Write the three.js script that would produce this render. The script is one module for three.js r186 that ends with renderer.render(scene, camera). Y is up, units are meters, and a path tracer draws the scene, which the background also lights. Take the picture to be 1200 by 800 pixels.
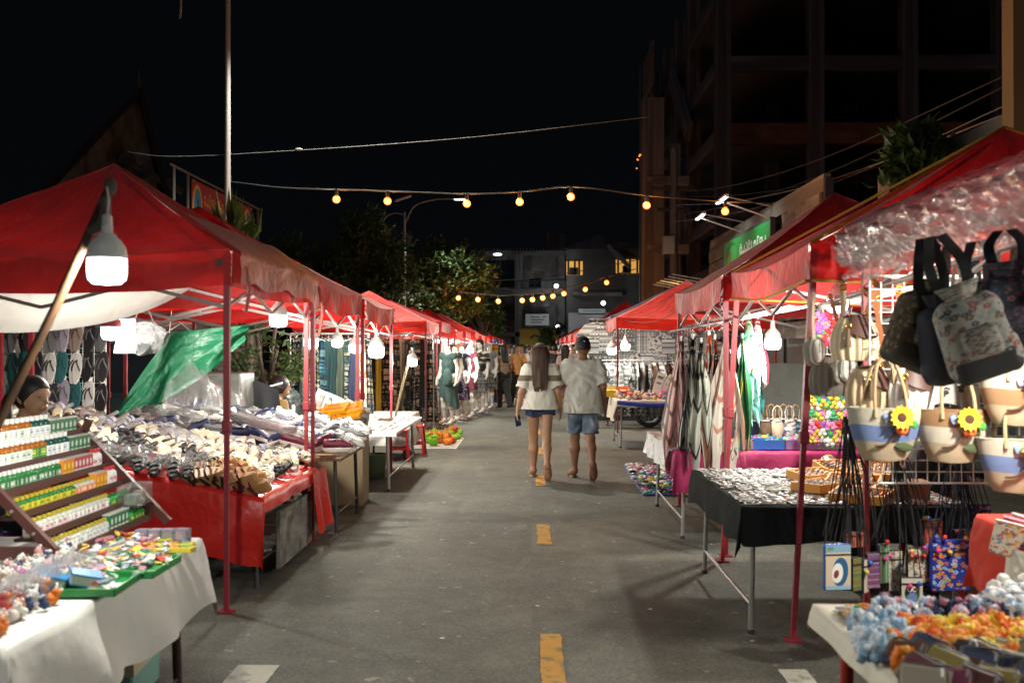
import * as THREE from 'three';
import { mergeGeometries, mergeVertices } from 'three/addons/utils/BufferGeometryUtils.js';
import { RoundedBoxGeometry } from 'three/addons/geometries/RoundedBoxGeometry.js';
import { ImprovedNoise } from 'three/addons/math/ImprovedNoise.js';

// ---------- camera, sky, added fill light, exposure ----------
const scene = new THREE.Scene();
const camera = new THREE.PerspectiveCamera(36.87, 1.5, 0.1, 600);
camera.position.set(0, 1.6, 0);
camera.rotation.order = 'YXZ';
camera.rotation.set(0.00667, 0.01917, 0);
camera.focus = 12;
camera.userData.fStop = 3.2;
camera.updateMatrixWorld();
const renderer = new THREE.WebGLRenderer({ antialias: true });
renderer.toneMapping = THREE.LinearToneMapping;
renderer.toneMappingExposure = 1.2;
renderer.shadowMap.enabled = true;
{ // night sky: almost black air, a trace brighter near the horizon from the town's glow
  const w = 64, h = 32, a = new Float32Array(w * h * 4);
  for (let j = 0; j < h; j++) for (let i = 0; i < w; i++) {
    const e = Math.abs((j + 0.5) / h - 0.5) * 2, g = 0.6 + 0.7 * Math.pow(1 - e, 2), k = (j * w + i) * 4;
    a[k] = 0.0010 * g; a[k + 1] = 0.0014 * g; a[k + 2] = 0.0019 * g; a[k + 3] = 1;
  }
  const t = new THREE.DataTexture(a, w, h, THREE.RGBAFormat, THREE.FloatType);
  t.mapping = THREE.EquirectangularReflectionMapping; t.magFilter = t.minFilter = THREE.LinearFilter; t.needsUpdate = true;
  scene.background = t; scene.environment = t;
}
const facadeFill = new THREE.DirectionalLight(0xcdd6ff, 0.07);  // dim fill light with no visible source, added and turned to lift the facades
facadeFill.position.set(-30, 60, 45); facadeFill.castShadow = true; facadeFill.shadow.radius = 4;
Object.assign(facadeFill.shadow.camera, { left: -60, right: 60, top: 60, bottom: -60, far: 200 });
scene.add(facadeFill);

// ---------- helpers ----------
let seed = 12345;
function rnd() { seed |= 0; seed = seed + 0x6D2B79F5 | 0; let t = Math.imul(seed ^ seed >>> 15, 1 | seed); t = t + Math.imul(t ^ t >>> 7, 61 | t) ^ t; return ((t ^ t >>> 14) >>> 0) / 4294967296; }
const R = (a, b) => a + (b - a) * rnd(), pick = (a) => a[Math.floor(rnd() * a.length)];
const V = (x, y, z) => new THREE.Vector3(x, y, z), PI = Math.PI, sin = Math.sin, cos = Math.cos;
const IN = new ImprovedNoise(), nz = (x, y, z = 0) => IN.noise(x, y, z);
const fbm = (x, y, z = 0) => nz(x, y, z) + 0.5 * nz(2.1 * x, 2.1 * y, 2.1 * z + 5) + 0.25 * nz(4.3 * x, 4.3 * y, 4.3 * z + 9);
const sstep = (a, b, x) => { const t = Math.min(1, Math.max(0, (x - a) / (b - a))); return t * t * (3 - 2 * t); };
// a photo pixel is a direction; distance d (metres down the street) comes from what the thing stands on
function ray(px, py) { return V((px - 600) / 1200, (400 - py) / 1200, -1).applyQuaternion(camera.quaternion); }
function W(px, py, d) { const r = ray(px, py); return r.multiplyScalar(d / -r.z).add(camera.position); }
function Gd(px, py, y = 0) { const r = ray(px, py); return r.multiplyScalar((y - 1.6) / r.y).add(camera.position); }

const used = {};
function numbered(n) { const b = n.replace(/_\d\d\d$/, ''); const k = used[b] = (used[b] ?? -1) + 1; return k ? b + '_' + String(k).padStart(3, '0') : b; }
function thing(name, label, category, p = [0, 0, 0], turn = 0, group) {
  const o = new THREE.Group(); o.name = numbered(name); scene.add(o);
  if (p.isVector3) o.position.copy(p); else o.position.set(...p);
  o.rotation.y = turn; o.userData = { label, category }; if (group) o.userData.group = group;
  return o;
}
function merged(gs) {
  if (!Array.isArray(gs)) return gs;
  if (gs.length === 1) return gs[0];
  const mix = gs.some((g) => !g.index);
  gs = gs.map((g) => { g = mix && g.index ? g.toNonIndexed() : g; for (const k of Object.keys(g.attributes)) if (!['position', 'normal', 'uv'].includes(k)) g.deleteAttribute(k);
    if (!g.attributes.uv) g.setAttribute('uv', new THREE.BufferAttribute(new Float32Array(g.attributes.position.count * 2), 2)); return g; });
  return mergeGeometries(gs);
}
function obj(name, gs, mat, parent) {
  const m = new THREE.Mesh(merged(gs), mat); m.castShadow = m.receiveShadow = true;
  m.name = parent && parent !== scene ? name : numbered(name); (parent || scene).add(m); return m;
}
function tag(o, label, category, group) { o.userData.label = label; o.userData.category = category; if (group) o.userData.group = group; return o; }
function struct(name, gs, mat, parent) { const o = obj(name, gs, mat, parent); o.userData.kind = 'structure'; return o; }
function dup(root, p, turn = 0, label, group) {
  const r = root.clone(); r.name = numbered(root.name); scene.add(r); r.userData = { ...root.userData };
  if (p.isVector3) r.position.copy(p); else r.position.set(...p);
  r.rotation.set(0, turn, 0); if (label) r.userData.label = label; if (group) r.userData.group = group;
  return r;
}
function xf(g, x = 0, y = 0, z = 0, rx = 0, ry = 0, rz = 0, s = 1) {
  const m = new THREE.Matrix4().compose(V(x, y, z), new THREE.Quaternion().setFromEuler(new THREE.Euler(rx, ry, rz)), Array.isArray(s) ? V(...s) : V(s, s, s));
  return g.applyMatrix4(m);
}
const box = (w, h, d, x = 0, y = 0, z = 0, rx = 0, ry = 0, rz = 0) => xf(new THREE.BoxGeometry(w, h, d), x, y, z, rx, ry, rz);
const rbox = (w, h, d, r, x = 0, y = 0, z = 0, rx = 0, ry = 0, rz = 0, s = 2) => xf(new RoundedBoxGeometry(w, h, d, s, Math.min(r, w * .49, h * .49, d * .49)), x, y, z, rx, ry, rz);
const cyl = (a, b, h, n = 12, x = 0, y = 0, z = 0, rx = 0, ry = 0, rz = 0) => xf(new THREE.CylinderGeometry(a, b, h, n), x, y, z, rx, ry, rz);
const sph = (r, x = 0, y = 0, z = 0, n = 12, s = 1) => xf(new THREE.SphereGeometry(r, n, Math.max(6, n * .7 | 0)), x, y, z, 0, 0, 0, s);
const lathe = (pts, n = 16) => new THREE.LatheGeometry(pts.map(([a, b]) => new THREE.Vector2(a, b)), n);
function bar(a, b, r, n = 8, r2 = r) { // round bar between two points
  const d = b.clone().sub(a), g = new THREE.CylinderGeometry(r2, r, d.length(), n);
  g.applyQuaternion(new THREE.Quaternion().setFromUnitVectors(V(0, 1, 0), d.clone().normalize()));
  return g.translate((a.x + b.x) / 2, (a.y + b.y) / 2, (a.z + b.z) / 2);
}
function sbar(a, b, w, h = w) { // square bar
  const d = b.clone().sub(a), g = new THREE.BoxGeometry(w, d.length(), h);
  g.applyQuaternion(new THREE.Quaternion().setFromUnitVectors(V(0, 1, 0), d.clone().normalize()));
  return g.translate((a.x + b.x) / 2, (a.y + b.y) / 2, (a.z + b.z) / 2);
}
const tube = (pts, r, seg = 16, n = 6, closed = false) => new THREE.TubeGeometry(new THREE.CatmullRomCurve3(pts, closed), seg, r, n, closed);
function grid(nu, nv, f, us = 1, vs = 1) { // parametric sheet, uv = (u*us, v*vs)
  const p = [], uv = [], ix = [];
  for (let j = 0; j <= nv; j++) for (let i = 0; i <= nu; i++) { const q = f(i / nu, j / nv); p.push(q.x ?? q[0], q.y ?? q[1], q.z ?? q[2]); uv.push(i / nu * us, j / nv * vs); }
  for (let j = 0; j < nv; j++) for (let i = 0; i < nu; i++) { const a = j * (nu + 1) + i; ix.push(a, a + 1, a + nu + 1, a + 1, a + nu + 2, a + nu + 1); }
  const g = new THREE.BufferGeometry(); g.setAttribute('position', new THREE.Float32BufferAttribute(p, 3)); g.setAttribute('uv', new THREE.Float32BufferAttribute(uv, 2)); g.setIndex(ix); g.computeVertexNormals(); return g;
}
function extr(pts, d, bev = 0, curve) { // outline in xy, extruded along z, centred in z
  const s = new THREE.Shape(pts.map(([x, y]) => new THREE.Vector2(x, y)));
  return new THREE.ExtrudeGeometry(s, { depth: d - 2 * bev, bevelEnabled: bev > 0, bevelSize: bev, bevelThickness: bev, bevelSegments: 2, steps: 1 }).translate(0, 0, -d / 2 + bev);
}
function ring(f, n) { return Array.from({ length: n }, (_, i) => f(i / n)); }

// ---------- textures and materials ----------
function ctex(w, h, draw, rep) {
  const c = document.createElement('canvas'); c.width = w; c.height = h; const x = c.getContext('2d'); draw(x, w, h);
  const t = new THREE.CanvasTexture(c); t.colorSpace = THREE.SRGBColorSpace; t.wrapS = t.wrapT = THREE.RepeatWrapping; t.magFilter = THREE.LinearFilter; if (rep) t.repeat.set(...rep); return t;
}
function dtex(w, h, f, srgb = true) { // f(u,v) -> [r,g,b] 0..1
  const a = new Uint8Array(w * h * 4);
  for (let j = 0; j < h; j++) for (let i = 0; i < w; i++) { const c = f(i / w, j / h, i, j), k = (j * w + i) * 4; for (let q = 0; q < 3; q++) a[k + q] = Math.max(0, Math.min(255, c[q] * 255)); a[k + 3] = 255; }
  const t = new THREE.DataTexture(a, w, h); t.wrapS = t.wrapT = THREE.RepeatWrapping; t.magFilter = THREE.LinearFilter; t.minFilter = THREE.LinearMipmapLinearFilter; t.generateMipmaps = true; if (srgb) t.colorSpace = THREE.SRGBColorSpace; t.needsUpdate = true; return t;
}
const col = (c) => Array.isArray(c) ? new THREE.Color().setRGB(...c) : new THREE.Color(c);
function mat(c, rough = 0.8, o = {}) { const P = o.transmission !== undefined || o.clearcoat !== undefined || o.sheen !== undefined; return new (P ? THREE.MeshPhysicalMaterial : THREE.MeshStandardMaterial)({ color: col(c), roughness: rough, metalness: 0, side: THREE.DoubleSide, ...o }); }
const perm = Array.from({ length: 512 }, () => rnd() * 2 - 1);
function vper(x, y, n, s) { // periodic value noise
  const xi = Math.floor(x), yi = Math.floor(y), fx = x - xi, fy = y - yi, a = fx * fx * (3 - 2 * fx), b = fy * fy * (3 - 2 * fy), q = (i, j) => perm[((((i % n) + n) % n) * 57 + (((j % n) + n) % n) * 131 + s * 17 + n * 7) & 511];
  return (q(xi, yi) * (1 - a) + q(xi + 1, yi) * a) * (1 - b) + (q(xi, yi + 1) * (1 - a) + q(xi + 1, yi + 1) * a) * b;
}
const tnoise = (u, v, n, s) => .75 * vper(u * n, v * n, n, s) + .4 * vper(u * 2 * n, v * 2 * n, 2 * n, s + 3) + .2 * vper(u * 4 * n, v * 4 * n, 4 * n, s + 6); // tileable
const crease = dtex(256, 256, (u, v) => { const a = 1 - Math.abs(tnoise(u, v, 5, 3)) * 1.6, b = 1 - Math.abs(tnoise(u, v, 11, 8)) * 1.6; const k = 0.6 * a + 0.4 * b; return [k, k, k]; }, false); // folds and creases of cloth and film
const weave = dtex(64, 64, (u, v, i, j) => { const k = 0.5 + 0.25 * ((i >> 2) + (j >> 2) & 1 ? 1 : -1) + 0.2 * (rnd() - 0.5); return [k, k, k]; }, false);
// rounded looped letter shapes for the signs, whose script the photograph shows too small to read
function glyphs(g, x, y, h, n, c, sd) {
  g.strokeStyle = c; g.lineWidth = h * .15; g.lineCap = 'round'; const w = h * .62, a = (cx, cy, r, s, e) => { g.beginPath(); g.arc(cx, cy, r, s, e); g.stroke(); }, l = (...q) => { g.beginPath(); g.moveTo(q[0], q[1]); for (let i = 2; i < q.length; i += 2) g.lineTo(q[i], q[i + 1]); g.stroke(); };
  for (let k = 0; k < n; k++) { const X = x + k * w * 1.08, t = (sd * 7 + k * k * 3 + k * 5) % 7, r = w * .2, b = y - r, top = y - h * .72;
    if (t === 0) { a(X + r, b, r, 0, 7); l(X, b, X, top, X + w * .7, top, X + w * .7, y); } if (t === 1) { a(X + r, b, r, 0, 7); l(X + 2 * r, b, X + w * .7, y, X + w * .7, top); } if (t === 2) { a(X + r, top + r, r, 0, 7); l(X, top + r, X, y, X + w * .7, y, X + w * .7, top); } if (t === 3) { a(X + w * .35, (y + top) / 2, w * .35, .4, 5.6); a(X + w * .4, (y + top) / 2, r * .8, 0, 7); }
    if (t === 4) { a(X + r, b, r, 0, 7); l(X, b, X + w * .1, top, X + w * .4, y - h * .25, X + w * .7, top, X + w * .7, y); } if (t === 5) { l(X + w * .2, y, X + w * .2, top - h * .15); a(X + w * .3, y - r * .7, r * .7, 0, 7); } if (t === 6) { a(X + w * .4, b - r, w * .32, 3, 7.6); a(X + r, b, r, 0, 7); }
    if ((k + sd) % 3 === 0) a(X + w * .35, top - h * .2, w * .18, 3.2, 6.3); if ((k + sd) % 4 === 1) l(X + w * .2, top - h * .18, X + w * .6, top - h * .22); }
}
// ---------- ground, road paint ----------
const asphaltTex = dtex(1536, 1536, (u, v, i, j) => {
  const X = u * 14, Y = v * 14;
  let k = 0.318 + 0.045 * nz(X * 0.5 + 3, Y * 0.5) + 0.04 * nz(X * 1.9, Y * 1.9, 4) + 0.035 * nz(X * 7, Y * 7, 7) + 0.12 * (rnd() - 0.5);
  const tar = sstep(0.28, 0.5, nz(X * 0.8 + 20, Y * 0.8, 2)); k -= 0.075 * tar; k += 0.045 * sstep(.2, .5, nz(X * .45 + 50, Y * .45, 9) + .3 * nz(X * 2.6, Y * 2.6, 14));                 // oil-darkened patches
  const crack = Math.abs(nz(X * 0.6, Y * 0.6, 31) + 0.3 * nz(X * 3, Y * 3, 12)); if (crack < 0.004 && nz(X * 0.3, Y * 0.3, 77) > 0.12) k -= 0.05;
  const chip = nz(X * 11, Y * 11, 40) + 0.5 * nz(X * 23, Y * 23, 44); if (chip > 0.70) k += 0.16; const scuff = nz(X * 5, Y * .9, 60); if (scuff > .5 && rnd() < .35) k += .07;   // pale chips of stone and spilled paint
  return [k * 1.015, k * 1.005, k * 0.9];
});
asphaltTex.repeat.set(1 / 14, 1 / 14);
const gritBump = dtex(512, 512, () => { const k = rnd(); return [k, k, k]; }, false); gritBump.repeat.set(1 / 1.7, 1 / 1.7);
const asphalt = mat([1, 1, 1], 0.78, { map: asphaltTex, bumpMap: gritBump, bumpScale: 0.004 });
function sheet(x0, x1, z0, z1, y, tint) { const g = new THREE.PlaneGeometry(x1 - x0, z1 - z0).rotateX(-PI / 2).translate((x0 + x1) / 2, y, (z0 + z1) / 2); const p = g.attributes.position, uv = g.attributes.uv; for (let i = 0; i < p.count; i++) uv.setXY(i, p.getX(i), p.getZ(i)); return g; }
struct('road', sheet(-200, 200, -400, 60, 0), asphalt);
const paintTex = (r, g, b, s) => dtex(256, 256, (u, v) => { const w = tnoise(u, v, 9, s) + 0.6 * (rnd() - 0.5), q = sstep(.3, .65, w) * .75, k = .92 + .14 * (rnd() - .5); return [r * k * (1 - q) + .33 * q, g * k * (1 - q) + .33 * q, b * k * (1 - q) + .31 * q]; });
const yellowPaint = mat([1, 1, 1], 0.75, { map: paintTex(0.74, 0.53, 0.17, 5) }), whitePaint = mat([1, 1, 1], 0.75, { map: paintTex(0.72, 0.71, 0.66, 15) });
yellowPaint.map.repeat.set(1.3, 1.3); whitePaint.map.repeat.set(1.1, 1.1);
function dash(x, w, d0, d1, m, kind) { // ragged-edged painted dash
  const n = 24, g = grid(n, 2, (u, v) => V(x + (v - 0.5) * w + 0.012 * nz(u * 14, v * 30, d0), 0.004, -(d0 + (d1 - d0) * u) ), 1, 1); const p = g.attributes.position, uv = g.attributes.uv; for (let i = 0; i < p.count; i++) uv.setXY(i, p.getX(i), p.getZ(i));
  return struct('road_marking', g, m);
}
for (let k = 0; k < 22; k++) { const d0 = 4.78 + 3.57 * k; dash(0.105 + 0.0012 * k, 0.12, d0, d0 + 0.96, yellowPaint); }
dash(-1.375, 0.21, 4.0, 5.15, whitePaint); dash(1.295, 0.14, 4.0, 5.13, whitePaint);
dash(-0.55, 0.1, 30, 33, whitePaint);
{ // litter: paper scraps and pale stones on the road
  const m = mat([0.5, 0.48, 0.44], 0.9);
  for (let k = 0; k < 26; k++) { const d = R(5, 22), x = R(-1.3, 1.5), s = R(0.012, 0.035); const g = grid(3, 3, (u, v) => V((u - .5) * s, 0.003 + 0.3 * s * Math.abs(nz(u * 3 + k, v * 3, k)), (v - .5) * s * R(.6, 1.2))); tag(obj('paper_scrap', g.rotateY(R(0, 6)).translate(x, 0.001, -d), m), 'tiny pale scrap of litter lying on the asphalt', 'litter', 'scraps of litter on the road'); }
}
// ---------- concrete, wood, general materials ----------
const concreteTex = dtex(512, 512, (u, v) => { const k = 0.43 + 0.08 * tnoise(u, v, 4, 2) + 0.05 * tnoise(u, v, 16, 7) + 0.05 * (rnd() - 0.5); const st = sstep(0.25, 0.6, tnoise(u, v * 0.25, 7, 11)); return [k * (1 - 0.25 * st), k * (0.98 - 0.27 * st), k * (0.94 - 0.27 * st)]; });
function cmat(r, c = [1, 1, 1], rough = 0.9) { const t = concreteTex.clone(); t.repeat.set(r, r); t.needsUpdate = true; return mat(c, rough, { map: t }); }
const concrete = cmat(0.5), plaster = cmat(0.4, [1.25, 1.2, 1.1]), roughConcrete = cmat(0.3, [0.9, 0.87, 0.83]);
const woodTex = dtex(256, 512, (u, v) => { const k = 0.36 + 0.09 * tnoise(u * 1, v * 0.1, 24, 3) + 0.05 * (rnd() - .5) + 0.06 * tnoise(u, v, 3, 9); return [k * 1.15, k * 0.85, k * 0.6]; });
const wood = mat([1, 1, 1], 0.7, { map: woodTex }), formwork = mat([0.9, 0.7, 0.5], 0.9, { map: woodTex });
const steelGrey = mat([0.38, 0.38, 0.38], 0.45, { metalness: 0.6 }), whiteSteel = mat([0.7, 0.7, 0.68], 0.5), darkSteel = mat([0.03, 0.03, 0.035], 0.6), blackCable = mat([0.03, 0.03, 0.03], 0.7), greyCable = mat([0.25, 0.25, 0.24], 0.7);
const glassDark = mat([0.02, 0.025, 0.03], 0.08), litWindow = mat([0.5, 0.35, 0.12], 0.6, { emissive: col([1, 0.5, 0.09]), emissiveIntensity: 0.55 });

// ---------- lamps ----------
function pointLight(parent, p, c, i) { const l = new THREE.PointLight(c, i, 0, 2); l.position.copy(p); l.castShadow = true; l.shadow.radius = 2.5; parent.add(l); return l; }
const bulbGlow = mat([0.9, 0.95, 0.95], 0.3, { emissive: col([0.86, 0.97, 1.0]), emissiveIntensity: 7 }), bulbCap = mat([0.82, 0.83, 0.81], 0.4), socketMat = mat([0.72, 0.72, 0.7], 0.5), pinkCap = mat([0.35, 0.06, 0.09], 0.5);
const capG = lathe([[0.012, 0.125], [0.020, 0.122], [0.021, 0.095], [0.03, 0.09], [0.036, 0.08], [0.05, 0.066], [0.065, 0.045], [0.071, 0.012], [0.0705, 0]], 24);
const glowG = lathe([[0.0705, 0.0], [0.0705, -0.055], [0.066, -0.078], [0.05, -0.093], [0.001, -0.098]], 24);
const sockG = lathe([[0.001, 0.165], [0.012, 0.164], [0.018, 0.158], [0.019, 0.12], [0.001, 0.12]], 12);
function ledBulb(p, cord, I, label, s = 1, cap = bulbCap, group) {
  const t = thing('hanging_bulb', label, 'bulb', p, 0, group);
  obj('bulb_housing', capG.clone().scale(s, s, s), cap, t); obj('bulb_glow', glowG.clone().scale(s, s, s), bulbGlow, t); obj('socket', sockG.clone().scale(s, s, s), socketMat, t);
  if (cord) obj('cord', tube([V(0, 0.16 * s, 0), V(0.006, 0.16 * s + cord * .5, 0.004), V(0, 0.16 * s + cord, 0)], 0.004, 8, 5), whiteSteel, t);
  pointLight(t, V(0, -0.04 * s, 0), 0xf8f6e8, I * 0.64); return t;
}
// warm festoon strings
const warmGlow = mat([1, 0.7, 0.3], 0.4, { emissive: col([1, 0.24, 0.025]), emissiveIntensity: 1.7 }), warmCore = mat([1, .9, .6], .4, { emissive: col([1, 0.47, 0.12]), emissiveIntensity: 3.2 });
function festoon(pts, bulbs, r, I, label, gname, cordR = 0.012) {
  const c = thing('festoon_cable', label, 'cable'); obj('cable', tube(pts, cordR, 60, 5), blackCable, c);
  for (const b of bulbs) { const t = thing('festoon_bulb', 'small glowing amber bulb on the ' + gname, 'bulb', b, 0, 'amber bulbs on the ' + gname); obj('bulb_glow', sph(r, 0, -r, 0, 14, [1, 1.0, 1]), warmGlow, t); obj('filament_glow', sph(r * .8, 0, -r * 1.05, r * .32, 12), warmCore, t); obj('socket', cyl(r * .45, r * .5, r * 1.6, 10, 0, r * .8, 0), darkSteel, t); pointLight(t, V(0, -r, 0), 0xff9a35, I); }
}
{ const d = 17, b = [[394, 229], [454, 231], [547, 234], [609, 232], [669, 226], [758, 236], [850, 243]].map(([x, y]) => W(x, y, d));
  festoon([W(270, 213, d), W(330, 220, d), ...b.map((p) => p.clone().setY(p.y + 0.1)), W(905, 238, d)], b, 0.065, 3.5, 'thin dark festoon cable crossing the street over the stalls', 'string crossing high over the street');
  const e = 44, b2 = [[537, 346], [560, 348], [584, 350], [612, 349], [624, 348], [636, 346], [648, 344], [661, 341], [686, 336], [711, 328]].map(([x, y]) => W(x, y, e));
  festoon([W(500, 338, e), ...b2.map((p) => p.clone().setY(p.y + 0.14)), W(745, 315, e)], b2, 0.11, 2.2, 'dark festoon cable strung low before the far grey building', 'string before the far grey building', 0.02);
  tag(obj('overhead_cable', tube([W(150, 178, 20), W(190, 183, 20), W(350, 176, 20), W(560, 160, 20), W(760, 137, 20)], 0.008, 50, 5), mat([.12, .12, .12], .8)), 'pale cable slung from the temple roof side over the street', 'cable');
  tag(obj('cable_joint', [sph(0.03, 0, 0, 0, 10, [2.6, 1, 1]).translate(...W(350, 175, 20).toArray())], greyCable), 'small lumpy joint clipped on the pale overhead cable', 'cable joint');
  tag(obj('overhead_cable', tube([W(560, 330, 60), W(640, 324, 60), W(760, 302, 60)], 0.025, 30, 5), greyCable), 'pale cable slung in front of the far grey building', 'cable');
}
// street lamps
function streetLamp(label, p, h, armX, armZ, headRise, r, I, lit = 0.62) {
  const t = thing('street_lamp', label, 'street lamp', p);
  const pm = mat([.3, .29, .28], .55); obj('pole', [cyl(r * .62, r, h + .2, 16, 0, h / 2 + .1, 0)], pm, t);
  const e = V(armX, h + headRise, armZ);
  obj('arm', tube([V(0, h - 0.3, 0), V(armX * .2, h + headRise * .6, armZ * .2), V(armX * .6, h + headRise * .95, armZ * .6), e], r * .38, 20, 8), pm, t);
  obj('back_arm', tube([V(0, h + .1, 0), V(-.5, h + .15, 0), V(-.85, h - .1, 0), V(-.95, h - .9, 0)], r * .3, 16, 8), pm, t);
  const a = Math.atan2(-armZ, armX); obj('lamp_head', [rbox(0.62, 0.09, 0.24, 0.03, e.x + .2 * cos(a), e.y + .02, e.z - .2 * sin(a), 0, a, 0)], darkSteel, t);
  obj('lamp_glow', box(0.5, 0.012, 0.18, e.x + .2 * cos(a), e.y - .035, e.z - .2 * sin(a), 0, a, 0), mat([.9, .9, .9], .4, { emissive: col([.85, .95, 1]), emissiveIntensity: 14 }), t);
  const s = new THREE.SpotLight(0xf2f0e2, I, 0, 0.97, 0.25, 2); s.position.set(e.x + .2 * cos(a), e.y - 0.06, e.z - .2 * sin(a)); s.target.position.set(s.position.x, 0, s.position.z); s.castShadow = true; s.shadow.radius = 8; t.add(s, s.target);
  return t;
}
{ const b = W(266, 408, 20); streetLamp('tall street lamp with plain grey pole behind the red stall roofs', [b.x, 0, b.z], 9.0, 2.55, 0.6, 0.45, 0.075, 430, 0.82);
  const c = W(474, 408, 42); const q = streetLamp('slim street lamp with two bright heads rising from the dark trees', [c.x, 0, c.z], 7.0, 2.1, 0, 0.75, 0.07, 170, 0.6);
  obj('lamp_head', rbox(.7, .09, .24, .03, -.05, 7.75, .1, 0, .4, .35), whiteSteel, q);
  // the next lamp of the row stands behind the camera on the same side of the street
  streetLamp('street lamp of the same row standing behind the stalls nearest the camera', [-5.6, 0, 6], 9.0, 2.55, 0.0, 0.45, 0.085, 330, 0.82);
}
// ---------- far buildings ----------
function house(name, label, p, turn = 0) { return thing(name, label, 'building', p, turn); }
{ // grey building closing the street
  const d = 85, u = d / 1200, o = W(612, 408, d), t = house('grey_building', 'dark grey concrete building closing the end of the street', [o.x, 0, o.z]);
  const X = (px) => (px - 612) * u, Y = (py) => 1.6 + (408 - py) * u;
  const hole = (x0, x1, y0, y1) => { const s = new THREE.Path(); s.moveTo(x0, y0); s.lineTo(x0, y1); s.lineTo(x1, y1); s.lineTo(x1, y0); return s; };
  const s = new THREE.Shape(); s.moveTo(X(562), 0); s.lineTo(X(662), 0); s.lineTo(X(662), Y(298)); s.lineTo(X(562), Y(298));
  s.holes.push(hole(X(570), X(603), Y(337), Y(305)), hole(X(572), X(604), Y(390), Y(348)), hole(X(620), X(634), Y(337), Y(326)));
  obj('wall', [new THREE.ExtrudeGeometry(s, { depth: .5, bevelEnabled: false }), box(X(662) - X(562), Y(298), 6, (X(662) + X(562)) / 2, Y(298) / 2, -3.6)], cmat(0.25, [0.8, 0.79, 0.76]), t);
  obj('roof_edge', [box(X(664) - X(560), .35, .9, 0, Y(297), .2), ...Array.from({ length: 26 }, (_, k) => box(.06, .3, .06, X(564) + k * .27, Y(294), .55))], concrete, t);
  obj('floor_slab', box(X(662) - X(562), .45, 1.2, 0, Y(342), .4), concrete, t); obj('floor_slab', box(X(662) - X(562), .3, 1.0, 0, Y(392), .4), concrete, t);
  for (const [a, b, c, e] of [[570, 603, 337, 305], [572, 604, 390, 348], [620, 634, 337, 326]]) { const w = obj('window', box(X(b) - X(a), Y(e) - Y(c), .05, (X(a) + X(b)) / 2, (Y(c) + Y(e)) / 2, .1), glassDark, t); obj('mullion', [box(.08, Y(e) - Y(c), .1, (X(a) + X(b)) / 2, (Y(c) + Y(e)) / 2, .16), box(X(b) - X(a), .06, .09, (X(a) + X(b)) / 2, (Y(c) + Y(e)) / 2, .16)], darkSteel, w); }
  obj('pillar', box(.6, Y(298), .4, X(608), Y(298) / 2, .7), concrete, t); obj('railing', [box(4, .06, .06, X(634), Y(330), 1), ...Array.from({ length: 9 }, (_, k) => box(.04, .7, .04, X(634) - 2 + k * .5, Y(335), 1))], darkSteel, t);
  obj('rooftop_room', box(X(664) - X(642), Y(272) - Y(298), 3, X(652), (Y(272) + Y(298)) / 2, -2.5), roughConcrete, t);
  const sg = (px0, px1, py0, py1, c, nm, lab, ls) => { const q = thing(nm, lab, 'sign', [o.x + (X(px0) + X(px1)) / 2, Y(py1), o.z + 1.35]); const w = X(px1) - X(px0), h = Y(py0) - Y(py1); obj('board', box(w, h, .08, 0, h / 2, 0), c, q); obj('lettering', ls.map(([x, y, a]) => box(a * w, h * .07, .02, x * w, y * h, .05)), darkSteel, q); obj('frame', [box(w + .1, .06, .12, 0, h, 0), box(w + .1, .06, .12, 0, 0, 0)], darkSteel, q); };
  const white = mat([.62, .62, .58], .7);
  sg(616, 643, 368, 382, white, 'wall_sign', 'white shop sign with dark lines on the grey building', [[-.1, .72, .4], [.02, .5, .55], [.3, .75, .16], [-.05, .28, .45]]);
  sg(677, 708, 362, 368, white, 'wall_sign', 'narrow pale shop sign under a small white lamp', [[0, .5, .7]]);
  sg(623, 643, 352, 360, cmat(.3), 'wall_sign', 'faint grey notice board above the white shop sign', [[0, .6, .7], [0, .3, .5]]);
  const y = thing('yellow_wall', 'yellow painted street wall below the grey building', 'wall', [W(632, 408, 78).x, 0, -78]); obj('wall', box(3, 3.1, .3, 0, 1.55, 0), mat([.42, .3, .05], .85), y);
  obj('painted_emblem', [extr(ring((a) => [.5 * cos(a * 2 * PI) * (1 + .15 * sin(a * 18)), .16 * sin(a * 2 * PI)], 24), .02).rotateZ(-.5).translate(.2, 2.3, .17), extr(ring((a) => [.3 * cos(a * 2 * PI), .08 * sin(a * 2 * PI)], 18), .02).rotateZ(.6).translate(-.5, 2.5, .17)], darkSteel, y); obj('coping', box(3.1, .1, .4, 0, 3.15, 0), concrete, y);
  // dark houses to the right of it with lit windows
  const b = house('dark_house', 'dark house with two warm lit windows and sloping stair roof', [W(710, 408, 84).x, 0, -84]); const Xb = (px) => (px - 710) * 84 / 1200, Yb = (py) => 1.6 + (408 - py) * .07;
  obj('wall', box(Xb(770) - Xb(664), Yb(290), 5, Xb(717), Yb(290) / 2, -2.6), roughConcrete, b); obj('roof', [extr([[Xb(660), Yb(292)], [Xb(700), Yb(276)], [Xb(740), Yb(288)], [Xb(772), Yb(284)], [Xb(772), Yb(292)]], 6, 0).translate(0, 0, -2.4)], cmat(.2, [.2, .18, .17]), b);
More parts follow.
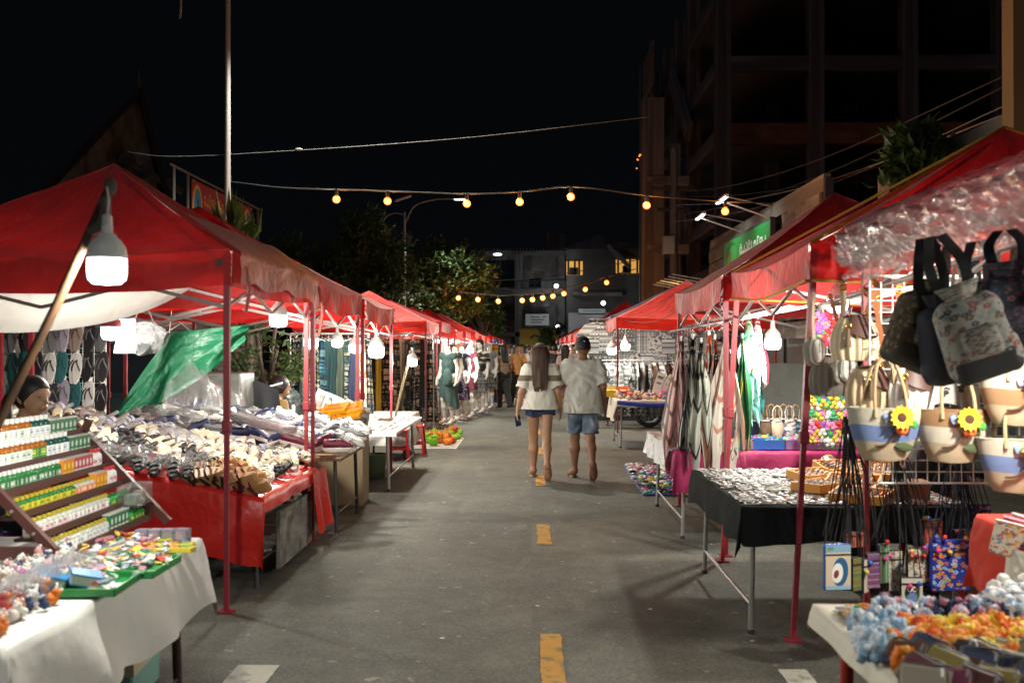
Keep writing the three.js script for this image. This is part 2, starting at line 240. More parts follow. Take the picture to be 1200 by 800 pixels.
  for (const [x0, x1, y0, y1, n] of [[664, 683, 306, 322, 3], [722, 750, 304, 320, 4]]) { const w = obj('lit_window', box(Xb(x1) - Xb(x0), Yb(y0) - Yb(y1), .06, (Xb(x0) + Xb(x1)) / 2, (Yb(y0) + Yb(y1)) / 2, -.06), litWindow, b); obj('mullion', Array.from({ length: n }, (_, k) => box(.16, Yb(y0) - Yb(y1), .12, Xb(x0) + (Xb(x1) - Xb(x0)) * (k + .35 + .2 * (k % 2)) / n, (Yb(y0) + Yb(y1)) / 2, .02)).concat([box(.7, .6, .1, Xb(x0) + (Xb(x1) - Xb(x0)) * .45, Yb(y1) + .3, .03)]), darkSteel, w); }
  obj('stair_roof', sbar(V(Xb(712), Yb(288), .4), V(Xb(738), Yb(314), .4), .3, .5), concrete, b); obj('balcony', box(4, .3, .9, Xb(700), Yb(345), .3), roughConcrete, b); obj('shutter', box(3.6, 2.6, .1, Xb(692), Yb(385), .05), steelGrey, b);
  for (const [px, py, dd, l] of [[583, 298, 83, 'on the roof edge of the grey building'], [652, 335, 82, 'on the corner of the grey building'], [707, 355, 80, 'above the narrow pale sign'], [654, 383, 80, 'in the small tree by the yellow wall']]) { const q = thing('wall_lamp', 'small white wall lamp glowing ' + l, 'lamp', W(px, py, dd)); obj('lamp_glow', sph(.17, 0, 0, 0, 12, px < 600 ? [2, .5, 1] : 1), bulbGlow, q); obj('bracket', sbar(V(0, .1, -.1), V(0, .3, -.8), .05), darkSteel, q); pointLight(q, V(0, 0, 0.05), 0xe8f2ff, px < 600 ? 8 : 4); }
}
{ // concrete frame building on the right
  const d = 50, t = house('unfinished_building', 'unfinished concrete frame building with bare columns and beams', [0, 0, -d]); const cw = 0.72, c = cmat(.3, [.82, .84, .88]);
  const xs = [9.3, 13.8, 18.3, 22.8, 27], fl = [2.7, 5.4, 8.0, 12.0, 15.4, 19];
  for (const x of xs) { obj('column', box(cw, 22, cw, x, 11, 0), c, t); obj('column', box(cw, 22, cw, x, 11, -9), c, t); }
  for (const z of [-14, -20, -26, -31]) obj('column', box(cw, 22, cw, 9.3, 11, z), c, t);
  fl.forEach((y, k) => { obj('beam', box(19, k === 3 ? 1.0 : .7, .5, 18.4, y, .08), k === 3 ? formwork : c, t); obj('floor_slab', box(18.4, .25, 31, 18.6, y + .3, -15.6), c, t); obj('side_beam', box(.5, .7, 31, 9.22, y - .1, -15.5), c, t); });
  for (let k = 0; k < 3; k++) obj('stair_flight', [sbar(V(8.6, 3 + k * 5.2, -6), V(8.6, 7.8 + k * 5.2, -13), .3, 1.1)], concrete, t);
  obj('stair_landing', box(1.8, .3, 2.4, 8.3, 7.8, -13.5), concrete, t); obj('stair_landing', box(1.8, .3, 2.4, 8.3, 13, -13.5), concrete, t);
  obj('wall_panel', box(.3, 8, 6, 9.6, 6, -28), plaster, t); obj('wall_panel', box(3.6, 9.4, .3, 10.3, 8.4, -31), plaster, t); obj('side_tower', [box(.95, 13, .9, 5.55, 6.5, 3), box(.5, 11, .6, 6.6, 5.5, 2.6), box(1.9, .4, 1, 6.2, 9.2, 3), box(1.9, .4, 1, 6.2, 6.1, 3)], plaster, t); obj('wall_panel', box(3.6, 4, .3, 16, 4, -8), c, t); obj('wall_panel', box(3.4, 2.8, .3, 20.4, 10, -8), c, t);
  const bm = [mat([.34, .19, .09], .9), mat([.4, .23, .1], .9), mat([.28, .15, .08], .9)];
  for (const [y0, y1] of [[15.6, 18.6], [19.4, 22.2]]) for (let y = y0; y < y1; y += .42) for (let k = 0; k < 7; k++) obj('plank', box(.08, .36, .84, 8.1 + R(-.02, .02), y, -18.4 - k * .88), pick(bm), t);
  obj('scaffold', [bar(V(7.9, 0, -18), V(7.9, 22, -18), .05), bar(V(7.9, 0, -24.5), V(7.9, 22, -24.5), .05), bar(V(7.9, 15.4, -17), V(7.9, 15.4, -25), .05), bar(V(7.9, 19, -17), V(7.9, 19, -25), .05), bar(V(7.9, 0, -22), V(7.9, 14, -22), .04)], steelGrey, t);
  const f = thing('light_string', 'short string of tiny amber lights on the unfinished building', 'lights', [7.6, 15.1, -d - 20]); const gs = []; for (let k = 0; k < 12; k++) gs.push(sph(.055, R(-.03, .03), R(-.1, .1) - (k === 11 ? .5 : 0), -k * .55 + 2, 6)); obj('bulb_glow', gs, warmGlow, f); obj('cable', bar(V(0, .12, 2), V(0, .12, -4.4), .02), blackCable, f);
}
{ // slatted hoarding with the lit green signboard
  const X = 4.95, t = thing('slat_hoarding', 'tall hoarding of pale horizontal boards beside the green sign', 'hoarding', [X, 0, 0]); const slatM = [cmat(.5, [1.1, 1.05, .98]), cmat(.6, [.95, .9, .84]), cmat(.4, [1.2, 1.12, 1.04])];
  for (const [z0, z1, n] of [[17.6, 20.2, 4], [26, 28.5, 4]]) for (let k = 0; k < n + 3; k++) obj('slat', box(.05, .31, z1 - z0, 0, 4.1 - k * .36, -(z0 + z1) / 2), slatM[k % 3], t);
  obj('top_rail', box(.12, .3, 11, .08, 4.42, -23), slatM[0], t); for (const z of [17.5, 20.4, 25.8, 28.6]) obj('post', box(.14, 4.5, .14, .1, 2.25, -z), darkSteel, t); obj('cladding', box(.06, 4.1, 11, .12, 2.05, -23), roughConcrete, t);
  const tex = ctex(512, 256, (x, w, h) => { const g = x; g.fillStyle = '#0f8a3c'; g.fillRect(0, 0, w, h); g.fillStyle = '#0a5c2a'; g.beginPath(); g.ellipse(95, 120, 80, 110, 0, 0, 7); g.fill(); g.fillStyle = '#16a04a'; g.beginPath(); g.ellipse(110, 110, 55, 80, .3, 0, 7); g.fill(); g.fillStyle = '#7c3026'; g.fillRect(70, 60, 22, 150); g.fillStyle = '#f3f7f0'; glyphs(g, 205, 96, 46, 9, '#f3f7f0', 3); glyphs(g, 205, 166, 34, 12, '#f3f7f0', 8); glyphs(g, 205, 224, 28, 9, '#f3f7f0', 15); glyphs(g, 14, 238, 44, 5, '#f3f7f0', 21); });
  const s = thing('green_signboard', 'lit green signboard with white lettering on the slatted hoarding', 'sign', [X - .14, 0, 0]);
  const pl = new THREE.PlaneGeometry(4.9, 1.16).rotateY(-PI / 2).translate(-.045, 3.6, -23); obj('sign_face', pl, mat([1, 1, 1], .5, { map: tex }), s); obj('sign_panel', box(.08, 1.16, 4.9, 0, 3.6, -23), mat([.02, .2, .07], .6), s);
  obj('frame', [box(.1, .05, 5, 0, 4.2, -23), box(.1, .05, 5, 0, 3.0, -23), box(.1, 1.16, .05, 0, 3.6, -20.5), box(.1, 1.16, .05, 0, 3.6, -25.5)], darkSteel, s);
  for (const [z, l] of [[21.3, 'near'], [24.0, 'far']]) { const a = thing('sign_lamp', `sign lamp on a thin arm over the ${l} end of the green signboard`, 'lamp', [X, 4.3, -z]); obj('arm', [bar(V(0, 0, 0), V(-1.0, .35, 0), .018), bar(V(0, .25, 0), V(-1.0, .37, .5), .014)], whiteSteel, a); obj('lamp_head', rbox(.1, .05, 1.1, .02, -1.0, .4, 0), whiteSteel, a); obj('lamp_glow', box(.07, .01, 1.0, -1.0, .365, 0), bulbGlow, a); const l2 = new THREE.SpotLight(0xf0fff4, 9, 0, 1.1, .7, 2); l2.position.set(-1.0, .34, 0); l2.target.position.set(.1, -.75, 0); l2.castShadow = true; a.add(l2, l2.target); }
  const s2 = thing('amber_signboard', 'small glowing amber signboard with thin lamp arms beyond the green one', 'sign', [X - .2, 0, 0]); obj('sign_glow', box(.08, .55, 2.6, 0, 3.15, -30.5), mat([.6, .4, .1], .5, { emissive: col([1, .72, .28]), emissiveIntensity: 1.1 }), s2); for (let k = 0; k < 6; k++) obj('lamp_arm', bar(V(0, 3.5, -28.4 - k * .9), V(-.85, 3.65, -28.4 - k * .9), .016), whiteSteel, s2); obj('frame', box(.07, .65, 2.7, .06, 3.15, -30.5), darkSteel, s2); pointLight(s2, V(-.35, 3.15, -30.5), 0xffc36a, 3);
  // shop front behind the right hand stalls
  const h = house('shop_front', 'pale shop front with dark glass doors behind the handbag stall', [5.35, 0, -11.2]); obj('wall', [box(.2, 4.2, 1, 0, 2.1, 2.6), box(.2, 1.6, 7, 0, 3.4, -.4), box(.2, 4.2, .8, 0, 2.1, -4)], plaster, h); for (let k = 0; k < 4; k++) { const w = obj('glass_door', box(.04, 2.5, 1.36, .02, 1.3, 1.3 - k * 1.42), mat([.1, .14, .14], .05, { transmission: .5, thickness: 0 }), h); obj('frame', [box(.1, 2.6, .07, .0, 1.3, 2.0 - k * 1.42), box(.1, .07, 1.42, 0, 2.58, 1.3 - k * 1.42), box(.09, .06, 1.42, 0, 1.2, 1.3 - k * 1.42)], steelGrey, w); } obj('back_wall', box(.1, 3, 7.4, 1.2, 1.5, -.8), cmat(.4, [.6, .68, .64]), h); obj('floor_slab', box(1.4, .12, 7.4, .7, .06, -.8), concrete, h);
  // utility pole and cables
  const p = W(790, 408, 34), u = thing('utility_pole', 'dark concrete utility pole hung with cables before the unfinished building', 'utility pole', [p.x, 0, p.z]); obj('pole', cyl(.11, .16, 8.2, 12, 0, 4.1, 0), roughConcrete, u); obj('crossarm', [box(1.4, .1, .1, 0, 6.9, 0), box(1.1, .1, .1, 0, 6.2, 0)], darkSteel, u); obj('meter_box', rbox(.4, .6, .25, .03, -.2, 5, .2), steelGrey, u);
  for (const [y0, x1, y1, d1, k] of [[235, 1240, 60, 11, 0], [250, 1240, 110, 12, 1], [262, 1240, 70, 12.5, 2], [270, 1240, 95, 13, 3], [240, 1240, 128, 14, 4]]) { const a = W(790, y0 - 10, 34), b = W(x1, y1, d1); tag(obj('overhead_cable', tube([a, a.clone().lerp(b, .33).add(V(0, -.35, 0)), a.clone().lerp(b, .66).add(V(0, -.38, 0)), b], .011 + .002 * (k % 3), 40, 5), k % 2 ? greyCable : blackCable), 'thin cable running from the utility pole along the right side', 'cable', 'cables from the utility pole'); }
  tag(obj('timber_post', box(.26, 3.2, .26, ...W(1196, 150, 11).toArray()), mat([.35, .22, .09], .8)), 'square ochre post rising behind the red stall roof', 'post');
}
{ // left: low house with a roof frame that carries a banner, temple gable far behind
  const h = house('low_house', 'dark low house behind the red stalls carrying a banner frame', [-10.2, 0, -22]); obj('wall', box(4, 3.6, 18, 0, 1.8, 0), roughConcrete, h); obj('roof', box(5, .2, 18.6, 0, 3.7, 0, 0, 0, -.05), cmat(.2, [.3, .26, .24]), h); for (let k = 0; k < 4; k++) { const w = obj('shutter', box(.08, 2.4, 2.6, 2.03, 1.3, 6.5 - k * 4), roughConcrete, h); obj('shutter_rib', Array.from({ length: 9 }, (_, j) => box(.03, .05, 2.5, 2.08, .3 + j * .25, 6.5 - k * 4)), darkSteel, w); }
  const rustS = mat([.12, .11, .1], .8); const f = thing('banner_frame', 'steel frame on the low roof holding the red banner', 'frame', [-7.75, 3.7, -25.4]); for (const z of [3.4, 2.5, -2.5, -3.4]) obj('post', bar(V(0, 0, z), V(0, 1.85, z), .035), rustS, f); obj('rail', bar(V(0, 1.85, 3.6), V(0, 1.85, -3.6), .03), rustS, f); obj('rail', bar(V(0, .5, 3.6), V(0, .5, -3.6), .03), rustS, f);
  const tex = ctex(512, 128, (g, w, hh) => { g.fillStyle = '#8e1512'; g.fillRect(0, 0, w, hh); for (const x of [40, 472]) { g.fillStyle = '#c9a23a'; g.beginPath(); g.ellipse(x, 64, 34, 56, 0, 0, 7); g.fill(); g.fillStyle = '#2b7fa0'; g.beginPath(); g.ellipse(x, 64, 26, 46, 0, 0, 7); g.fill(); g.fillStyle = '#16506b'; g.fillRect(x - 8, 44, 16, 50); } glyphs(g, 92, 52, 30, 13, '#c98a2a', 31); glyphs(g, 100, 104, 34, 11, '#c98a2a', 37); });
  const b = thing('red_banner', 'red banner with yellow lettering and two blue ovals', 'banner', [-7.68, 4.25, -25.4]); const g = grid(30, 6, (u, v) => V(.02 * sin(u * 14) * sin(v * 3), v * 1.18, 2.45 - u * 4.9 )); obj('cloth', g, mat([1, 1, 1], .7, { map: tex }), b); obj('eyelet', [[2.4, .03], [-2.4, .03], [2.4, 1.15], [-2.4, 1.15]].map(([z, y]) => sph(.03, .02, y, z, 6)), steelGrey, b);
  const g2 = W(125, 408, 46), q = house('temple_roof', 'pale temple gable with steep pointed roof rising in the dark', [g2.x, 0, g2.z], .5); obj('gable', extr([[-2.3, 8.6], [2.2, 8.7], [1.3, 13.1]], .4).translate(0, 0, 0), cmat(.3, [1.6, 1.5, 1.4]), q); obj('wall', box(4.4, 8.6, 6, 0, 4.3, -3), roughConcrete, q); obj('roof', [sbar(V(-2.9, 8.2, .1), V(1.35, 13.3, .1), .25, 1.2), sbar(V(2.6, 8.2, .1), V(1.3, 13.4, .1), .25, 1.2)], cmat(.2, [.3, .2, .15]), q); obj('finial', cyl(.01, .09, 1.1, 8, 1.33, 13.9, .1), concrete, q); obj('carved_bracket', [sbar(V(1, 9.9, .5), V(3.2, 8.8, .6), .3, .2), sph(.4, .8, 10.1, .4, 8), sph(.28, 1.6, 9.6, .5, 8), sph(.25, 2.6, 9.2, .6, 8)], concrete, q);
}
// ---------- trees and plants ----------
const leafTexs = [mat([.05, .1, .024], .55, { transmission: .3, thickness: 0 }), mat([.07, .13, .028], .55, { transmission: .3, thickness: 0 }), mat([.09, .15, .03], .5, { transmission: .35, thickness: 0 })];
const barkM = mat([.09, .07, .05], .95);
function leafAt(P, N, UV, p, q, L, Wd) { // a folded two-quad leaf
  const v = [[0, 0, 0], [-Wd, L * .42, .12 * L], [0, L * .5, 0], [Wd, L * .42, .12 * L], [0, L, -.12 * L]].map((a) => V(...a).applyQuaternion(q).add(p)), idx = [0, 2, 1, 0, 3, 2, 1, 2, 4, 2, 3, 4];
  for (const i of idx) P.push(v[i].x, v[i].y, v[i].z);
}
function leaves(list) { const P = []; for (const [p, q, L, w] of list) leafAt(P, 0, 0, p, q, L, w); const g = new THREE.BufferGeometry(); g.setAttribute('position', new THREE.Float32BufferAttribute(P, 3)); g.computeVertexNormals(); return g; }
function tree(label, p, h, lobes, n, L, group, name = 'leafy_tree') { // lobes: [x,y,z,r] clusters
  const t = thing(name, label, 'tree', p, 0, group), base = V(0, 0, 0), fork = V(.1, h * .38, 0), gs = [tube([base, V(.05, h * .2, .05), fork], h * .028, 8, 8)];
  for (const [x, y, z, r] of lobes) gs.push(tube([fork, V(x * .45, (fork.y + y) * .5, z * .45), V(x, y, z)], h * .011, 8, 6));
  obj('trunk', gs, barkM, t); const ls = [[], [], []];
  for (let k = 0; k < n; k++) { const [x, y, z, r] = pick(lobes); const dir = V(R(-1, 1), R(-1, 1), R(-1, 1)).normalize(), f = Math.pow(rnd(), .42); const c = V(x, y, z).addScaledVector(dir, r * f * (0.8 + .45 * nz(dir.x * 2 + x, dir.y * 2 + y, dir.z * 2)));
    if (nz(c.x * 1.1 / r * .9, c.y * 1.1 / r, c.z / r) < -.18) continue;
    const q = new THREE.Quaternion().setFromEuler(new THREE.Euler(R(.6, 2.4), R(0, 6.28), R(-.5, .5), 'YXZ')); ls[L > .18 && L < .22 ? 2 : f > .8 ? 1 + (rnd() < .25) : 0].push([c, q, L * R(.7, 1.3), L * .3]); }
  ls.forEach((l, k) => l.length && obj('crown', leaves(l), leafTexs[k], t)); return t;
}
function lobesOf(cx, cy, rx, ry, n, r0, r1, zr = 1) { return Array.from({ length: n }, () => { const a = R(0, 6.28), f = Math.sqrt(rnd()); return [cx + rx * f * cos(a), cy + ry * f * sin(a), R(-1, 1) * rx * zr, R(r0, r1)]; }); }
{ let p = W(415, 408, 38); tree('broad dark tree behind the stalls by the slim street lamp', [p.x, 0, p.z], 6.5, lobesOf(0, 4.3, 2.4, 1.7, 26, .8, 1.25), 11000, .26, 'trees behind the far stalls');
  p = W(370, 408, 36); tree('low dark tree filling the gap beside the red stall roofs', [p.x, 0, p.z], 5, lobesOf(0, 3.8, 1.9, 1.4, 12, .6, 1.0), 5000, .25, 'trees behind the far stalls');
  p = W(512, 408, 46); tree('tall loose tree standing before the grey building', [p.x, 0, p.z], 7.5, lobesOf(0, 4.4, 2.1, 1.7, 26, .8, 1.25), 11000, .28, 'trees behind the far stalls');
  p = W(565, 408, 52); tree('pale green tree lit by the low string of amber bulbs', [p.x, 0, p.z], 5.4, lobesOf(0, 3.6, 1.0, 1.5, 9, .5, .8), 3600, .25, 'trees behind the far stalls');
  p = W(652, 408, 72); tree('small tree beside the yellow street wall', [p.x, 0, p.z], 3.4, lobesOf(0, 2.2, 1.0, .9, 6, .5, .8), 1500, .28);
  p = W(1095, 408, 12.6); tree('round leaved tree rising behind the red roofs of the handbag stalls', [p.x, 0, p.z], 4.6, lobesOf(.1, 3.85, .52, .66, 16, .2, .36, .8), 1700, .2);
  p = W(312, 408, 12.2); tree('thin dark shrub behind the shoe stall', [p.x, 0, p.z], 2.2, lobesOf(0, 1.55, .55, .5, 14, .16, .3, .6), 1900, .09, undefined, 'dark_shrub');
  // strap-leaved plant behind the stall roofs
  for (const [px, py, dd, n] of [[268, 268, 14, 26], [292, 285, 15, 22]]) { const c = W(px, py, dd), t = thing('palm_plant', px < 280 ? 'tuft of long green palm leaves behind the grey lamp pole' : 'lower tuft of pointed green palm leaves behind red roof peak', 'palm', [c.x, 0, c.z]); obj('trunk', cyl(.05, .08, c.y, 8, 0, c.y / 2, 0), barkM, t); const l = []; for (let k = 0; k < n; k++) l.push([V(0, c.y, 0), new THREE.Quaternion().setFromEuler(new THREE.Euler(R(.2, 1.7), R(0, 6.28), 0, 'YXZ')), R(.35, .6), .04]); obj('crown', leaves(l), leafTexs[2], t); }
}
// ---------- canopy tents ----------
function fabricTex(r, g, b, s, dust = 0.5) { return dtex(256, 256, (u, v) => { const n = tnoise(u, v, 4, s), m = tnoise(u, v, 13, s + 4); let k = 1 + .12 * n + .07 * m + .05 * (rnd() - .5); const d = dust * sstep(.1, .75, n * .7 + m * .6); return [r * k * (1 - d) + .5 * d, g * k * (1 - d) + .42 * d, b * k * (1 - d) + .38 * d]; }); }
function fabric(r, g, b, s, dust, tr = .34) { const t = fabricTex(r, g, b, s, dust); t.repeat.set(.55, .55); return mat([1, 1, 1], .82, { map: t, bumpMap: crease, bumpScale: .007, transmission: tr, thickness: 0 }); }
const redA = fabric(.66, .055, .055, 2, .16, .38), redB = fabric(.80, .07, .05, 7, .08, .48), redC = fabric(.84, .13, .06, 12, .08, .48), redDusty = fabric(.7, .15, .13, 17, .25, .4), blueT = fabric(.1, .2, .5, 21, .2), greyT = fabric(.36, .36, .46, 24, .2), pinkRed = fabric(.74, .17, .15, 29, .18, .42);
const maroon = mat([.24, .022, .035], .42), maroonB = mat([.33, .03, .04], .5), trussM = mat([.3, .27, .26], .42, { metalness: .5 }), yellowPipe = mat([.5, .28, .03], .7), whiteCloth = mat([.74, .72, .68], .85, { bumpMap: crease, bumpScale: .006, transmission: .5, thickness: 0 });
function tent(o) { // street side edge xs, back edge xi, near and far depth zn zf
  const { xs, xi, zn, zf, eave = 2.2, apex = 2.92, val = .2, roof = redA, vroof = roof, lean = 0, far = false, pipe = null, ax = 0 } = o;
  const cx = (xs + xi) / 2, cz = -(zn + zf) / 2, w = xi - xs, d = zf - zn;
  const t = thing('canopy_tent', o.label, 'tent', [cx, 0, cz], 0, o.group), C = [V(-w / 2, eave, d / 2), V(w / 2, eave, d / 2), V(w / 2, eave, -d / 2), V(-w / 2, eave, -d / 2)], A = V(ax, apex, 0), s = far ? 8 : 20, sd = zn * 3.1 + xs;
  for (let k = 0; k < 4; k++) { const a = C[k], b = C[(k + 1) % 4], n = b.clone().sub(a).normalize(), len = a.distanceTo(b);
    const g = grid(s, s, (u, v) => { const e = a.clone().lerp(b, u), q = e.lerp(A, v); q.y = eave + (apex - eave) * Math.pow(v, 1.12) - (1 - v) * .05 * sin(PI * u) - .05 * sin(PI * v) * sin(PI * u) + (far ? 0 : .018 * nz(q.x * 2.2 + sd, q.z * 2.2, k)); return q; }, len, 1.5);
    obj('canopy_panel', g, roof, t);
    const out = V(n.z, 0, -n.x); if (out.dot(a.clone().add(b).setY(0)) < 0) out.negate();
    const vg = grid(far ? 10 : 34, far ? 2 : 5, (u, v) => { const e = a.clone().lerp(b, u); e.y = eave - .05 * sin(PI * u) - v * val * (1 + .06 * nz(u * 6 + sd, k)); return e.addScaledVector(out, .012 + v * (.018 * sin(u * len * 7 + sd + k) + .03 * nz(u * 3 + sd, v, k))); }, len, val);
    obj('valance', vg, (k === (xs < 0 ? 1 : 3) && xs < 0) || (k === 3 && xs > 0) || (k === 1 && xs < 0) ? vroof : roof, t);
    if (pipe) obj('piping', [bar(a, A, .011, 6), tube([a.clone().addScaledVector(out, .02).setY(eave - val), a.clone().lerp(b, .5).addScaledVector(out, .03).setY(eave - val - .05), b.clone().addScaledVector(out, .02).setY(eave - val)], .009, 16, 5)], pipe, t);
  }
  C.forEach((c, k) => { const near = k < 2, x = c.x + (c.x < 0 ? .03 : -.03), z = c.z + (c.z > 0 ? -.03 : .03), st = Math.abs(c.x + cx - xs) < .01, L = st ? lean : 0;
    const f = V(x - L, 0, z), top = V(x, eave - .03, z), mid = f.clone().lerp(top, .52); const m = k % 2 ? maroonB : maroon;
    const leg = obj('leg', [sbar(mid, top, .036), sbar(f, mid.clone().lerp(top, .05), .028)], m, t); if (!far) { obj('foot', box(.09, .012, .09, f.x, .006, f.z), maroon, leg); obj('slider', rbox(.052, .07, .052, .008, mid.x, mid.y, mid.z), m, leg); } });
  for (let k = 0; k < 4; k++) { const a = C[k].clone().setY(eave - .07), b = C[(k + 1) % 4].clone().setY(eave - .07); a.lerp(V(0, a.y, 0), .03); b.lerp(V(0, b.y, 0), .03); const m = a.clone().lerp(b, .5), dn = V(0, -.28, 0);
    if (far && k % 2) continue;
    obj('truss_bar', [sbar(a, m.clone().add(dn), .022, .012), sbar(a.clone().add(dn), m, .022, .012), sbar(m, b.clone().add(dn), .022, .012), sbar(m.clone().add(dn), b, .022, .012)], trussM, t); }
  if (!far) obj('centre_strut', [sbar(V(ax, apex - .03, 0), V(ax, eave - .25, 0), .03), ...C.map((c) => sbar(c.clone().lerp(V(0, eave, 0), .05).setY(eave - .1), V(ax, apex - .08, 0).lerp(c, .12), .02))], trussM, t);
  return t;
}
const T1 = tent({ xs: -1.82, xi: -4.16, zn: 6.15, zf: 8.4, roof: redA, vroof: redDusty, val: .22, label: 'faded red canopy tent with white sheet hung behind its valance' });
tent({ xs: -1.80, xi: -4.5, zn: 8.5, zf: 10.75, eave: 2.16, apex: 2.95, roof: redB, label: 'red canopy tent sheltering the heap of plastic wrapped sneakers', val: .2 });
tent({ xs: -1.78, xi: -4.4, zn: 10.9, zf: 13.2, eave: 2.12, apex: 2.78, roof: redB, vroof: pinkRed, label: 'red canopy tent over the white topped jewellery table' });
const tl = [[20.0, 22.4, redC], [22.6, 25, redB], [27, 29.5, redC], [31, 33.4, redB], [36, 38.4, redC], [41, 43.4, redB], [46, 48.4, redC], [52, 54.5, redB], [57, 60, blueT], [63, 66, greyT], [69, 72, redC], [75, 78, redB]];
tl.forEach(([a, b, m], k) => tent({ xs: k ? -2.0 : -2.05, xi: k ? -4.6 : -4.7, zn: a, zf: b, roof: m, vroof: m, eave: 2.14 + .06 * sin(k * 2), apex: 2.8 + .08 * sin(k * 5), far: k > 0, group: k && m !== blueT && m !== greyT ? 'red canopy tents in the row past the mannequins' : undefined, label: !k ? 'orange red canopy tent in front of the mannequins and dark clothes' : m === blueT ? 'bright blue canopy tent at the far end of the stalls' : m === greyT ? 'grey blue canopy tent beside the bright blue one' : 'red canopy tent in the row of stalls past the mannequins' }));
tent({ xs: 1.72, xi: 4.5, zn: 3.1, zf: 5.42, eave: 2.22, apex: 3.0, roof: redB, vroof: redA, label: 'red canopy tent with crumpled clear plastic rolled on its eave' });
tent({ xs: 1.52, xi: 4.6, zn: 5.61, zf: 7.75, eave: 2.17, apex: 3.03, roof: redA, vroof: pinkRed, lean: .12, pipe: yellowPipe, label: 'dark red canopy tent with yellow piping over the black table' });
tent({ xs: 1.47, xi: 3.95, zn: 7.9, zf: 10.45, eave: 2.16, apex: 2.99, roof: redA, vroof: pinkRed, label: 'red canopy tent over the magenta table and hanging scarves' });
tent({ xs: 1.55, xi: 4.5, zn: 18.8, zf: 21.3, eave: 2.17, apex: 2.93, roof: redC, vroof: redC, label: 'orange red canopy tent over racks of grey patterned shirts' });
tent({ xs: 1.7, xi: 4.9, zn: 21.9, zf: 25.2, eave: 2.3, apex: 3.05, roof: greyT, label: 'purple grey canopy tent behind the shirt stall', far: true });
tent({ xs: 1.55, xi: 3.9, zn: 28.6, zf: 31.4, eave: 2.15, apex: 2.98, roof: redB, label: 'red canopy tent beyond the purple grey one', far: true });
[[34, 36.6], [39, 41.6], [45, 47.8], [52, 55], [60, 63]].forEach(([a, b], k) => tent({ xs: 1.5, xi: 3.9, zn: a, zf: b, eave: 2.12, apex: 2.8, roof: k % 2 ? redC : redB, far: true, group: 'small far canopy tents on the shirt stall side', label: 'small red canopy tent far beyond the shirt stall' }));
// white sheet hung behind the faded tent's near valance
{ const t = thing('white_sheet', 'sagging white sheet hung under the faded red tent front', 'sheet', [-2.99, 0, -6.16]);
  obj('cloth', grid(40, 10, (u, v) => V(-1.2 + u * 2.36, 2.12 - .02 - v * (.05 + .37 * Math.pow(sin(PI * Math.min(1, u * 1.08)), .8) + .02 * sin(u * 9)), -.05 - .14 * sin(PI * v) * sin(u * PI) + .025 * nz(u * 6, v * 2)), 2.4, .4), whiteCloth, t); obj('clip', [-1.1, -.3, .4, 1.1].map((x) => box(.03, .05, .03, x, 2.12, 0)), darkSteel, t);
  const p = thing('dusty_cover', 'dust stained white plastic cover along the faded tent edge', 'cover', [-1.8, 0, -7.28]); const pm = mat([1, 1, 1], .6, { map: fabricTex(.72, .36, .31, 40, .3), bumpMap: crease, bumpScale: .006, transmission: .45, thickness: 0 });
  obj('cloth', grid(36, 12, (u, v) => { const z = 1.14 - u * 2.28; const a = v < .35 ? V(-.3 * (1 - v / .35), 2.2 + .21 * (1 - v / .35) + .012, z) : V(.045 + .02 * sin(u * 17) * (v - .35), 2.2 - (v - .35) * (.32 + .07 * nz(u * 5, 2) + .14 * sstep(.75, 1, u)), z); a.x += .015 * nz(u * 5, v * 3, 3); a.y += .006 * nz(u * 6, v * 4, 8); return a; }, 2.3, .6), pm, p); obj('tie_strip', tube([V(.05, 2.1, 1.05), V(.07, 1.95, 1.04), V(.05, 1.82, 1.05)], .012, 8, 5), pm, p); obj('tie_strip', [tube([V(.06, 2.1, -1.06), V(.09, 1.9, -1.05), V(.06, 1.7, -1.06)], .014, 8, 5)], pm, p);
  const film = mat([.86, .86, .86], .22, { bumpMap: crease, bumpScale: .02, transmission: .74, thickness: 0, clearcoat: 0.4 });
  const q = thing('plastic_roll', 'crumpled clear plastic sheet rolled along the red tent edge', 'plastic sheet', [1.72, 2.2, -4.25]);
  for (let r = 0; r < 2; r++) obj('film', grid(120, 30, (u, v) => { const z = 1.2 - u * 2.42, rg = (x, y, s) => 1 - 2.6 * Math.abs(nz(x, y, s)), bmp = .035 * rg(u * 9 + v * 2, v * 2.2 + u * 3, r * 5) + .016 * rg(u * 24, v * 6 + u * 9, r + 3) + .006 * rg(u * 60, v * 15, r + 8), sg = 1 + .35 * nz(u * 4, r * 3); if (v < .4) return V(.28 * (1 - v / .4) - .03 + bmp * .5, .02 + .12 * (1 - v / .4) + bmp + r * .015, z); const q = (v - .4) / .6; return V(-.03 - .05 * sin(q * PI) - bmp - r * .012, .02 - q * .2 * sg + .3 * bmp, z); const a = v * 2 * PI * .85 + r * 2, rr = (.085 - r * .03) * (.8 + .55 * (1 - 2.4 * Math.abs(nz(u * 6, cos(a) * 1.2, sin(a) * 1.2 + r * 7))) + .3 * (1 - 2.4 * Math.abs(nz(u * 17, cos(a) * 3, sin(a) * 3 + r)))) * (.8 + .3 * sin(u * 3.1 + 1)); return V(-.04 + rr * cos(a), -.05 + rr * 1.35 * sin(a) - .02 * u, z); }, 2.4, .6), film, q); obj('hanging_film', grid(40, 8, (u, v) => V(-.06 - .04 * nz(u * 5, v * 3), -.1 - v * (.15 + .1 * nz(u * 4, 3)), 1.1 - u * 2.3), 2.4, .3), film, q);
}
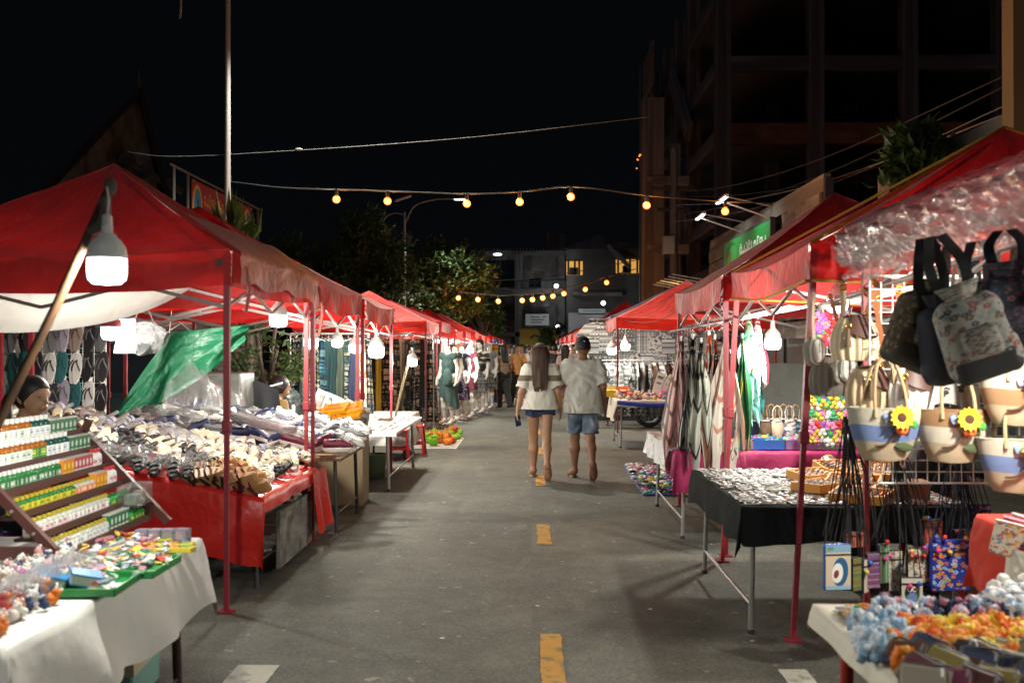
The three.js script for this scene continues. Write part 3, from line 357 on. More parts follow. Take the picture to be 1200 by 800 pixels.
// ---------- tables and cloths ----------
function drape(w, d, drop, o = {}) { // cloth over a w x d top at y = 0, hanging drop = [left, right, near, far]
  const [l, r, n, f] = drop, nu = o.n || 46, nv = o.m || 46, sd = o.seed || 0, A = o.amp ?? .03, F = o.freq || 16, tilt = o.tilt || (() => 0);
  return grid(nu, nv, (u, v) => { const fx = -w / 2 - l + u * (w + l + r), fz = d / 2 + n - v * (d + n + f); const cx = Math.max(-w / 2, Math.min(w / 2, fx)), cz = Math.max(-d / 2, Math.min(d / 2, fz)), ex = fx - cx, ez = fz - cz, L = Math.hypot(ex, ez);
    if (L < 1e-6) return V(fx, .004 + .003 * nz(fx * 6 + sd, fz * 6) + tilt(fx, fz), fz);
    const nx = ex / L, nzz = ez / L, s = fx * 1.0 + fz * 1.0 + Math.atan2(ex, ez) * .25, k = Math.min(1, L / .12), wav = A * sin(s * F + sd + 1.5 * nz(s * 2, sd)) * Math.min(1, L / .3) + .6 * A * nz(s * 3 + sd, L * 2), o2 = .012 * k + .03 * Math.min(1, L * 1.6) + wav + .04 * L;
    return V(cx + nx * o2, -L * .985 + .012 * (1 - k) + tilt(cx, cz) + (o.ragged || 0) * nz(s * 3, sd + 4) * L, cz + nzz * o2); }, (w + l + r), (d + n + f));
}
function table(label, x0, x1, zn, zf, h, o = {}) {
  const w = x1 - x0, d = zf - zn, t = thing('trestle_table', label, 'table', [(x0 + x1) / 2, 0, -(zn + zf) / 2], o.turn || 0);
  obj('tabletop', rbox(w - .03, .03, d - .03, .008, 0, h - .017, 0), o.top || wood, t); const lm = o.leg || darkSteel;
  for (const sx of [-1, 1]) { for (const sz of [-1, 1]) { const leg = obj('leg', bar(V(sx * (w / 2 - .07), 0, sz * (d / 2 - .1)), V(sx * (w / 2 - .09), h - .03, sz * (d / 2 - .12)), o.r || .016, 10), lm, t); obj('foot', cyl(.02, .022, .025, 10, sx * (w / 2 - .07), .0125, sz * (d / 2 - .1)), darkSteel, leg); } obj('brace', [bar(V(sx * (w / 2 - .075), .16, d / 2 - .1), V(sx * (w / 2 - .075), .16, -d / 2 + .1), .01, 6)], lm, t); }
  return t;
}
function cloth(label, x0, x1, zn, zf, h, drop, m, o = {}) { const q = tag(obj('table_cloth', drape(x1 - x0, zf - zn, drop, o), m), label, 'cloth'); q.position.set((x0 + x1) / 2, h, -(zn + zf) / 2); return q; }
const clothBump = { bumpMap: crease, bumpScale: .0035 };
const redSatin = mat([.52, .014, .01], .36, { ...clothBump, sheen: .4 }), whiteTable = mat([.66, .65, .62], .75, clothBump), blackTable = mat([.008, .011, .011], .85, { ...clothBump, sheen: 0, specularIntensity: .25 }), magenta = mat([.30, .008, .08], .7, clothBump), creamTable = mat([.58, .54, .45], .8, clothBump), redFelt = mat([.58, .035, .015], .85, clothBump), greyTarp = mat([.36, .37, .33], .6, clothBump), greenTarp = mat([.012, .22, .10], .38, { bumpMap: crease, bumpScale: .006, transmission: .2, thickness: 0 });
// cosmetics table, near left
table('table under the white cloth carrying the rack of bottles', -2.7, -1.47, 2.85, 4.55, .75, { leg: mat([.05, .02, .02], .5), r: .02 });
cloth('white cloth hanging in uneven folds over the bottle rack table', -2.7, -1.47, 2.85, 4.55, .752, [.2, .3, .3, .22], whiteTable, { amp: .028, freq: 11, seed: 3, ragged: .25, n: 60, m: 60 });
// shoe table with a sloping top
const shoeY = (x) => .60 + .19 * (-1.77 - x);
{ const w = 2.5, cx = -3.02, t = table('low sloping table under the red cloth piled with sandals', -4.27, -1.77, 6.72, 8.42, .56, {});
  obj('slope_board', [sbar(V(-w / 2, shoeY(cx - w / 2) - .03, 0), V(w / 2, shoeY(cx + w / 2) - .03, 0), .02, 1.66)], wood, t); obj('side_board', box(.03, .40, 1.05, w / 2 - .03, .24, -.2), cmat(1.2, [1.3, 1.3, 1.28]), t);
  cloth('red satin cloth hanging from the shoe table to the ground', -4.27, -1.77, 6.72, 8.42, .612, [.1, .1, .46, .15], redSatin, { amp: .03, freq: 9, seed: 8, ragged: .12, n: 60, m: 50, tilt: (x) => .19 * (1.25 - x) });
  const c = obj('table_cloth', grid(16, 12, (u, v) => V(.03 + .06 * v + .03 * sin(u * 9) * v, -v * (.46 + .12 * nz(u * 3, 1)), -.55 + .52 * -u + .05 * v), 1, 1), redSatin); c.position.set(-1.77, .61, -7.55); tag(c, 'loose red satin tail hanging off the street end of the shoe table', 'cloth');
}
table('narrow table with dark legs under the heap of sneakers', -3.6, -1.62, 8.75, 10.0, .66, {});
table('thin legged table topped with white paper under small jewellery', -2.55, -1.53, 11.35, 13.9, .66, { top: whiteTable, leg: steelGrey, r: .02 });
cloth('white paper sheet covering the jewellery table top', -2.6, -1.5, 11.3, 13.95, .664, [.03, .03, .05, .03], whiteTable, { amp: .006, seed: 5 });
table('small table behind the jewellery table with white cloth', -2.5, -1.75, 14.6, 15.8, .62, {});
cloth('white cloth reaching low on the small table past the jewellery', -2.5, -1.75, 14.6, 15.8, .624, [.1, .42, .42, .1], whiteTable, { amp: .025, seed: 9 });
// right side
table('table under black cloth covered with rows of metal trinkets', 1.16, 2.45, 5.68, 7.42, .72, { leg: steelGrey });
cloth('black cloth drooping in points from the trinket table', 1.16, 2.45, 5.68, 7.42, .724, [.2, .05, .2, .05], blackTable, { amp: .035, freq: 10, seed: 14, ragged: .3, n: 56, m: 56 });
table('table under magenta cloth below the hanging scarves', 1.2, 3.3, 8.55, 10.5, .735, { leg: steelGrey });
cloth('magenta cloth on the table below the hanging scarves', 1.2, 3.3, 8.55, 10.5, .739, [.2, .05, .34, .05], magenta, { amp: .02, seed: 17 });
cloth('white plastic sheet over the street end of the magenta table', 1.17, 1.3, 8.75, 10.4, .748, [.2, .02, .03, .04], mat([.7, .7, .7], .4, { ...clothBump, bumpScale: .03 }), { amp: .03, seed: 22, freq: 14 });
table('table of small goods at the grey shirt stall', 1.36, 2.6, 16.4, 17.9, .76, { leg: steelGrey });
cloth('pale patterned cloth with blue edge on the shirt stall table', 1.36, 2.6, 16.4, 17.9, .764, [.35, .04, .1, .04], mat([.55, .52, .45], .8, clothBump), { amp: .03, seed: 25, ragged: .3 });
tag(obj('cloth_edging', [tube([V(1.36, .74, -16.3), V(1.9, .70, -16.27), V(2.6, .74, -16.29)], .035, 20, 6)], mat([.02, .05, .4], .6)), 'rolled blue cloth edging along the shirt stall table', 'cloth');
// scrunchie table, near right
table('table with red and brown legs under the hair bands', 0.98, 2.5, 2.3, 3.6, .70, { leg: mat([.35, .02, .02], .5), r: .022 });
cloth('cream cloth on the table of hair bands and wallets', 0.98, 2.5, 2.3, 3.6, .704, [.07, .06, .1, .06], creamTable, { amp: .012, seed: 31 });
// goods stand draped red behind the hair bands
{ const t = thing('draped_stand', 'low stand draped in bright red cloth behind the hair bands', 'stand', [2.44, 0, -4.3]); obj('stand', box(.9, .86, .5, 0, .43, 0), wood, t); obj('cloth', drape(.94, .56, [.32, .1, .3, .1], { amp: .02, seed: 41, freq: 12 })  .translate(0, .865, 0), redFelt, t); const u = tag(obj('table_cloth', grid(16, 16, (a, b) => V(-.5 - .14 * b + .02 * sin(a * 8), .8 - .65 * b, .34 - a * .3 + .05 * b + .02 * sin(b * 7))), creamTable), 'cream cloth edge hanging beside the red draped stand', 'cloth'); u.position.set(2.44, 0, -4.3); }
// ---------- stall lamps ----------
const bg = 'white bulbs hanging in the stalls';
{ const b = ledBulb(W(125, 303, 3.5), .1, 11, 'large white LED bulb hanging from the slanting bamboo pole', .93);
  const t = thing('bamboo_pole', 'slanting bamboo pole with rag tied at its top', 'pole', W(4, 482, 3.55)); const e = W(129, 218, 3.52).sub(t.position); obj('pole', tube([V(-.35, -.75, 0), V(0, 0, 0), e.clone().multiplyScalar(.5).add(V(.008, 0, 0)), e], .017, 24, 8), mat([.24, .19, .11], .6, { map: woodTex }), t); obj('rag', [sph(.024, e.x, e.y, e.z, 8, [1, 1.3, 1]), sph(.018, e.x * .93, e.y * .93, e.z, 8), tube([e.clone().multiplyScalar(.95), e.clone().multiplyScalar(.9).add(V(.01, -.05, 0)), e.clone().multiplyScalar(.8)], .02, 8, 6)], mat([.12, .1, .09], .9), t);
  ledBulb(W(130, 383, 7.0), .12, 8, 'white bulb under a pink cap in the shoe stall', .95, pinkCap);
  ledBulb(W(326, 369, 7.7), .05, 7.5, 'white bulb hanging from the truss above the sandal table', .95);
  ledBulb(W(364, 397, 9.3), .1, 11, 'white bulb hanging over the heap of sneakers', .95);
  ledBulb(W(416, 404, 11.2), .1, 10, 'white bulb beside the double red post at the jewellery stall', .95);
  ledBulb(W(441, 407, 12.4), .1, 8, 'fat round white bulb over the jewellery table', 1.35);
  { const p = W(483, 421, 14.2); ledBulb(p, 0, 7, 'white bulb tied to a slanting bamboo stick', 1.0); const s = thing('bamboo_pole', 'slanting bamboo stick holding a bulb by the jewellery', 'pole'); obj('pole', bar(W(461, 497, 14.2), p.clone().add(V(-.02, .12, .02)), .018, 8), mat([.3, .22, .12], .7), s); obj('lashing', sph(.03, p.x - .02, p.y + .1, p.z, 8), darkSteel, s); }
  for (const [x, y, d] of [[477, 399, 20.6], [551, 408, 22.8], [395, 398, 14.2]]) ledBulb(W(x, y, d), .1, 13, 'white bulb hanging among the rows of dark clothes', 1.1, bulbCap, 'white bulbs among the dark clothes');
  for (const [x, d] of [[-2.6, 28.4], [-2.6, 32.2], [-2.7, 37.2], [-2.6, 42.3], [-2.6, 47.3], [-2.6, 53.4], [-2.6, 58.5], [-2.6, 64.5], [-2.6, 71]]) ledBulb(V(x, 1.85, -d), .1, 22, 'white bulb glowing under the row of stalls past the mannequins', 1.1, bulbCap, 'white bulbs past the mannequins');
  ledBulb(W(906, 397, 8.6), .1, 12, 'white bulb hanging before the covered cart', .95);
  ledBulb(W(717, 408, 19.3), .1, 5.5, 'white bulb hanging by the post of the shirt stall', 1.25, bulbCap, 'pair of white bulbs at the shirt stall'); ledBulb(W(733, 403, 19.8), .1, 5.5, 'white bulb hanging by the post of the shirt stall', 1.25, bulbCap, 'pair of white bulbs at the shirt stall');
  for (const [x, y, d] of [[700, 397, 29.5], [686, 405, 35], [678, 408, 40], [668, 408, 46], [660, 409, 53]]) ledBulb(W(x, y, d), .1, 22, 'white bulb glowing under the far tents beyond the shirt stall', 1.5, bulbCap, 'white bulbs beyond the shirt stall');
  ledBulb(V(2.2, 1.93, -4.1), .05, 15, 'white bulb hidden behind the dark backpacks', .95); ledBulb(V(2.5, 1.9, -2.6), .05, 6.5, 'white bulb over the hair band table', .95); ledBulb(V(2.05, 1.93, -6.9), .05, 15, 'white bulb inside the stall of the black table', .95);
}

// power cords sagging from tent to tent
{ const cordOf = (label, pts) => { const q = []; for (let k = 0; k < pts.length - 1; k++) { const a = V(...pts[k]), b = V(...pts[k + 1]); q.push(a, a.clone().lerp(b, .5).add(V(.02, -.07 - .03 * (k % 2), 0))); } q.push(V(...pts[pts.length - 1])); tag(obj('power_cord', tube(q, .005, q.length * 6, 5), blackCable), label, 'cord'); };
  cordOf('black power cord sagging along the red stalls above the shoes', [[-1.95, 2.1, -6.2], [-2.0, 2.12, -7.6], [-1.9, 2.08, -8.5], [-1.95, 2.1, -10], [-1.9, 2.06, -11.2], [-1.9, 2.08, -13.1], [-2.2, 2.0, -20]]);
  cordOf('black power cord sagging over the black and magenta tables', [[1.9, 2.12, -3.2], [1.95, 2.1, -5.4], [1.8, 2.08, -6.8], [1.75, 2.06, -7.8], [1.8, 2.1, -8.8], [1.7, 2.06, -10.4], [1.75, 2.1, -18.9]]);
}
// ---------- shared goods shapes ----------
const film2 = mat([.9, .91, .92], .1, { bumpMap: crease, bumpScale: .02, transmission: .92, thickness: 0 });
function ribbon(pts, w, seg = 8) { const c = new THREE.CatmullRomCurve3(pts); return grid(seg, 1, (u, v) => c.getPoint(u).add(V((v - .5) * w.x, (v - .5) * w.y, (v - .5) * w.z))); }
const soleOutline = ring((a) => { const t = a * 2 * PI, y = -sin(t); return [.036 * cos(t) * (1 + .16 * y) + .006 * (1 - y * y), .125 * y]; }, 18);
const soleG = {}; function sole(th) { return (soleG[th] ||= extr(soleOutline, th, .004).rotateX(-PI / 2).translate(0, th / 2, 0)); } // toe towards -z
function strapBand(z, w, h, th, half = .038) { return ribbon([V(-half, th * .6, z), V(-half * .95, th + h * .5, z - .004), V(-half * .4, th + h, z - .006), V(half * .4, th + h, z - .006), V(half * .95, th + h * .5, z - .004), V(half, th * .6, z)], V(0, .004, w), 8); }
const thongG = mergeGeometries([tube([V(0, .014, -.07), V(-.012, .034, -.045), V(-.032, .024, .005), V(-.035, .012, .02)], .0055, 8, 5), tube([V(0, .014, -.07), V(.012, .034, -.045), V(.032, .024, .005), V(.035, .012, .02)], .0055, 8, 5)]);
const leatherM = (r, g, b, k = .5) => mat([r, g, b], k);
const rubber = { black: leatherM(.02, .02, .022), grey: leatherM(.12, .12, .125), teal: leatherM(.03, .14, .15), darkteal: leatherM(.015, .07, .07), white: leatherM(.68, .67, .64), taupe: leatherM(.28, .22, .18), lilac: leatherM(.33, .31, .38), lime: leatherM(.42, .5, .12), pink: leatherM(.5, .3, .28), cream: leatherM(.62, .52, .38), beige: leatherM(.52, .42, .31), tan: leatherM(.48, .25, .1), brown: leatherM(.12, .05, .03), wine: leatherM(.16, .02, .045), navy: leatherM(.02, .03, .1), yellow: leatherM(.6, .42, .05), orange: leatherM(.6, .16, .02), red: leatherM(.5, .02, .02), green: leatherM(.03, .25, .06), blue: leatherM(.03, .12, .45) };
function sandal(name, label, group, th, soleM, topM, strapM, bands, extra) {
  const t = thing(name, label, 'shoe', [0, -50, 0], 0, group); obj('sole', sole(th), soleM, t); obj('insole', sole(.006).clone().scale(.93, 1, .95).translate(0, th - .002, 0), topM, t);
  if (bands === 'thong') obj('strap', thongG.clone().translate(0, th - .012, 0), strapM, t); else for (const [z, w, h] of bands) obj('strap', strapBand(z, w, h, th), strapM, t);
  if (extra) extra(t); return t;
}
function loft(secs, n = 12) { // secs: [z, halfWidth, y0, y1]
  return grid(n, secs.length - 1, (u, v) => { const i = Math.round(v * (secs.length - 1)), [z, w, y0, y1] = secs[i], a = u * 2 * PI; return V(w * cos(a) * (sin(a) < 0 ? 1 : .82 + .18 * cos(a) ** 2), (y0 + y1) / 2 + (y1 - y0) / 2 * Math.sign(sin(a)) * Math.pow(Math.abs(sin(a)), .75), z); });
}
function sneaker(label, group, upM, solM, laceM) { const t = thing('sneaker', label, 'shoe', [0, -50, 0], 0, group); obj('sole', sole(.026), solM, t);
  obj('upper', loft([[-.12, .012, .02, .03], [-.112, .028, .02, .045], [-.09, .036, .02, .056], [-.05, .037, .02, .068], [-.015, .034, .02, .085], [.01, .032, .02, .088], [.045, .032, .02, .082], [.085, .033, .02, .088], [.112, .029, .02, .092], [.123, .018, .02, .085], [.126, .004, .04, .07]]), upM, t);
  obj('opening', xf(new THREE.SphereGeometry(.026, 10, 6), 0, .083, .06, .05, 0, 0, [.85, .22, 1.7]), rubber.black, t); obj('lace', [-.045, -.03, -.015].map((z) => strapBand(z, .008, .05 + (z + .045) * .55, .02, .033)), laceM, t); return t; }
function sandalProtos() { const g = 'sandals heaped on the red cloth';
  const flower = (m) => (t) => { obj('bow', [sph(.018, -.014, .055, -.06, 8, [1, .7, .8]), sph(.018, .014, .055, -.06, 8, [1, .7, .8]), sph(.009, 0, .057, -.066, 6)], m, t); };
  return {
    tan: sandal('platform_sandal', 'tan platform sandal with black diagonal straps at the front of the red cloth', 'tan platform sandals', .06, rubber.tan, rubber.tan, rubber.black, [[-.07, .02, .03], [-.035, .014, .034], [.03, .014, .034]], (t) => [[-.06, .5], [0, -.5], [.06, .5]].forEach(([z, r]) => [-1, 1].forEach((s) => obj('side_stripe', box(.006, .07, .018, s * .0385, .03, z, r, 0, 0), rubber.black, t)))),
    wine: sandal('platform_sandal', 'tan platform sandal with dark red straps beside the red post', 'wine strapped platform sandals', .06, rubber.tan, rubber.tan, rubber.wine, [[-.07, .022, .03], [-.03, .016, .034], [.035, .014, .034]], (t) => [[-.05, .5], [.03, -.5]].forEach(([z, r]) => [-1, 1].forEach((s) => obj('side_stripe', box(.006, .07, .018, s * .0385, .03, z, r, 0, 0), rubber.wine, t)))),
    black: sandal('strap_sandal', 'black strappy sandal wrapped in clear plastic on the red cloth', 'black sandals on the red cloth', .022, rubber.black, rubber.black, rubber.black, [[-.07, .026, .026], [-.03, .03, .036], [.05, .014, .045]], flower(rubber.black)),
    cream: sandal('slide_sandal', 'cream slide sandal with puffy strap on the red cloth', 'cream sandals on the red cloth', .024, rubber.cream, rubber.beige, rubber.cream, [[-.06, .05, .03], [-.02, .022, .038]]),
    beige: sandal('slide_sandal', 'beige slide sandal with small pale bow on the red cloth', 'beige sandals on the red cloth', .026, rubber.beige, rubber.cream, rubber.white, [[-.055, .06, .036]], flower(rubber.pink)),
    yellow: sandal('slide_sandal', 'pale sandal with yellow bow on the red cloth', 'sandals with yellow bows', .024, rubber.white, rubber.cream, rubber.white, [[-.055, .05, .036]], flower(rubber.yellow)),
    grey: sandal('strap_sandal', 'grey sandal in crinkled plastic at the back of the red cloth', 'grey sandals at the back of the red cloth', .024, rubber.grey, rubber.taupe, rubber.lilac, [[-.065, .03, .03], [-.02, .03, .04]]),
    white: sandal('slide_sandal', 'white slide sandal at the street end of the red cloth', 'white sandals at the street end', .026, rubber.white, rubber.cream, rubber.white, [[-.055, .055, .036], [0, .012, .044]], flower(rubber.yellow)),
  }; }
function place(P, used2, x, y, z, ry, rx = 0, rz = 0, s = 1) { const o = P.userData.done ? dup(P, [x, y, z]) : P; P.userData.done = true; delete o.userData.done; if (o !== P) P.userData.done = true; o.position.set(x, y, z); o.rotation.set(rx, ry, rz); if (s !== 1) o.scale.setScalar(s); return o; }
const firsts = new Map(); function put(P, x, y, z, ry = 0, rx = 0, rz = 0, s = 1) { let o = P; if (firsts.has(P)) o = dup(P, [x, y, z]); else firsts.set(P, 1); o.position.set(x, y, z); o.rotation.order = 'YXZ'; o.rotation.set(rx, ry, rz); o.scale.setScalar(s); return o; }
// ---------- sandals on the red cloth ----------
const slope = Math.atan(.19);
{ const S = sandalProtos();
  let lastK, pairA, pairU; for (let r = 0; r < 9; r++) { const z = 6.79 + r * .19, n = 20; for (let c = 0; c < n; c++) { const x = -1.84 - (c >> 1) * .222 - (c & 1) * .086 + R(-.008, .008) - (r % 2) * .07; if (x < -4.15) continue; let k; if (c & 1) { k = lastK; } else
      if (z < 7.12) k = x > -2.22 ? (x > -2.02 ? 'wine' : 'tan') : 'black'; else if (z < 7.4) k = x > -1.98 ? 'white' : x > -2.3 ? pick(['black', 'tan', 'cream']) : pick(['black', 'black', 'black', 'cream']); else if (z < 7.6) k = x > -2.4 ? pick(['white', 'cream', 'yellow', 'black']) : pick(['black', 'black', 'cream', 'beige']); else if (z < 8.0) k = pick(['cream', 'beige', 'black', 'yellow', 'white', 'grey']); else k = x > -2.3 ? pick(['white', 'beige', 'grey']) : pick(['grey', 'grey', 'cream', 'beige']);
      if (!(c & 1)) { lastK = k; pairA = R(-.7, .7); pairU = R(.1, .5); } const pf = k === 'tan' || k === 'wine', up = pf ? R(.0, .25) : pairU + R(-.06, .06), s = R(.95, 1.05); put(S[k], x, shoeY(x) + .035 + (up > .5 ? .03 : R(.0, .03)) + r * .006, -z + (k === 'tan' || k === 'wine' ? 0.03 : R(-.02, .02)), pf ? 1.25 + R(-.3, .3) : PI + pairA + R(-.12, .12), -up, pf ? R(.35, .7) : R(-.1, .1) - slope, pf ? 1.2 : s); } }
}
function bagFilm(label, group, p, w, d, h, sd, m = film2) { const g = grid(20, 20, (u, v) => { const x = (u - .5) * 2, y = (v - .5) * 2, r = Math.max(Math.abs(x), Math.abs(y)), k = Math.sqrt(Math.max(0, 1 - r * r * r)); return V(x * w / 2 * (1 + .12 * nz(u * 5, v * 5, sd)), h * k * (.55 + .6 * (.5 + nz(u * 3.3 + sd, v * 3.3, sd))) + .03 * Math.abs(nz(u * 9, v * 9, sd + 3)) * k, y * d / 2 * (1 + .12 * nz(v * 5, u * 5, sd + 1))); }, w, d); return tag((() => { const o = obj('plastic_wrap', g, m); o.position.copy(p); return o; })(), label, 'plastic wrap', group); }
for (let k = 0; k < 20; k++) { const z = k < 8 ? R(6.85, 7.05) : k < 11 ? R(7.05, 7.6) : R(7.9, 8.35), x = k < 8 ? -2.3 - k * .2 : R(-4.0, -1.95); const o = bagFilm('crinkled clear plastic wrap around sandals on the red cloth', 'plastic wraps on the sandals', V(x, shoeY(x) + .035, -z), R(.26, .36), R(.22, .3), R(.09, .13), k * 1.7); o.rotation.set(0, R(0, 3), -slope); }
{ const o = bagFilm('big puffed clear plastic bag at the back of the sandal heap', undefined, W(226, 478, 8.5), .42, .36, .3, 77); bagFilm('puffed clear bag holding pale cloth beside the big plastic bag', undefined, W(262, 476, 8.6), .3, .3, .14, 90); }
// ---------- sneakers ----------
{ const g = 'plastic wrapped sneakers'; const P = [sneaker('white sneaker in plastic on the sneaker heap', 'white sneakers in plastic', rubber.white, rubber.white, rubber.grey), sneaker('grey sneaker with white sole on the sneaker heap', 'grey sneakers', rubber.grey, rubber.white, rubber.white), sneaker('navy sneaker with pale sole on the sneaker heap', 'navy sneakers', rubber.navy, rubber.white, rubber.pink), sneaker('dark red slip on shoe at the edge of the sneaker heap', 'dark red slip ons', rubber.wine, rubber.white, rubber.wine), sneaker('black sneaker with white sole on the sneaker heap', 'black sneakers', rubber.black, rubber.white, rubber.black)];
  for (let r = 0; r < 6; r++) for (let c = 0; c < 11; c++) { const x = -1.66 - c * .175 + R(-.03, .03), z = 8.8 + r * .21 + R(-.03, .03); const k = r === 0 && c < 3 ? 3 : r < 2 ? pick([1, 2, 2, 0]) : c < 3 ? pick([0, 0, 1]) : pick([0, 0, 1, 2, 4]); put(P[k], x, .70 + r * .02 + .06 * c * .35 + R(0, .03), -z, PI / 2 + R(-.6, .6) + (c % 2 ? .4 : PI), R(-.35, .1), R(-.25, .25), 1.12); }
  for (let k = 0; k < 18; k++) { const c = R(0, 9), x = -1.66 - c * .2; bagFilm('crinkled clear plastic wrap over the sneakers', 'plastic wraps on the sneakers', V(x, .72 + .022 * c + .03, -R(8.9, 9.95)), R(.28, .4), R(.24, .34), R(.1, .16), 100 + k * 2.3); }
  const s = thing('long_packet', 'long clear packet of dark cloth leaning between the shoe heaps', 'packet', W(305, 498, 8.5)); obj('packet', rbox(.14, .06, .95, .02, 0, .02, 0, .1, .75, -.12), mat([.3, .22, .24], .4), s); obj('film', rbox(.16, .07, .97, .03, 0, .02, 0, .1, .75, -.12), film2, s);
}
// ---------- flip flop wall ----------
function wireGrid(name, label, p, w, h, step, r = .0025, m = whiteSteel, turn = 0) { const t = thing(name, label, 'rack', p, turn), gs = []; for (let x = -w / 2; x <= w / 2 + .001; x += step) gs.push(box(r * 2, h, r * 2, x, h / 2, 0)); for (let y = 0; y <= h + .001; y += step) gs.push(box(w, r * 2, r * 2, 0, y, r * 2)); obj('wire_mesh', gs, m, t); obj('frame', [bar(V(-w / 2, 0, 0), V(-w / 2, h, 0), r * 2.4, 6), bar(V(w / 2, 0, 0), V(w / 2, h, 0), r * 2.4, 6), bar(V(-w / 2, h, 0), V(w / 2, h, 0), r * 2.4, 6), bar(V(-w / 2, 0, 0), V(w / 2, 0, 0), r * 2.4, 6)], m, t); return t; }
{ const d = 8.72, c = W(40, 408, d); wireGrid('wire_panel', 'white wire panel hung with rows of flip flops', [c.x - .05, .6, -d - .04], 1.3, 1.28, .05);
  const mk = (k, a, b, s, n) => { const t = thing('flip_flops', `pair of ${n} flip flops hanging on the wire panel`, 'flip flops', [0, -50, 0], 0, `${n} flip flops on the wire panel`); for (const q of [-1, 1]) { const f = new THREE.Group(); f.name = 'flip_flop'; t.add(f); f.position.set(q * .021, -.13, q * .012 + .02); f.rotation.set(PI / 2 - .12, 0, q * .08); obj('sole', sole(.016), a, f); obj('strap', thongG, s, f); } obj('hook', box(.006, .05, .05, 0, .0, .0), whiteSteel, t); return t; };
  const P = { g: mk(0, rubber.grey, 0, rubber.black, 'grey'), b: mk(0, rubber.black, 0, rubber.grey, 'black'), t: mk(0, rubber.teal, 0, rubber.darkteal, 'teal'), w: mk(0, rubber.white, 0, rubber.black, 'white'), o: mk(0, rubber.taupe, 0, rubber.brown, 'taupe'), l: mk(0, rubber.lilac, 0, rubber.grey, 'lilac'), i: mk(0, rubber.lime, 0, rubber.green, 'lime'), d: mk(0, rubber.darkteal, 0, rubber.black, 'dark teal'), p: mk(0, rubber.pink, 0, rubber.taupe, 'pink') };
  ['oiobgbgglobg', 'tpdtdtbwtwbb', 'bdtgdbtbltwb', 'gbdtbwbtdwbt', 'bgtbdgwbdbgt'].forEach((row, r) => [...row].forEach((k, q) => { const x = c.x - .63 + q * .112 + R(-.012, .012), y = 1.83 - r * .255 + R(-.015, .015); put(P[k], x, y, -d + .02, R(-.25, .25), 0, R(-.06, .06), 1.05); })); }
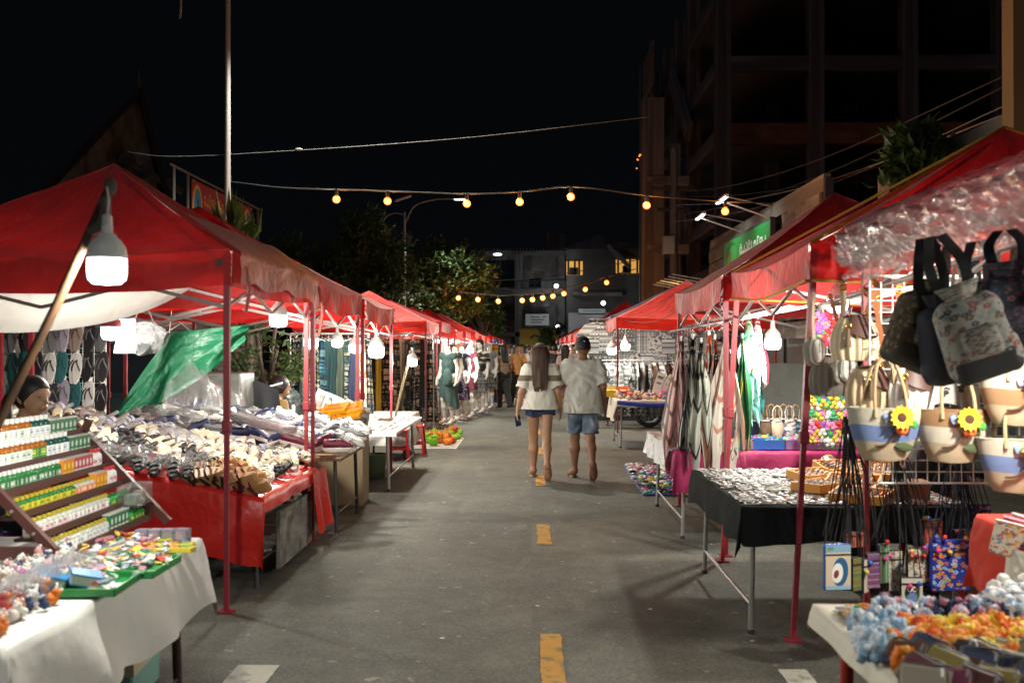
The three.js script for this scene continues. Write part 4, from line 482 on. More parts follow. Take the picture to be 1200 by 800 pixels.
// ---------- bottle rack ----------
{ const X0 = -1.86, z0 = 3.92, L = 1.02, rackM = mat([.075, .022, .018], .45), t = thing('bottle_rack', 'dark red brown stepped rack holding rows of small bottles', 'rack', [X0, .756, -z0]);
  const st = (k) => [-.068 * k, .02 + .082 * k];
  for (let k = 0; k < 6; k++) { const [x, y] = st(k); obj('shelf', box(.085, .012, L, x - .03, y, -L / 2), rackM, t); obj('shelf_lip', box(.008, .028, L, x + .015, y + .012, -L / 2), rackM, t); }
  for (const z of [.02, -L - .02]) { obj('side_plank', sbar(V(.09, .0, z), V(-.42, .52, z), .035, .03), rackM, t); obj('back_leg', sbar(V(-.5, .0, z), V(-.3, .5, z), .03, .03), rackM, t); obj('cross_rail', sbar(V(.02, .06, z + .02), V(-.6, .065, z + .02), .05, .02), rackM, t); } 
  for (let k = 0; k < 6; k++) obj('bolt', cyl(.006, .006, .01, 8, .04 - k * .085, .05 + k * .085, .04, PI / 2), steelGrey, t);
  const glassM = (r, g, b) => mat([r, g, b], .12, { clearcoat: .6 });
  const lab = (bg2, fg) => mat([1, 1, 1], .55, { map: ctex(64, 64, (g, w, h) => { g.fillStyle = bg2; g.fillRect(0, 0, w, h); g.fillStyle = fg; for (let q = 0; q < 4; q++) { g.fillRect(q * 16 + 3, 12, 10, 6); g.fillRect(q * 16 + 4, 24, 8, 14); g.fillRect(q * 16 + 2, 46, 12, 4); } }) });
  const bottle = (name, label, h, r, gm, cm, lm) => { const b = thing(name, label, 'bottle', [0, -50, 0], 0, label.replace('small ', '') + ' set'); obj('bottle_body', lathe([[.001, 0], [r * .95, 0], [r, .004], [r, h * .62], [r * .85, h * .7], [r * .42, h * .77], [r * .42, h * .84], [.001, h * .84]], 14), gm, b); obj('cap', lathe([[r * .52, h * .8], [r * .52, h * .98], [r * .45, h], [.001, h]], 12), cm, b); obj('label', xf(new THREE.CylinderGeometry(r * 1.02, r * 1.02, h * .42, 14, 1, true), 0, h * .34, 0), lm, b); return b; };
  const W1 = lab('#e9ece6', '#5f7f62'), W2 = lab('#f0f0ee', '#8d9bb0'), G1 = lab('#2f7a39', '#d8e060'), G2 = lab('#1d5c33', '#e8efe0'), O1 = lab('#e07a50', '#fbe9d0'), Y1 = lab('#d5c42b', '#2f6a2b'), R1 = lab('#eeeeee', '#b03048');
  const amber = glassM(.33, .1, .008), green = glassM(.02, .16, .04), clear = glassM(.5, .52, .46), dgreen = glassM(.01, .07, .06), white = mat([.74, .74, .72], .4), gold = mat([.55, .42, .04], .35, { metalness: .3 }), dark = mat([.02, .05, .06], .4), redC2 = mat([.5, .02, .03], .4);
  const A = bottle('oil_bottle', 'small amber bottle with white cap and pale label on the rack', .105, .021, amber, white, W1), A2 = bottle('oil_bottle', 'small amber bottle with white cap and green label on the rack', .105, .021, amber, white, G1), A3 = bottle('oil_bottle', 'small dark bottle with white cap and white label on the rack', .105, .021, dgreen, white, W2), B = bottle('balm_bottle', 'small green bottle with silver white cap on the rack', .082, .017, green, white, G2), C = bottle('balm_jar', 'small green jar with gold cap on the rack', .066, .019, green, gold, Y1), C2 = bottle('balm_jar', 'small orange labelled jar with gold cap on the rack', .066, .019, clear, gold, O1), D = bottle('balm_jar', 'small white labelled jar with gold cap on the rack', .07, .02, clear, gold, R1), E = bottle('balm_jar', 'small blue marked jar with gold cap on the lowest shelf', .07, .02, clear, gold, W2), F = bottle('inhaler_bottle', 'small bright green bottle on the lower shelf end', .06, .018, mat([.04, .42, .06], .2), green, G1), H = bottle('balm_bottle', 'small bottle with round red cap by the red cartons', .09, .02, white, redC2, R1);
  const cart = (c, fg, label) => { const b = thing('balm_carton', label, 'carton', [0, -50, 0], 0, label + ' row'); obj('carton', rbox(.035, .075, .05, .003, 0, .0375, 0), mat([1, 1, 1], .5, { map: ctex(64, 64, (g, w, h) => { g.fillStyle = c; g.fillRect(0, 0, w, h); g.fillStyle = fg; g.beginPath(); g.arc(32, 26, 13, 0, 7); g.fill(); g.fillRect(10, 46, 44, 8); }) }), b); obj('lid_flap', box(.036, .004, .051, 0, .076, 0), mat([.6, .6, .55], .5), b); return b; };
  const CG = cart('#1e6b45', '#d5e6d5', 'green balm carton on the upper shelf end'), CR = cart('#c2475a', '#f4e6e4', 'red balm carton on the middle shelf end'), CO = cart('#e88a1a', '#f6d548', 'orange balm carton on the middle shelf'), CB = cart('#23704b', '#e8f0e0', 'green balm carton on the lower shelf');
  const rowN = (k, sp, f, yo = 0) => { const [x, y] = st(k); for (let q = 0, z = .025; z < L - .02; q++, z += sp) { const P = f(z / L, q); if (P) put(P, X0 + x - .028, .756 + y + .007 + yo, -z0 - z, -PI / 2 * 0 + (P.name.startsWith('balm_carton') ? 0 : R(0, 6)), 0, 0); } };
  rowN(5, .044, (f) => f < .72 ? (f > .55 ? A3 : A) : CG); rowN(4, .044, (f) => f < .42 ? A : f < .58 ? A2 : f < .76 ? A3 : CG); rowN(3, .038, (f) => f < .55 ? B : f < .66 ? CO : f < .88 ? CR : H); rowN(2, .04, (f) => f < .35 ? C : f < .55 ? C : f < .75 ? C2 : f < .85 ? CO : H); rowN(1, .042, (f) => f < .74 ? D : F); rowN(0, .042, (f) => f < .6 ? E : f < .8 ? CB : F);
  const cp = thing('clear_box', 'clear plastic box of packets on the end of the bottle rack', 'box', [X0 - .02, .86, -z0 - .9]); obj('box_shell', rbox(.1, .1, .2, .01, 0, .05, 0), film2, cp); obj('packet', [rbox(.06, .05, .08, .01, 0, .03, .03), rbox(.05, .06, .05, .01, 0, .03, -.05)], mat([.25, .3, .24], .6), cp);
}
// ---------- near table goods ----------
const tY = .762;
function lumpG(r, sd, s = [1, 1, 1]) { const g = new THREE.SphereGeometry(r, 16, 12), p = g.attributes.position; for (let i = 0; i < p.count; i++) { const v = V(p.getX(i), p.getY(i), p.getZ(i)), k = 1 + .28 * fbm(v.x / r * 1.1 + sd, v.y / r * 1.1, v.z / r * 1.1); p.setXYZ(i, v.x * k * s[0], v.y * k * s[1], v.z * k * s[2]); } g.computeVertexNormals(); return g; }
{ const mk = (c, e, n) => { const t = thing('plush_charm', `${n} fluffy charm toy in the heap on the white cloth`, 'charm', [0, -50, 0], 0, `${n} charm toys on the white cloth`); obj('body', lumpG(.028, e * 3, [1, .9, 1]), mat(c, .9, { sheen: .5 }), t); obj('head', lumpG(.02, e * 5 + 1).translate(.006, .028, .012), mat(c, .9, { sheen: .5 }), t); for (const s of [-1, 1]) obj('ear', sph(.008, s * .013 + .006, .047, .012, 8), rubber.white, t); obj('ring', xf(new THREE.TorusGeometry(.012, .0018, 5, 14), 0, .05, -.02, .6, 0, 0), steelGrey, t); return t; };
  const P = [mk([.6, .3, .3], 1, 'pink'), mk([.6, .16, .02], 2, 'orange'), mk([.65, .63, .6], 3, 'white'), mk([.45, .02, .02], 4, 'red'), mk([.03, .05, .12], 5, 'navy'), mk([.55, .45, .3], 6, 'beige'), mk([.4, .12, .3], 7, 'magenta'), mk([.5, .52, .55], 8, 'silver')];
  for (let k = 0; k < 130; k++) { const a = rnd(), px = -12 + a * 100 + R(-6, 6), py = 752 - a * 75 - R(0, 66) * (1 - a * .45) + (k % 3 === 0 ? 8 : 0), q = Gd(px, py, tY); put(py > 716 - a * 40 ? P[pick([1, 1, 2, 3, 4])] : P[pick([0, 2, 2, 5, 6, 7, 4, 0])], q.x, tY + .018 + (py < 700 ? R(0, .03) : 0), q.z, R(0, 6), R(-.6, .6), R(-.5, .5), R(.5, .85)); }
  for (let k = 0; k < 8; k++) { const q = Gd(10 + k * 11, 712 - k * 5, tY); bagFilm('small clear bag around charm toys on the white cloth', 'clear bags around charm toys', V(q.x, tY + .02, q.z), .11, .1, .07, 200 + k); }
  // trays and packets
  const tray = (label, px, py, a) => { const q = Gd(px, py, tY), t = thing('shallow_tray', label, 'tray', [q.x, tY, q.z], a); const gm = mat([.02, .24, .06], .35); obj('tray_base', rbox(.2, .006, .3, .003, 0, .004, 0), gm, t); for (const [w, d, x, z] of [[.006, .3, -.1, 0], [.006, .3, .1, 0], [.2, .006, 0, .15], [.2, .006, 0, -.15]]) obj('tray_side', rbox(w, .028, d, .003, x, .016, z), gm, t); return [q, t]; };
  const packM = ['#c9c2b4', '#d6d8da', '#b8483c', '#3f7d55', '#e3c95a', '#7d8794', '#dfe3e6', '#c77a94'].map((c) => mat(c, .3));
  const small = packM.map((m, k) => { const n = ['tan', 'silver', 'red', 'green', 'yellow', 'grey', 'white', 'pink'][k], t = thing('small_packet', `${n} foil packet heaped by the green trays`, 'packet', [0, -50, 0], 0, `${n} foil packets by the green trays`); obj('pouch', lumpG(.03, k * 2 + 9, [1.1, .3, .8]), m, t); obj('seal', box(.004, .012, .045, .032, 0, 0), m, t); return t; });
  tray('green tray of small packets on the white cloth by the book', 118, 688, .05); tray('green tray with pink packet on the white cloth', 165, 668, 0);
  const pk = [[95, 170, 676, 640, 90], [150, 200, 668, 640, 60], [100, 140, 694, 680, 24], [110, 190, 640, 628, 40]]; for (const [x0, x1, y1, y0, n] of pk) for (let k = 0; k < n; k++) { const q = Gd(R(x0, x1), R(y0, y1), tY + .01); put(pick(small), q.x, tY + .01 + R(0, .03), q.z, R(0, 6), R(-.5, .5), R(-.5, .5), R(.4, .75)); }
  for (const [px, py, a, l] of [[98, 690, .5, 'blue edged paper box leaning on the green tray'], [62, 690, .2, 'blue edged paper box lying on the white cloth']]) { const q = Gd(px, py, tY), t = thing('paper_box', l, 'box', [q.x, tY + .02, q.z], a); t.rotation.z = -.25; obj('box_body', rbox(.1, .035, .14, .003, 0, .018, 0), mat([.5, .5, .46], .6), t); obj('blue_trim', [box(.104, .006, .144, 0, .036, 0), box(.104, .005, .144, 0, .002, 0)], mat([.02, .18, .42], .4), t); }
  const lil = ctex(64, 64, (g) => { g.fillStyle = '#9c8fb8'; g.fillRect(0, 0, 64, 64); g.fillStyle = '#c7a9a0'; g.fillRect(6, 10, 40, 30); g.fillStyle = '#6a5a9a'; g.fillRect(10, 44, 30, 12); g.fillStyle = '#24415e'; g.fillRect(58, 0, 6, 64); });
  for (let k = 0; k < 4; k++) { const q = Gd(168 + k * 15, 637 - k * .3, tY), t = thing('soap_box', 'lilac soap box standing in a row at the table corner', 'box', [q.x, tY, q.z], -.05, 'lilac soap boxes'); obj('carton', rbox(.062, .062, .05, .003, 0, .031, 0), mat([1, 1, 1], .35, { map: lil }), t); obj('wrap', rbox(.064, .064, .052, .003, 0, .031, 0), film2, t); }
  for (let k = 0; k < 10; k++) { const q = Gd(178 + (k % 4) * 13, 648 - (k >> 2) * 5, tY), t = thing('yellow_packet', 'flat yellow packet stacked before the lilac soap boxes', 'packet', [q.x, tY + .004, q.z], R(-.2, .2), 'flat yellow packets'); obj('packet', rbox(.07, .022, .05, .003, 0, .012, 0), mat([.62, .5, .04], .4), t); obj('print', box(.04, .002, .03, 0, .0245, 0), k % 2 ? rubber.green : rubber.orange, t); }
  for (let k = 0; k < 5; k++) { const q = Gd(150 + k * 6, 645 - k * 2, tY), t = thing('red_packet', 'red and silver packet lying beside the soap boxes', 'packet', [q.x, tY + .006, q.z], .5 + R(-.2, .2), 'red and silver packets'); obj('packet', rbox(.09, .02, .045, .004, 0, .012, 0, 0, 0, .1), k % 2 ? mat([.42, .05, .06], .35) : mat([.6, .6, .58], .3), t); obj('print', box(.06, .002, .016, 0, .024, 0, 0, 0, .1), rubber.white, t); }
  // cream storage box under the table
  const q = Gd(105, 812), t = thing('storage_box', 'cream plastic storage box with teal base under the white cloth', 'box', [q.x + .1, 0, q.z + .05], .1); obj('base', [rbox(.36, .16, .46, .02, 0, .085, 0)], mat([.18, .36, .32], .5), t); for (const [w, d, x, z] of [[.012, .47, -.18, 0], [.012, .47, .18, 0], [.37, .012, 0, .23], [.37, .012, 0, -.23]]) obj('side', box(w, .14, d, x, .23, z), mat([.5, .46, .32], .5), t); obj('rim', [rbox(.4, .022, .03, .006, 0, .31, .24), rbox(.4, .022, .03, .006, 0, .31, -.24), rbox(.03, .022, .5, .006, .19, .31, 0), rbox(.03, .022, .5, .006, -.19, .31, 0)], mat([.55, .5, .36], .5), t); obj('latch', rbox(.1, .03, .02, .005, .05, .29, .262), mat([.55, .5, .4], .5), t);
}
// ---------- things behind the shoe stall ----------
{ const t = thing('green_tarp', 'bright green plastic tarp slung in the back of the shoe stall', 'tarp', [0, 0, 0]); const a = W(138, 482, 9.3), b = W(198, 390, 9.5), c = W(292, 380, 9.9), e = W(288, 400, 9.9), f = W(205, 452, 9.5); 
  obj('sheet', grid(30, 16, (u, v) => { const top = u < .45 ? a.clone().lerp(b, u / .45) : b.clone().lerp(c, (u - .45) / .55), bot = u < .5 ? a.clone().add(V(.1, -.06, .1)).lerp(f, u / .5) : f.clone().lerp(e, (u - .5) / .5); const p = top.lerp(bot, v); p.y -= .08 * sin(PI * u) * v; p.z += .06 * nz(u * 5, v * 4) + .05 * sin(u * 12 + v * 3); return p; }, 2, 1), greenTarp, t); obj('rope', bar(b, b.clone().add(V(.05, .5, 0)), .004, 5), whiteSteel, t);
  const w = thing('white_cart', 'grey white metal cart with side panel behind the sandals', 'cart', W(240, 480, 10.1).setY(0)); obj('panel', [rbox(.85, .62, .5, .02, 0, 1.05, 0)], cmat(.8, [1.0, 1.02, 1.05], .4), w); obj('shelf', box(.95, .03, .6, 0, .72, 0), steelGrey, w); for (const [x, z] of [[-.38, .22], [.38, .22], [-.38, -.22], [.38, -.22]]) obj('leg', bar(V(x, 0, z), V(x, .75, z), .018, 8), steelGrey, w);
  const c2 = thing('dark_cover', 'dark cloth hung over a rail beside the white cart', 'cloth', W(300, 500, 10.3).setY(0)); obj('cloth', grid(14, 14, (u, v) => V((u - .5) * .45 + .03 * sin(v * 5), 1.28 - v * 1.1 - .2 * Math.abs(u - .5), .06 * sin(u * 13) * v + .1 * (v < .15 ? 0 : 0))), mat([.02, .022, .026], .7), c2); obj('rail', bar(V(-.28, 1.1, -.03), V(.26, 1.25, -.03), .012, 6), whiteSteel, c2);
  const h = thing('plastic_carrier', 'clear carrier bag of black sandals hanging from the tent truss', 'bag', W(168, 396, 7.4)); obj('film', [xf(lumpG(.14, 61, [1.15, .85, .45]), 0, 0, 0)], film2, h); obj('white_bag', grid(8, 8, (u, v) => V(-.18 + .12 * u - .04 * v * (1 - u), .14 - v * .25, .02 * nz(u * 4, v * 4))), mat([.7, .72, .74], .5, { transmission: .3, thickness: 0 }), h); obj('sandal', [soleG[.022].clone().rotateX(.9).translate(.03, -.03, .02), soleG[.022].clone().rotateX(.8).rotateY(.6).translate(-.03, -.02, 0)], rubber.black, h); obj('handle', tube([V(-.08, .1, 0), V(0, .25, 0), V(.08, .1, 0)], .006, 10, 5), film2, h);
  // pickup truck, dark, behind the stall
  const k = thing('parked_pickup', 'dark parked pickup truck in the shadow behind the shoe stall', 'pickup', [-5.4, 0, -13.2], .15); const body = mat([.03, .05, .055], .3, { clearcoat: .5 }); obj('body', [rbox(4.6, .62, 1.7, .12, 0, .72, 0)], body, k); obj('cabin', extr([[-.7, 1.0], [-.35, 1.62], [.9, 1.65], [1.25, 1.0]], 1.5, .04), body, k); obj('window', extr([[-.5, 1.05], [-.25, 1.55], [.8, 1.57], [1.02, 1.05]], 1.53, 0), glassDark, k); for (const [x, z] of [[-1.4, .75], [1.45, .75], [-1.4, -.75], [1.45, -.75]]) { const wh = obj('wheel', cyl(.35, .35, .22, 24, x, .35, z, PI / 2), rubber.black, k); obj('rim', cyl(.2, .2, .24, 16, x, .35, z, PI / 2), steelGrey, wh); } obj('headlight', rbox(.06, .16, .3, .03, 2.29, .8, .55), whiteSteel, k);
}
// ---------- under and on the jewellery table ----------
{ const bin = (label, px, py, c, w, h) => { const q = Gd(px, py), t = thing('plastic_bin', label, 'bin', q); obj('tub', lathe([[.001, .004], [w * .42, .004], [w * .5, h], [w * .53, h], [w * .53, h + .02], [w * .47, h + .02], [w * .4, .02], [.001, .02]], 20), mat(c, .45), t); obj('rim', xf(new THREE.TorusGeometry(w * .52, .012, 6, 24), 0, h + .01, 0, PI / 2), mat(c, .45), t); };
  bin('blue plastic bin under the edge of the sneaker heap', 388, 577, [.01, .06, .4], .28, .26); bin('olive green plastic bin beside the blue one', 414, 568, [.06, .09, .04], .32, .3); bin('olive green plastic bin in the shadow behind the table legs', 438, 560, [.07, .1, .05], .32, .28);
  for (const [px, py, l] of [[468, 540, 'red plastic stool under the jewellery table'], [486, 533, 'red plastic stool beside the white cloth of the small table']]) { const q = Gd(px, py), t = thing('plastic_stool', l, 'stool', q), m = mat([.45, .015, .015], .4); obj('seat', rbox(.28, .03, .28, .012, 0, .44, 0), m, t); for (const [x, z] of [[-1, -1], [1, -1], [1, 1], [-1, 1]]) obj('leg', sbar(V(x * .15, 0, z * .15), V(x * .11, .44, z * .11), .035), m, t); obj('ring', [box(.25, .03, .012, 0, .18, .135), box(.25, .03, .012, 0, .18, -.135), box(.012, .03, .25, .135, .18, 0), box(.012, .03, .25, -.135, .18, 0)], m, t); }
  const y = .67; const cM = [mat([.6, .6, .62], .25, { metalness: .7 }), mat([.62, .55, .3], .3, { metalness: .7 }), mat([.16, .16, .17], .5), mat([.55, .58, .6], .5), mat([.4, .28, .22], .5)]; const P = cM.map((m, k) => { const n = ['silver', 'brass', 'dark', 'pale', 'brown'][k], t = thing('jewellery_piece', `${n} bracelet card laid on the white jewellery table`, 'jewellery', [0, -50, 0], 0, `${n} jewellery on the white table`); obj('card', box(.05, .002, .08, 0, .001, 0), mat([.6, .6, .6], .6), t); obj('loop', xf(new THREE.TorusGeometry(.02, .004, 5, 14), 0, .006, .01, PI / 2), m, t); return t; });
  for (let r = 0; r < 20; r++) for (let c = 0; c < 10; c++) { if (rnd() < .12) continue; put(pick(P), -2.5 + c * .1 + R(-.015, .015), y + .002, -11.42 - r * .125 + R(-.02, .02), R(-.3, .3)); }
  const q = W(452, 497, 13.1), bw = thing('brass_dish', 'small brown dish on the white jewellery table', 'dish', [q.x, .67, q.z]); obj('dish', lathe([[.001, .004], [.07, .006], [.1, .04], [.105, .04], [.08, 0], [.001, 0]], 20), mat([.25, .16, .09], .5), bw); obj('trinket', lumpG(.04, 4, [1, .5, 1]).translate(0, .03, 0), cM[1], bw);
  // orange packets and magazines on a box before the clothes
  const o = thing('stock_box', 'carton holding orange packets beside the sneaker heap', 'box', W(395, 500, 10.6).setY(.0)); obj('carton', rbox(.6, .78, .4, .01, 0, .39, 0), mat([.3, .22, .13], .8), o); obj('flap', box(.6, .006, .2, 0, .8, .22, .6), mat([.3, .22, .13], .8), o);
  for (let k = 0; k < 6; k++) { const t = thing('orange_packet', 'orange printed packet stacked on the carton beside the sneakers', 'packet', W(376 + (k % 3) * 17, 491 - (k >> 1) * 6, 10.45), R(-.4, .4), 'orange packets on the carton'); t.rotation.z = .25; t.rotation.x = .5; obj('packet', rbox(.28, .05, .17, .01, 0, 0, 0), mat([.7, .28, .01], .4), t); obj('print', [box(.2, .003, .04, 0, .026, .03), box(.14, .003, .03, -.02, .026, -.03)], mat([.55, .12, .01], .5), t); }
  for (let k = 0; k < 5; k++) { const t = thing('magazine', 'pale printed magazine leaning behind the orange packets', 'magazine', W(378 + k * 11, 470 + k * 4, 10.7), R(-.2, .2), 'magazines behind the orange packets'); t.rotation.x = .7; t.rotation.z = -.5; obj('cover', rbox(.2, .012, .28, .004), mat([.5, .52, .5], .5), t); obj('print', [box(.15, .002, .07, 0, .0075, .06), box(.11, .002, .04, 0, .0075, -.06)], pick([rubber.teal, rubber.pink, rubber.grey]), t); }
  // knitted toys on a mat
  const m = thing('floor_mat', 'small striped mat on the asphalt under knitted toys', 'mat', Gd(512, 521)); obj('mat', rbox(.75, .012, 1.9, .005, 0, .007, -.2), mat([.55, .53, .5], .9), m); obj('stripe', Array.from({ length: 6 }, (_, k) => box(.72, .004, .06, 0, .0155, .6 - k * .3)), rubber.grey, m);
  const toy = (c, n) => { const t = thing('knitted_toy', `${n} knitted toy on the striped mat`, 'toy', [0, -50, 0], 0, `${n} knitted toys on the mat`); obj('body', lumpG(.07, n.length, [1, .8, 1]).translate(0, .05, 0), mat(c, .95), t); obj('head', lumpG(.05, n.length + 3).translate(.03, .11, .03), mat(c, .95), t); obj('horn', [cyl(.004, .012, .06, 6, .01, .17, .03, 0, 0, .3), cyl(.004, .012, .06, 6, .05, .17, .03, 0, 0, -.3)], rubber.yellow, t); obj('eye', [sph(.011, .01, .125, .075, 6), sph(.011, .05, .125, .075, 6)], rubber.black, t); return t; };
  const TP = [toy([.7, .2, .02], 'orange'), toy([.2, .5, .03], 'lime'), toy([.65, .5, .03], 'yellow'), toy([.6, .1, .05], 'red')]; for (let k = 0; k < 22; k++) { const q = Gd(R(503, 540), R(510, 522), .02); put(TP[k % 4 === 1 ? 1 : pick([0, 0, 2, 3, 1])], q.x, .015, q.z, R(0, 6), 0, 0, R(.8, 1.25)); }
}
// ---------- printed fabrics ----------
function motif(kind, bg2, cs, w = 128, h = 256) { return ctex(w, h, (g) => { g.fillStyle = bg2; g.fillRect(0, 0, w, h); const c = () => pick(cs);
  if (kind === 'bands') for (let y = 0; y < h;) { const b = R(8, 26) | 0; g.fillStyle = c(); if (rnd() < .5) g.fillRect(0, y, w, 3); for (let x = 0; x < w; x += b) { g.beginPath(); if (rnd() < .6) { g.moveTo(x + b / 2, y + 2); g.lineTo(x + b - 1, y + b / 2); g.lineTo(x + b / 2, y + b - 2); g.lineTo(x + 1, y + b / 2); } else g.rect(x + 3, y + 4, b - 6, b - 8); g.fill(); } y += b; }
  if (kind === 'check') for (let k = 0; k < 40; k++) { g.fillStyle = c(); g.globalAlpha = .5; if (k % 2) g.fillRect(0, R(0, h), w, R(2, 9)); else g.fillRect(R(0, w), 0, R(2, 9), h); }
  if (kind === 'stripes') for (let x = 0; x < w; x += R(4, 14)) { g.fillStyle = c(); g.fillRect(x, 0, R(2, 8), h); }
  if (kind === 'hstripes') for (let y = 0; y < h; y += R(8, 22)) { g.fillStyle = c(); g.fillRect(0, y, w, R(3, 12)); }
  if (kind === 'floral') for (let k = 0; k < 120; k++) { g.fillStyle = c(); const x = R(0, w), y = R(0, h), r = R(2, 7); for (let q = 0; q < 5; q++) { g.beginPath(); g.arc(x + r * cos(q * 1.26), y + r * sin(q * 1.26), r * .6, 0, 7); g.fill(); } }
  if (kind === 'scarf') { for (let k = 0; k < 7; k++) { g.fillStyle = cs[1 + k % (cs.length - 1)]; g.globalAlpha = .7; g.save(); g.translate(R(0, w), R(0, h)); g.rotate(R(-.6, .6)); g.fillRect(-R(10, 40), -R(8, 30), R(20, 70), R(14, 50)); g.restore(); } g.globalAlpha = 1; g.lineWidth = 1.6; for (let k = 0; k < 26; k++) { g.strokeStyle = c(); const x = R(0, w), y = R(0, h), r = R(4, 16); g.beginPath(); g.arc(x, y, r, R(0, 3), R(3, 6)); g.moveTo(x, y); g.lineTo(x + R(-20, 20), y + R(-30, 30)); g.stroke(); } g.fillStyle = cs[0]; g.fillRect(0, h - 34, w, 34); g.fillRect(0, 0, 16, h); g.fillRect(w - 10, 0, 10, h); g.fillStyle = cs[1]; g.fillRect(0, h - 22, w, 5); g.fillRect(5, 0, 4, h); for (let k = 0; k < 3; k++) { g.fillStyle = cs[0]; g.save(); g.translate(w * R(.2, .8), h * (.25 + k * .25)); g.rotate(R(-.5, .5)); g.fillRect(-w, -5, 2 * w, R(6, 12)); g.restore(); } }
  g.globalAlpha = 1; }); }
const clothM = (t, c = [1, 1, 1]) => mat(c, .85, { map: t, bumpMap: weave, bumpScale: .0015 });
const dk = ['#1d2326', '#2b3438', '#a8a89c', '#606a6b', '#8d8a7a', '#31484c'];
const prints = [motif('bands', '#15191c', ['#8f8f86', '#5e6668', '#b5b09e']), motif('bands', '#20292b', ['#7a8580', '#a39a84', '#3d5a5c']), motif('check', '#23282b', ['#9a998d', '#6c7474', '#15181a']), motif('bands', '#1b2026', ['#6f6256', '#9d9683', '#454f58']), motif('hstripes', '#17313f', ['#2e6a86', '#1d4757', '#5d7c82']), motif('floral', '#1e2325', ['#77807c', '#a3a090', '#4f5b5a']), motif('stripes', '#1b2a2c', ['#2d4446', '#3c5a58', '#121c1e']), motif('floral', '#2a1f33', ['#7d5f8e', '#48345a', '#a192a8']), motif('floral', '#d9d3c8', ['#c8502a', '#d98a2a', '#5a3f86'])];
const pM = prints.map((t) => clothM(t)), plainM = { teal: mat([.018, .05, .052], .85), green: mat([.07, .085, .065], .85), dark: mat([.016, .018, .02], .85), yellow: mat([.5, .34, .03], .8), cream: mat([.55, .47, .36], .85), white: mat([.66, .65, .62], .8), navy: mat([.015, .02, .05], .85), grey: mat([.2, .2, .2], .85) };
// a hanging garment: closed folded sleeve of cloth, top at y = 0
function hang(w0, w1, L, dep, sd, o = {}) { const ph = R(0, 6); return grid(28, 20, (u, v) => { const a = u * 2 * PI, w = (w0 + (w1 - w0) * Math.pow(v, .8)) / 2 * (1 + .06 * nz(v * 3, sd)), f = Math.sign(sin(a)); const x = w * cos(a), fold = .5 * dep * sin(x / w * (o.folds || 5) + ph + v * 1.2) * Math.min(1, v * 3); return V(x + .012 * nz(v * 4, sd), -L * v - (o.hem || 0) * v * nz(x * 9, sd) - .02 * v * Math.abs(x / w), dep * .5 * f * Math.pow(Math.abs(sin(a)), .5) * (1 - .4 * (1 - v)) + fold); }, 1, 1); }
const hookG = mergeGeometries([tube([V(0, 0, 0), V(0, .05, 0), V(.02, .075, 0), V(.04, .055, 0)], .003, 8, 4), tube([V(-.17, -.045, 0), V(0, .0, 0), V(.17, -.045, 0)], .005, 8, 4)]);
function garment(kind, label, p, turn, geo, m, group, extra) { const t = thing(kind, label, 'garment', p, turn, group); obj('cloth', geo, m, t); obj('hanger', hookG, whiteSteel, t); if (extra) extra(t); return t; }
function rail(label, a, b, r = .014) { const t = thing('hanging_rail', label, 'rail'); obj('bar', bar(a, b, r, 8), steelGrey, t); obj('upright', bar(V(a.x, 0, a.z - .02), a, r, 8), steelGrey, t); obj('upright', bar(V(b.x, 0, b.z - .02), b, r, 8), steelGrey, t); }
